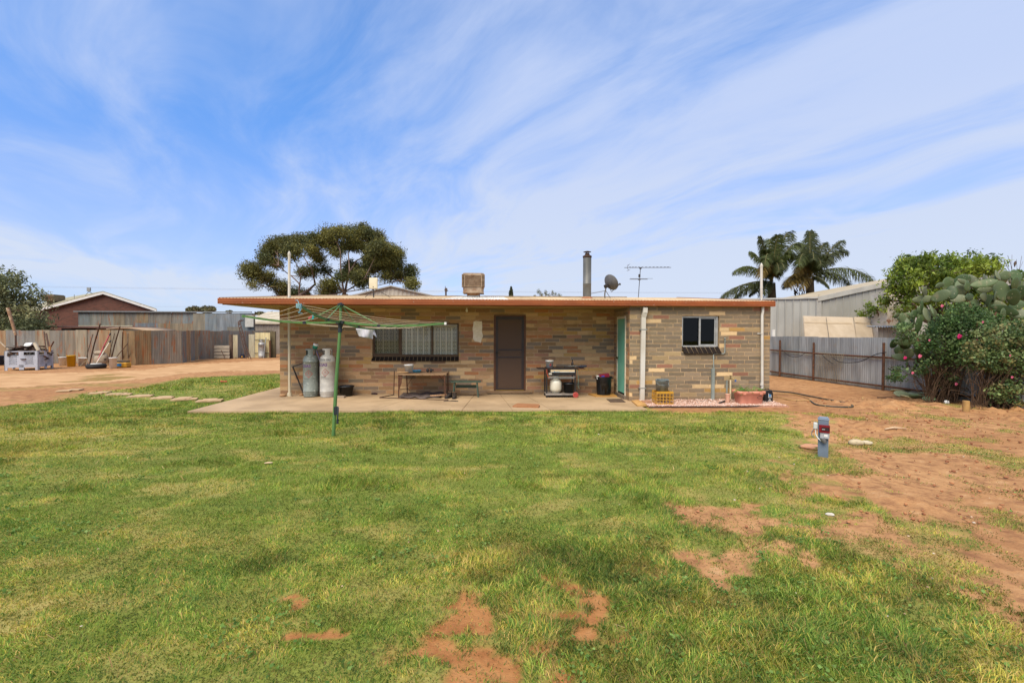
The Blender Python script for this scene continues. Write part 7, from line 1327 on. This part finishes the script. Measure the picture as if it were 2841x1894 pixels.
t = T('cypress', 'small dark upright conifer beyond the roof ridge', 'tree', Gd(1418, 80)); pts = np.concatenate([blobpts(260, PD(1418+dx, v, 80), (w_*80/F, w_*80/F, .35), 0) for v, w_, dx in ((800, 2.2, 0), (804, 3.6, .3), (809, 5, 0), (814, 6, -.4), (819, 6.8, 0), (825, 7, 0), (832, 7, 0))]); leaves('crown', pts, .25, .12, mleafd, colvar(len(pts), ['4c5238', '5c6040', '3e4430'], s=.2), t); MB().tube([Gd(1418, 80), PD(1418, 800, 80)], .1, 6).build('trunk', mbark, t)
t = T('sparse_tree', 'thin wispy treetop beyond the roof ridge left of the flue', 'tree', Gd(1510, 50)); rr = random.Random(9); mb = MB(); pts = []; b_ = PD(1510, 850, 50); mb.tube([Gd(1510, 50), b_], .1, 6)
for (u, v) in ((1492, 806), (1496, 803), (1500, 811), (1513, 806), (1516, 812), (1532, 812), (1534, 808), (1541, 814), (1550, 816), (1484, 818), (1524, 816), (1505, 816), (1556, 819)):
    c0 = PD(u, v, 50+rr.uniform(-1, 1)); mb.tube([b_, b_.lerp(c0, .6), c0], [.04, .025, .01], 4, False); pts.append(blobpts(46, c0-V((0, 0, .15)), (.16, .16, .28), 0))
mb.build('trunk', mbark, t); pts = np.concatenate(pts); leaves('crown', pts, .13, .06, mleafd, colvar(len(pts), ['7c8064', '6a6e54'], s=.2), t)
t = T('power_pole', 'distant timber power pole over the roof left of the cooler', 'pole', Gd(1236, 70)); mb = MB(); mb.tube([Gd(1237.5, 70), PD(1237, 799, 70)], .13, 8); mb.tube([PD(1235.5, 805, 70), PD(1235.5, 793.5, 70)], .04, 5); mb.build('pole_body', M('pole_wood', '5c5048', '4c423c', 4., .9), t); mb = MB(); mb.bar(PD(1233, 804, 70), PD(1243, 806, 70), .12, .12); mb.cb(PD(1237.5, 804, 70), (.35, .3, .5)); mb.build('crossarm', M('pole_wood2', '5c5048', '4c423c', 4., .9), t)
t = T('power_line', 'thin power lines strung across the sky beyond the rooftops', 'wires', PD(300, 800, 90)); mpw = M('wire_grey', '8c94a4', '7c8494', 3., .8)
for v0, v1 in ((794, 812), (796.5, 814), (850, 852)): mb = MB(); mb.tube([PD(u, v0+(v1-v0)*(u-100)/2000+(3 if v0 < 800 else 0)*math.sin(math.pi*(u-100)/2000), 92) for u in range(100, 2101, 100)], .012, 4, False); mb.build('wire', mpw, t)
# peach tree right
def peach(label, blobs, D, base, seed, n_=260, group=None):
    t = T('fruit_tree', label, 'tree', Gd(base, D), group=group); rr = random.Random(seed); mb = MB(); fk = PD(base, 905, D); mb.tube(curve([Gd(base, D), PD(base+3, 960, D), fk], 4), [.13-.006*i for i in range(9)], 8); pts = []; cc = []; s_ = D/F
    for (x, y, rx, ry) in blobs:
        c0 = PD(x, y, D+rr.uniform(-.8, .8)); mb.tube(curve([fk, fk.lerp(c0, .5)+V((0, 0, -.15)), c0], 3), [.05-.005*i for i in range(7)], 5, False)
        for k in range(max(6, int(rx*ry/48))):
            a = rr.random()*6.28; q = rr.random()**.5; p = c0+V((math.cos(a)*q*rx*s_, rr.uniform(-.5, .5), math.sin(a)*q*ry*s_)); mb.tube([c0, p], [.014, .006], 4, False); r_ = rr.uniform(.13, .24); p_ = gpts(n_//4, p-V((0, 0, .05)), (r_*1.15, r_, r_*1.1)); pts.append(p_); cs = colvar(1, ['7a8a2c', '6a7c28', '92a03a', '586c26'], s=.12); cc.append(np.repeat(cs, len(p_), 0)*(1+.2*rng.normal(size=(len(p_), 1))).clip(.5, 1.6))
    mb.build('trunk', mbark, t); leaves('crown', np.concatenate(pts), .125, .042, mleaf, np.concatenate(cc).clip(.01, 1), t, droop=.7)
Q = lambda x, y: (2400+x/3.336, 680+y/3.336)
def QB(L): return [Q(x, y)+(rx/3.336, ry/3.336) for x, y, rx, ry in L]
peach('leafy light green fruit tree behind the cactus', QB([(400, 190, 110, 80), (330, 290, 80, 70), (540, 130, 110, 60), (680, 190, 120, 80), (520, 250, 130, 80), (760, 140, 70, 40), (820, 260, 120, 70), (900, 150, 80, 60), (1040, 200, 120, 60), (1130, 180, 70, 50), (960, 270, 100, 50), (340, 410, 100, 70), (330, 520, 90, 60), (700, 330, 100, 60), (420, 350, 90, 60), (460, 550, 60, 60), (1090, 150, 50, 30), (620, 270, 90, 70), (760, 420, 120, 80), (960, 430, 120, 80), (1150, 500, 140, 100), (1350, 450, 120, 90), (600, 480, 100, 70), (1300, 650, 160, 90), (900, 600, 140, 90)]), 16.5, 2600, 5)
peach('smaller light green tree behind the cream panels', QB([(110, 580, 70, 60), (60, 620, 40, 30), (200, 620, 80, 50), (150, 680, 70, 40), (140, 760, 40, 60), (250, 690, 60, 50), (320, 590, 60, 40)]), 19.6, 2450, 8, 200)
def padx(nt, oc, c):
    v = nt.new('ShaderNodeTexVoronoi', i={'Scale': 13.}); nt.l.new(oc, v.inputs['Vector']); c = nt.mix(nt.ramp(v.outputs['Distance'], .17, .08), c, C('9c9474'))
    n = nt.noise(oc, 4., 4., .6); return nt.mix(nt.math('MULTIPLY', nt.ramp(n, .56, .7), .45), c, C('8c7a5c'))
mcs_ = M_attr('cactus_skin', .55, 6., .2, bump=.25, bsc=25, extra=padx, spec=.4)
# prickly pear
rr = random.Random(21); D = 12.3; t = T('prickly_pear', 'huge prickly pear cactus of broad flat pads over the rose bush', 'cactus', Gd(2590, D)); mb = MB(); pads = [(550, 430, 85, 45, -10, 0), (700, 375, 65, 28, 10, 0), (540, 500, 95, 35, 5, 0), (700, 470, 75, 50, 30, -.2), (800, 440, 45, 65, 0, 0), (930, 380, 60, 50, 40, -.2), (900, 340, 50, 22, -30, 0), (1100, 350, 100, 38, 15, 0), (1120, 410, 80, 30, 3, 0), (970, 480, 75, 35, 5, -.2), (1030, 370, 50, 45, 0, .2), (1205, 285, 55, 50, 20, 0), (1290, 280, 45, 45, 0, .1), (1400, 280, 55, 60, 0, 0), (1270, 420, 62, 95, 10, -.2), (1400, 350, 48, 55, 0, 0), (1370, 480, 52, 80, 25, -.3), (1150, 550, 48, 85, 5, 0), (1240, 560, 75, 38, -40, 0), (1290, 600, 105, 40, -25, -.1), (1290, 645, 50, 60, 0, -.4), (1120, 660, 62, 45, 10, -.1), (1400, 560, 60, 45, 30, 0), (1440, 640, 60, 40, 0, -.2), (350, 670, 60, 38, 20, 0), (450, 640, 50, 35, 40, 0), (580, 640, 34, 65, 10, -.1), (650, 630, 30, 60, 35, 0), (500, 735, 27, 80, 5, -.1), (600, 745, 28, 75, 0, -.1), (560, 780, 45, 48, 20, 0), (430, 710, 42, 35, 0, 0), (370, 890, 80, 40, 5, 0), (280, 915, 50, 45, 30, 0), (380, 930, 65, 35, 0, 0), (400, 1000, 42, 50, 0, 0), (320, 1040, 75, 35, -10, -.1), (450, 1120, 42, 50, 0, -.2), (395, 1120, 35, 50, 0, 0), (820, 960, 55, 90, -30, -.5), (720, 815, 95, 20, -5, -.4), (680, 850, 18, 45, 5, -.5), (310, 750, 55, 32, 0, 0), (625, 990, 32, 32, 0, -.3), (1200, 470, 60, 60, 20, .2), (1000, 560, 60, 60, 20, .2), (1450, 440, 40, 70, -10, 0), (880, 420, 50, 55, 0, .2), (860, 500, 60, 40, 10, .2), (1200, 690, 50, 40, 0, -.3), (1380, 640, 40, 60, 20, -.3), (780, 560, 50, 50, 10, .1), (520, 600, 30, 40, 0, .1), (300, 655, 40, 25, 20, .1), (560, 880, 40, 50, 30, .1), (1080, 480, 60, 40, -10, .2), (1330, 330, 40, 30, 0, .2), (950, 770, 30, 25, 30, -.5), (540, 560, 14, 50, 5, -.1), (630, 590, 14, 50, -8, -.1)]
for k in range(26):
    x = rr.uniform(760, 1500); y = 250+rr.uniform(0, 1)*(420-.25*(x-760)) + (.45*(1100-x) if x < 1100 else 0)*.35; pads.append((x, y+30, rr.uniform(42, 68), rr.uniform(46, 80), rr.uniform(-60, 60), rr.uniform(.25, .6)))
for k in range(12): pads.append((rr.uniform(300, 660), rr.uniform(650, 1050), rr.uniform(36, 55), rr.uniform(45, 65), rr.uniform(-60, 60), rr.uniform(.15, .4)))
for i, (x, y, rx, ry, ang, dd) in enumerate(pads):
    mb = MB(); u, v = Q(x, y); c_ = PD(u, v, D+dd*1.2+rr.uniform(-.25, .25)); s_ = D/F/3.336; rz = rr.uniform(-.7, .7); rot = Matrix.Rotation(rz, 3, 'Z')@Matrix.Rotation(R(-ang), 3, 'Y')@Matrix.Rotation(rr.uniform(-.35, .35), 3, 'X'); k = rr.uniform(.8, 1.15); mb.col = tuple(q*k for q in C(rr.choice(['465830', '526238', '3e5029', '5a6642', '384a25', '626848']))[:3])+(1,)
    n0 = len(mb.v); mb.ell((0, 0, 0), (rx*s_*1.0, .024, ry*s_*1.02), None, 22, 12)
    for j in range(n0, len(mb.v)):
        p = V(mb.v[j]); tz = p.z/(ry*s_*1.05) if ry > rx else p.x/(rx*s_*1.05); sh = 1-.16*max(0, -tz); p = V((p.x*sh, p.y, p.z)) if ry > rx else V((p.x, p.y, p.z*sh)); p.y += .05*math.sin(p.x*6+i); mb.v[j] = tuple(c_+rot@p)
    mb.build('pad', mcs_, t)
for lst, r0 in (([(640, 1440), (590, 1250), (520, 1080), (480, 900), (440, 780)], .10), ([(660, 1440), (640, 1250), (680, 1050), (640, 880), (600, 780)], .085), ([(1000, 1440), (1050, 1200), (1120, 950), (1180, 750), (1240, 600)], .12), ([(1120, 950), (1000, 700), (950, 500)], .07), ([(1250, 1200), (1350, 800), (1400, 600)], .1)):
    mb = MB(); P = curve([PD(*Q(x, y), D+rr.uniform(-.1, .2)) for x, y in lst], 5); mb.tube(P, [r0*(1-.5*i/len(P))*(1+.15*math.sin(i*1.9)) for i in range(len(P))], 9); mb.build('trunk', M('cactus_trunk', '7c5c40', '5c4430', 8., .95, bump=.6), t)
mb = MB()
for (x, y, r_) in ((300, 1345, 50), (340, 1375, 60), (400, 1340, 50), (450, 1375, 60), (480, 1400, 50), (560, 1370, 60), (520, 1310, 55), (590, 1420, 40), (370, 1400, 40)):
    p = G(*Q(x, y+25)); mb.col = C(rr.choice(['6b8258', '8a9068', 'a09468', '55693f'])); mb.ell(p+V((0, 0, .07)), (r_*s_*1.2, r_*s_*.8, .03), Matrix.Rotation(rr.random()*3, 3, 'Z')@Matrix.Rotation(rr.uniform(-.7, .7), 3, 'X'), 14, 8)
mb.build('fallen_pads', bpy.data.materials['cactus_skin'], label='heap of fallen cactus pads on the soil at the foot of the right fence', cat='cactus pads', kind='stuff')
# rose bushes
def rose(label, blobs, D, base, seed, cols, flowers, dens=1., group=None):
    t = T('rose_bush', label, 'rose bush', Gd(base[0], D), group=group); rr = random.Random(seed); pts = []; cc = []; s_ = D/F; mb = MB()
    for (x, y, rx, ry) in blobs:
        for k in range(max(6, int(rx*ry/34*dens))):
            a = rr.random()*6.28; q = rr.random()**.45; dy_ = rr.uniform(-.45, .45); p = PD(x+math.cos(a)*q*rx, y+math.sin(a)*q*ry, D+dy_); r_ = rr.uniform(.07, .14); n_ = 38; p_ = gpts(n_, p, (r_*1.5, r_*1.2, r_*1.0)); pts.append(p_); cs = colvar(1, cols, s=.14); cc.append(np.repeat(cs, n_, 0)*(1+.2*rng.normal(size=(n_, 1))).clip(.5, 1.6))
            if k % 3 == 0: g_ = Gd(base[0]+rr.uniform(-1, 1)*base[1], D+rr.uniform(-.2, .3)); m_ = g_.lerp(p, .5)+V((rr.uniform(-.12, .12), rr.uniform(-.1, .1), .12)); mb.tube(curve([g_, m_, p], 3), [.008-.0008*i for i in range(7)], 4, False)
    for i in range(60): g_ = Gd(base[0]+rr.uniform(-1.1, 1.1)*base[1], D+rr.uniform(-.4, .1)); p = g_+V((rr.uniform(-.5, .5), rr.uniform(-.3, .3), rr.uniform(.3, 1.))); mb.tube(curve([g_, g_.lerp(p, .5)+V((rr.uniform(-.15, .15), 0, .1)), p, p+V((rr.uniform(-.2, .2), 0, -.12))], 3), .005, 4, False)
    mb.build('stems', mstem, t); leaves('foliage', np.concatenate(pts), .056, .038, mleaf, np.concatenate(cc).clip(.01, 1), t)
    for (x, y, r_, c) in flowers:
        u, v = Q(x, y); p = PD(u, v, D-.52); mb = MB()
        for k in range(9): a = k*2.4; q = r_*(.25+.08*k); mb.ell(p+V((math.cos(a)*q*.6, -.01*k/9, math.sin(a)*q*.6)), (r_*.5, r_*.25, r_*.42), Matrix.Rotation(a, 3, 'Y'), 7, 5)
        mb.build('flower', mfl[c], t)
mfl = {'p': M('petal_magenta', 'c81e64', 'b01654', 20., .6, trans=.2), 'l': M('petal_pink', 'd86c84', 'c85c74', 20., .6, trans=.2)}
gr = ['4e6a34', '42592c', '5c7440', '364e26', '687c48']; gy = ['687c48', '5a6e3c', '7c8a54', '4e6638', '8a8250']
rose('dark leafed rose bush in front of the cactus with magenta flowers', QB([(930, 830, 230, 110), (720, 780, 130, 90), (600, 860, 90, 80), (1150, 700, 160, 60), (780, 960, 120, 60), (900, 640, 200, 90), (1020, 740, 160, 80), (800, 720, 120, 60), (560, 950, 100, 50), (700, 1070, 150, 60), (560, 1080, 90, 40), (360, 790, 70, 60), (420, 850, 60, 40), (350, 770, 60, 40), (300, 1180, 50, 40), (280, 1220, 50, 25), (520, 1160, 60, 40), (740, 1230, 90, 70), (930, 890, 90, 40), (650, 930, 90, 40)]), 11.7, (2615, 45), 31, gr, [(870, 845, .07, 'p'), (1020, 883, .05, 'p'), (710, 563, .045, 'l'), (505, 1028, .055, 'l'), (368, 1043, .05, 'p'), (438, 1182, .04, 'l'), (842, 1285, .045, 'l'), (1088, 713, .035, 'l'), (593, 880, .03, 'l')], .85)
rose('spreading paler green rose bush at the right edge of the picture', QB([(1200, 820, 180, 90), (1120, 960, 200, 110), (1350, 940, 170, 120), (1040, 1060, 180, 90), (1280, 1100, 200, 90), (1420, 780, 100, 80), (1300, 1330, 140, 90), (1420, 1250, 120, 120), (1240, 1400, 100, 60), (1430, 1440, 100, 40), (1500, 1000, 120, 160), (1600, 1200, 160, 200), (1560, 850, 120, 120)]), 10.9, (2760, 60), 37, gy, [(1358, 1222, .035, 'l'), (1340, 1020, .025, 'l')], .8)
# bare twigs with a bird
t = T('bare_twigs', 'leafless twigs above the cactus at the right edge', 'twigs', Gd(2815, 12.6)); mb = MB()
b_ = PD(2815, 790, 12.6)
for (x, y) in ((1320, 95), (1270, 115), (1360, 90), (1400, 130), (1450, 100), (1462, 150), (1300, 170), (1345, 140)): p = PD(*Q(x, y), 12.6+rr.uniform(-.2, .2)); mb.tube(curve([b_, b_.lerp(p, .55)+V((rr.uniform(-.04, .04), 0, 0)), p], 3), .004, 4, False)
mb.build('twig', mstem, t)
p_ = blobpts(500, PD(2822, 765, 12.6), (.16, .2, .17), .1); leaves('foliage', p_, .06, .035, mleaf, colvar(500, ['6c8440', '7c9448'], s=.2), t)
p = PD(*Q(1388, 168), 12.6); t = T('small_bird', 'small brown bird perched on the twigs at the upper right', 'bird', p-V((0, 0, .07))); mbd = M('bird_brown', '5c4a3c', '4a3a30', 20., .8); mb = MB(); mb.tube([p+V((-.012, 0, -.10)), p+V((-.006, 0, -.05)), p+V((0, 0, -.01)), p+V((.008, 0, .025)), p+V((.016, 0, .045)), p+V((.018, 0, .060))], [.006, .018, .030, .024, .019, .008], 10); mb.build('body', mbd, t); mb = MB(); mb.tube([p+V((.03, 0, .043)), p+V((.05, 0, .04))], [.005, .001], 6); mb.build('beak', mcar, t)
# ================================================================ foreground right: power post, hose, stones, stake
p0 = G(2283, 1264); t = T('power_outlet_post', 'grey square post with red and white power sockets standing in the dirt', 'post', p0, 1e-6); ORG[t.name] = V((0, 0, 0)); hP = PD(2283, 1168, (p0.y)).z; mpp = M('post_blue_grey', '6c7883', '616d77', 4., .5); rz = R(-36); Rz = Matrix.Rotation(rz, 3, 'Z'); t.rotation_euler = (0, 0, rz); hp = .505
mb = MB(); mb.box((-.062, -.062, -.05), (.062, .062, hp)); o = mb.build('column', mpp, t, local=True); bv = o.modifiers.new('b', 'BEVEL'); bv.width = .008; bv.segments = 2
mb = MB(); mb.box((-.068, -.068, hp), (.068, .068, hp+.022)); mb.prism([(-.055, -.055, hp+.022), (.055, -.055, hp+.022), (.055, .055, hp+.022), (-.055, .055, hp+.022)], (0, 0, .016)); o = mb.build('cap', M('post_cap', '7c8996', '74808c', 4., .5), t, local=True); bv = o.modifiers.new('b', 'BEVEL'); bv.width = .01; bv.segments = 2
mred = M('socket_red', '781820', '681218', 6., .3); FX = .062
mb = MB(); mb.box((FX*0-.05, -.062-.055, .345), (.075, -.062-.0, .445)); sw = mb.build('weather_cover', mred, t, local=True)
mb = MB(); mb.box((-.02, -.124, .375), (.068, -.117, .42)); mb.build('window_strip', M('smoked', '2c2224', '3c3032', 30., .2), sw, local=True)
mb = MB(); mb.box((-.015, -.1255, .39), (.02, -.124, .395)); mb.build('socket_mark', mwhite, sw, local=True)
mb = MB(); mb.box((-.035, -.062-.045, .265), (.07, -.0625, .3445)); so = mb.build('socket_box', M('socket_grey', 'a6a6a4', '989896', 6., .5), t, local=True)
mb = MB(); mb.box((.01, -.109, .29), (.05, -.107, .32)); mb.build('socket_plate', mwhite, so, local=True)
mb = MB(); mb.tube([(-.01, -.095, .262), (.01, -.10, .225), (.015, -.10, .205)], [.034, .03, .022], 12); mb.build('plug', M('plug_grey', '5c5a58', '6c6a66', 8., .4), t, local=True)
mb = MB(); mb.box((-.062-.055, -.05, .37), (-.0625, .03, .46)); o = mb.build('white_socket', M('white_socket', 'c4c4ba', 'b8b8b0', 6., .4), t, local=True); bv = o.modifiers.new('b', 'BEVEL'); bv.width = .012; bv.segments = 2
mb = MB(); mb.tube(curve([(-.085, -.03, .37), (-.088, -.05, .31), (-.06, -.09, .26), (-.02, -.105, .225)], 6), .0065, 6); mb.build('cable', M('white_cable', 'd8d8d0', 'ccccc4', 6., .5), t, local=True); mb = MB(); mb.tube(curve([(-.10, .01, .37), (-.13, .0, .33), (-.135, 0, .28), (-.11, -.01, .25)], 6), .006, 6); mb.build('cable', M('grey_cable', '8c8c88', '7c7c78', 6., .5), t, local=True)
mhose = M('dark_hose', '47483c', '3a3b32', 8., .6); h_ = .015
mb = MB(); mb.tube(curve([G(2136, 1083, h_), G(2170, 1086, h_), G(2200, 1089, h_), G(2255, 1100, h_), G(2310, 1110, h_), G(2345, 1117, h_), G(2363, 1123, h_), G(2366, 1127, h_), G(2355, 1128.5, h_), G(2320, 1128, h_), G(2285, 1125, h_), G(2263, 1121, h_), G(2248, 1111, h_)], 8), .017, 8); mb.build('garden_hose', mhose, label='dark green hose looping across the dirt beside the house', cat='hose')
mb = MB(); mb.tube(curve([G(2140, 1093, h_), G(2180, 1092, h_), G(2215, 1096, h_), G(2248, 1108, h_), G(2225, 1110, h_), G(2195, 1109, h_), G(2165, 1103, h_), G(2140, 1099, h_)], 8), .011, 8); mb.build('garden_hose', M('tan_hose', 'b8935c', 'a4824e', 8., .6), label='thin tan hose coiled inside the loop of the dark hose', cat='hose')
p = G(2680, 1141); t = T('marker_stake', 'short ochre timber stub standing before the rose bush', 'stake', p); mb = MB(); mb.tube([p-V((0, 0, .05)), p+V((0, 0, .235))], .062, 14); mb.build('stub', M('ochre_timber', 'b08a50', '987646', 5., .8, spots=('8c6a3c', 9., .6, .7)), t)
for (u, v, w_, h_2, c, lb) in ((2252, 1243, .17, .045, 'c4906c', 'flat salmon coloured stone left of the power post'), (2376, 1231, .11, .05, 'b8a888', 'pale stone right of the power post, larger of two'), (2403, 1230, .09, .035, 'bcae90', 'flat pale stone just right of the larger one'), (2302, 1428, .04, .016, 'c4bcac', 'crumpled white scrap on the grass edge'), (2626, 1118, .06, .05, 'e4e2dc', 'small white rag on the soil under the rose bush')):
    p = G(u, v); mb = MB(); mb.col = C(c); r0 = random.Random(int(u)); n0 = len(mb.v); mb.ell(p+V((0, 0, h_2*.4)), (w_, w_*.5, h_2), Matrix.Rotation(-.4, 3, 'Z'), 12, 7)
    for j in range(n0, len(mb.v)): q = V(mb.v[j]); mb.v[j] = tuple(q+V((r0.uniform(-1, 1)*w_*.08, r0.uniform(-1, 1)*w_*.08, r0.uniform(-1, 1)*h_2*.12)))
    mb.build('stone' if w_ > .06 else 'litter_scrap', mst, label=lb, cat='stone' if w_ > .06 else 'litter')
mb = MB(); p = G(2478, 1188); mb.tube([G(2455, 1190, .02), G(2478, 1186, .03), G(2512, 1187, .02)], [.012, .02, .006], 6); mb.build('stick', M('dry_stick', 'c8ac88', 'a88c68', 5., .9), label='pale dry stick lying on the dirt right of the hose loop', cat='stick')
mb = MB(); mb.tube([G(2434, 1102, .015), G(2476, 1102.5, .015)], .014, 6); mb.build('stick', mrod, label='dark thin stick on the dirt near the rusty fence post', cat='stick')
mb = MB(); mb.tube([G(736, 1058, .02), G(756, 1057.5, .02)] if 0 else [G(612, 1058.5, .03), G(630, 1058, .03)], [.04, .025], 7); mb.build('red_tile_piece', M('red_tile', 'b4583c', 'a04c34', 5., .8), label='small red tile fragment lying in the far left grass', cat='tile')
mb = MB(); mb.tube([G(735, 1284, .02), G(745, 1283, .03), G(756, 1282.5, .025)], [.008, .014, .008], 6); mb.build('bark_chip', M('bark_chip', 'd0b490', 'b89c78', 5., .9), label='pale chip lying in the lawn left of the clothesline', cat='chip')
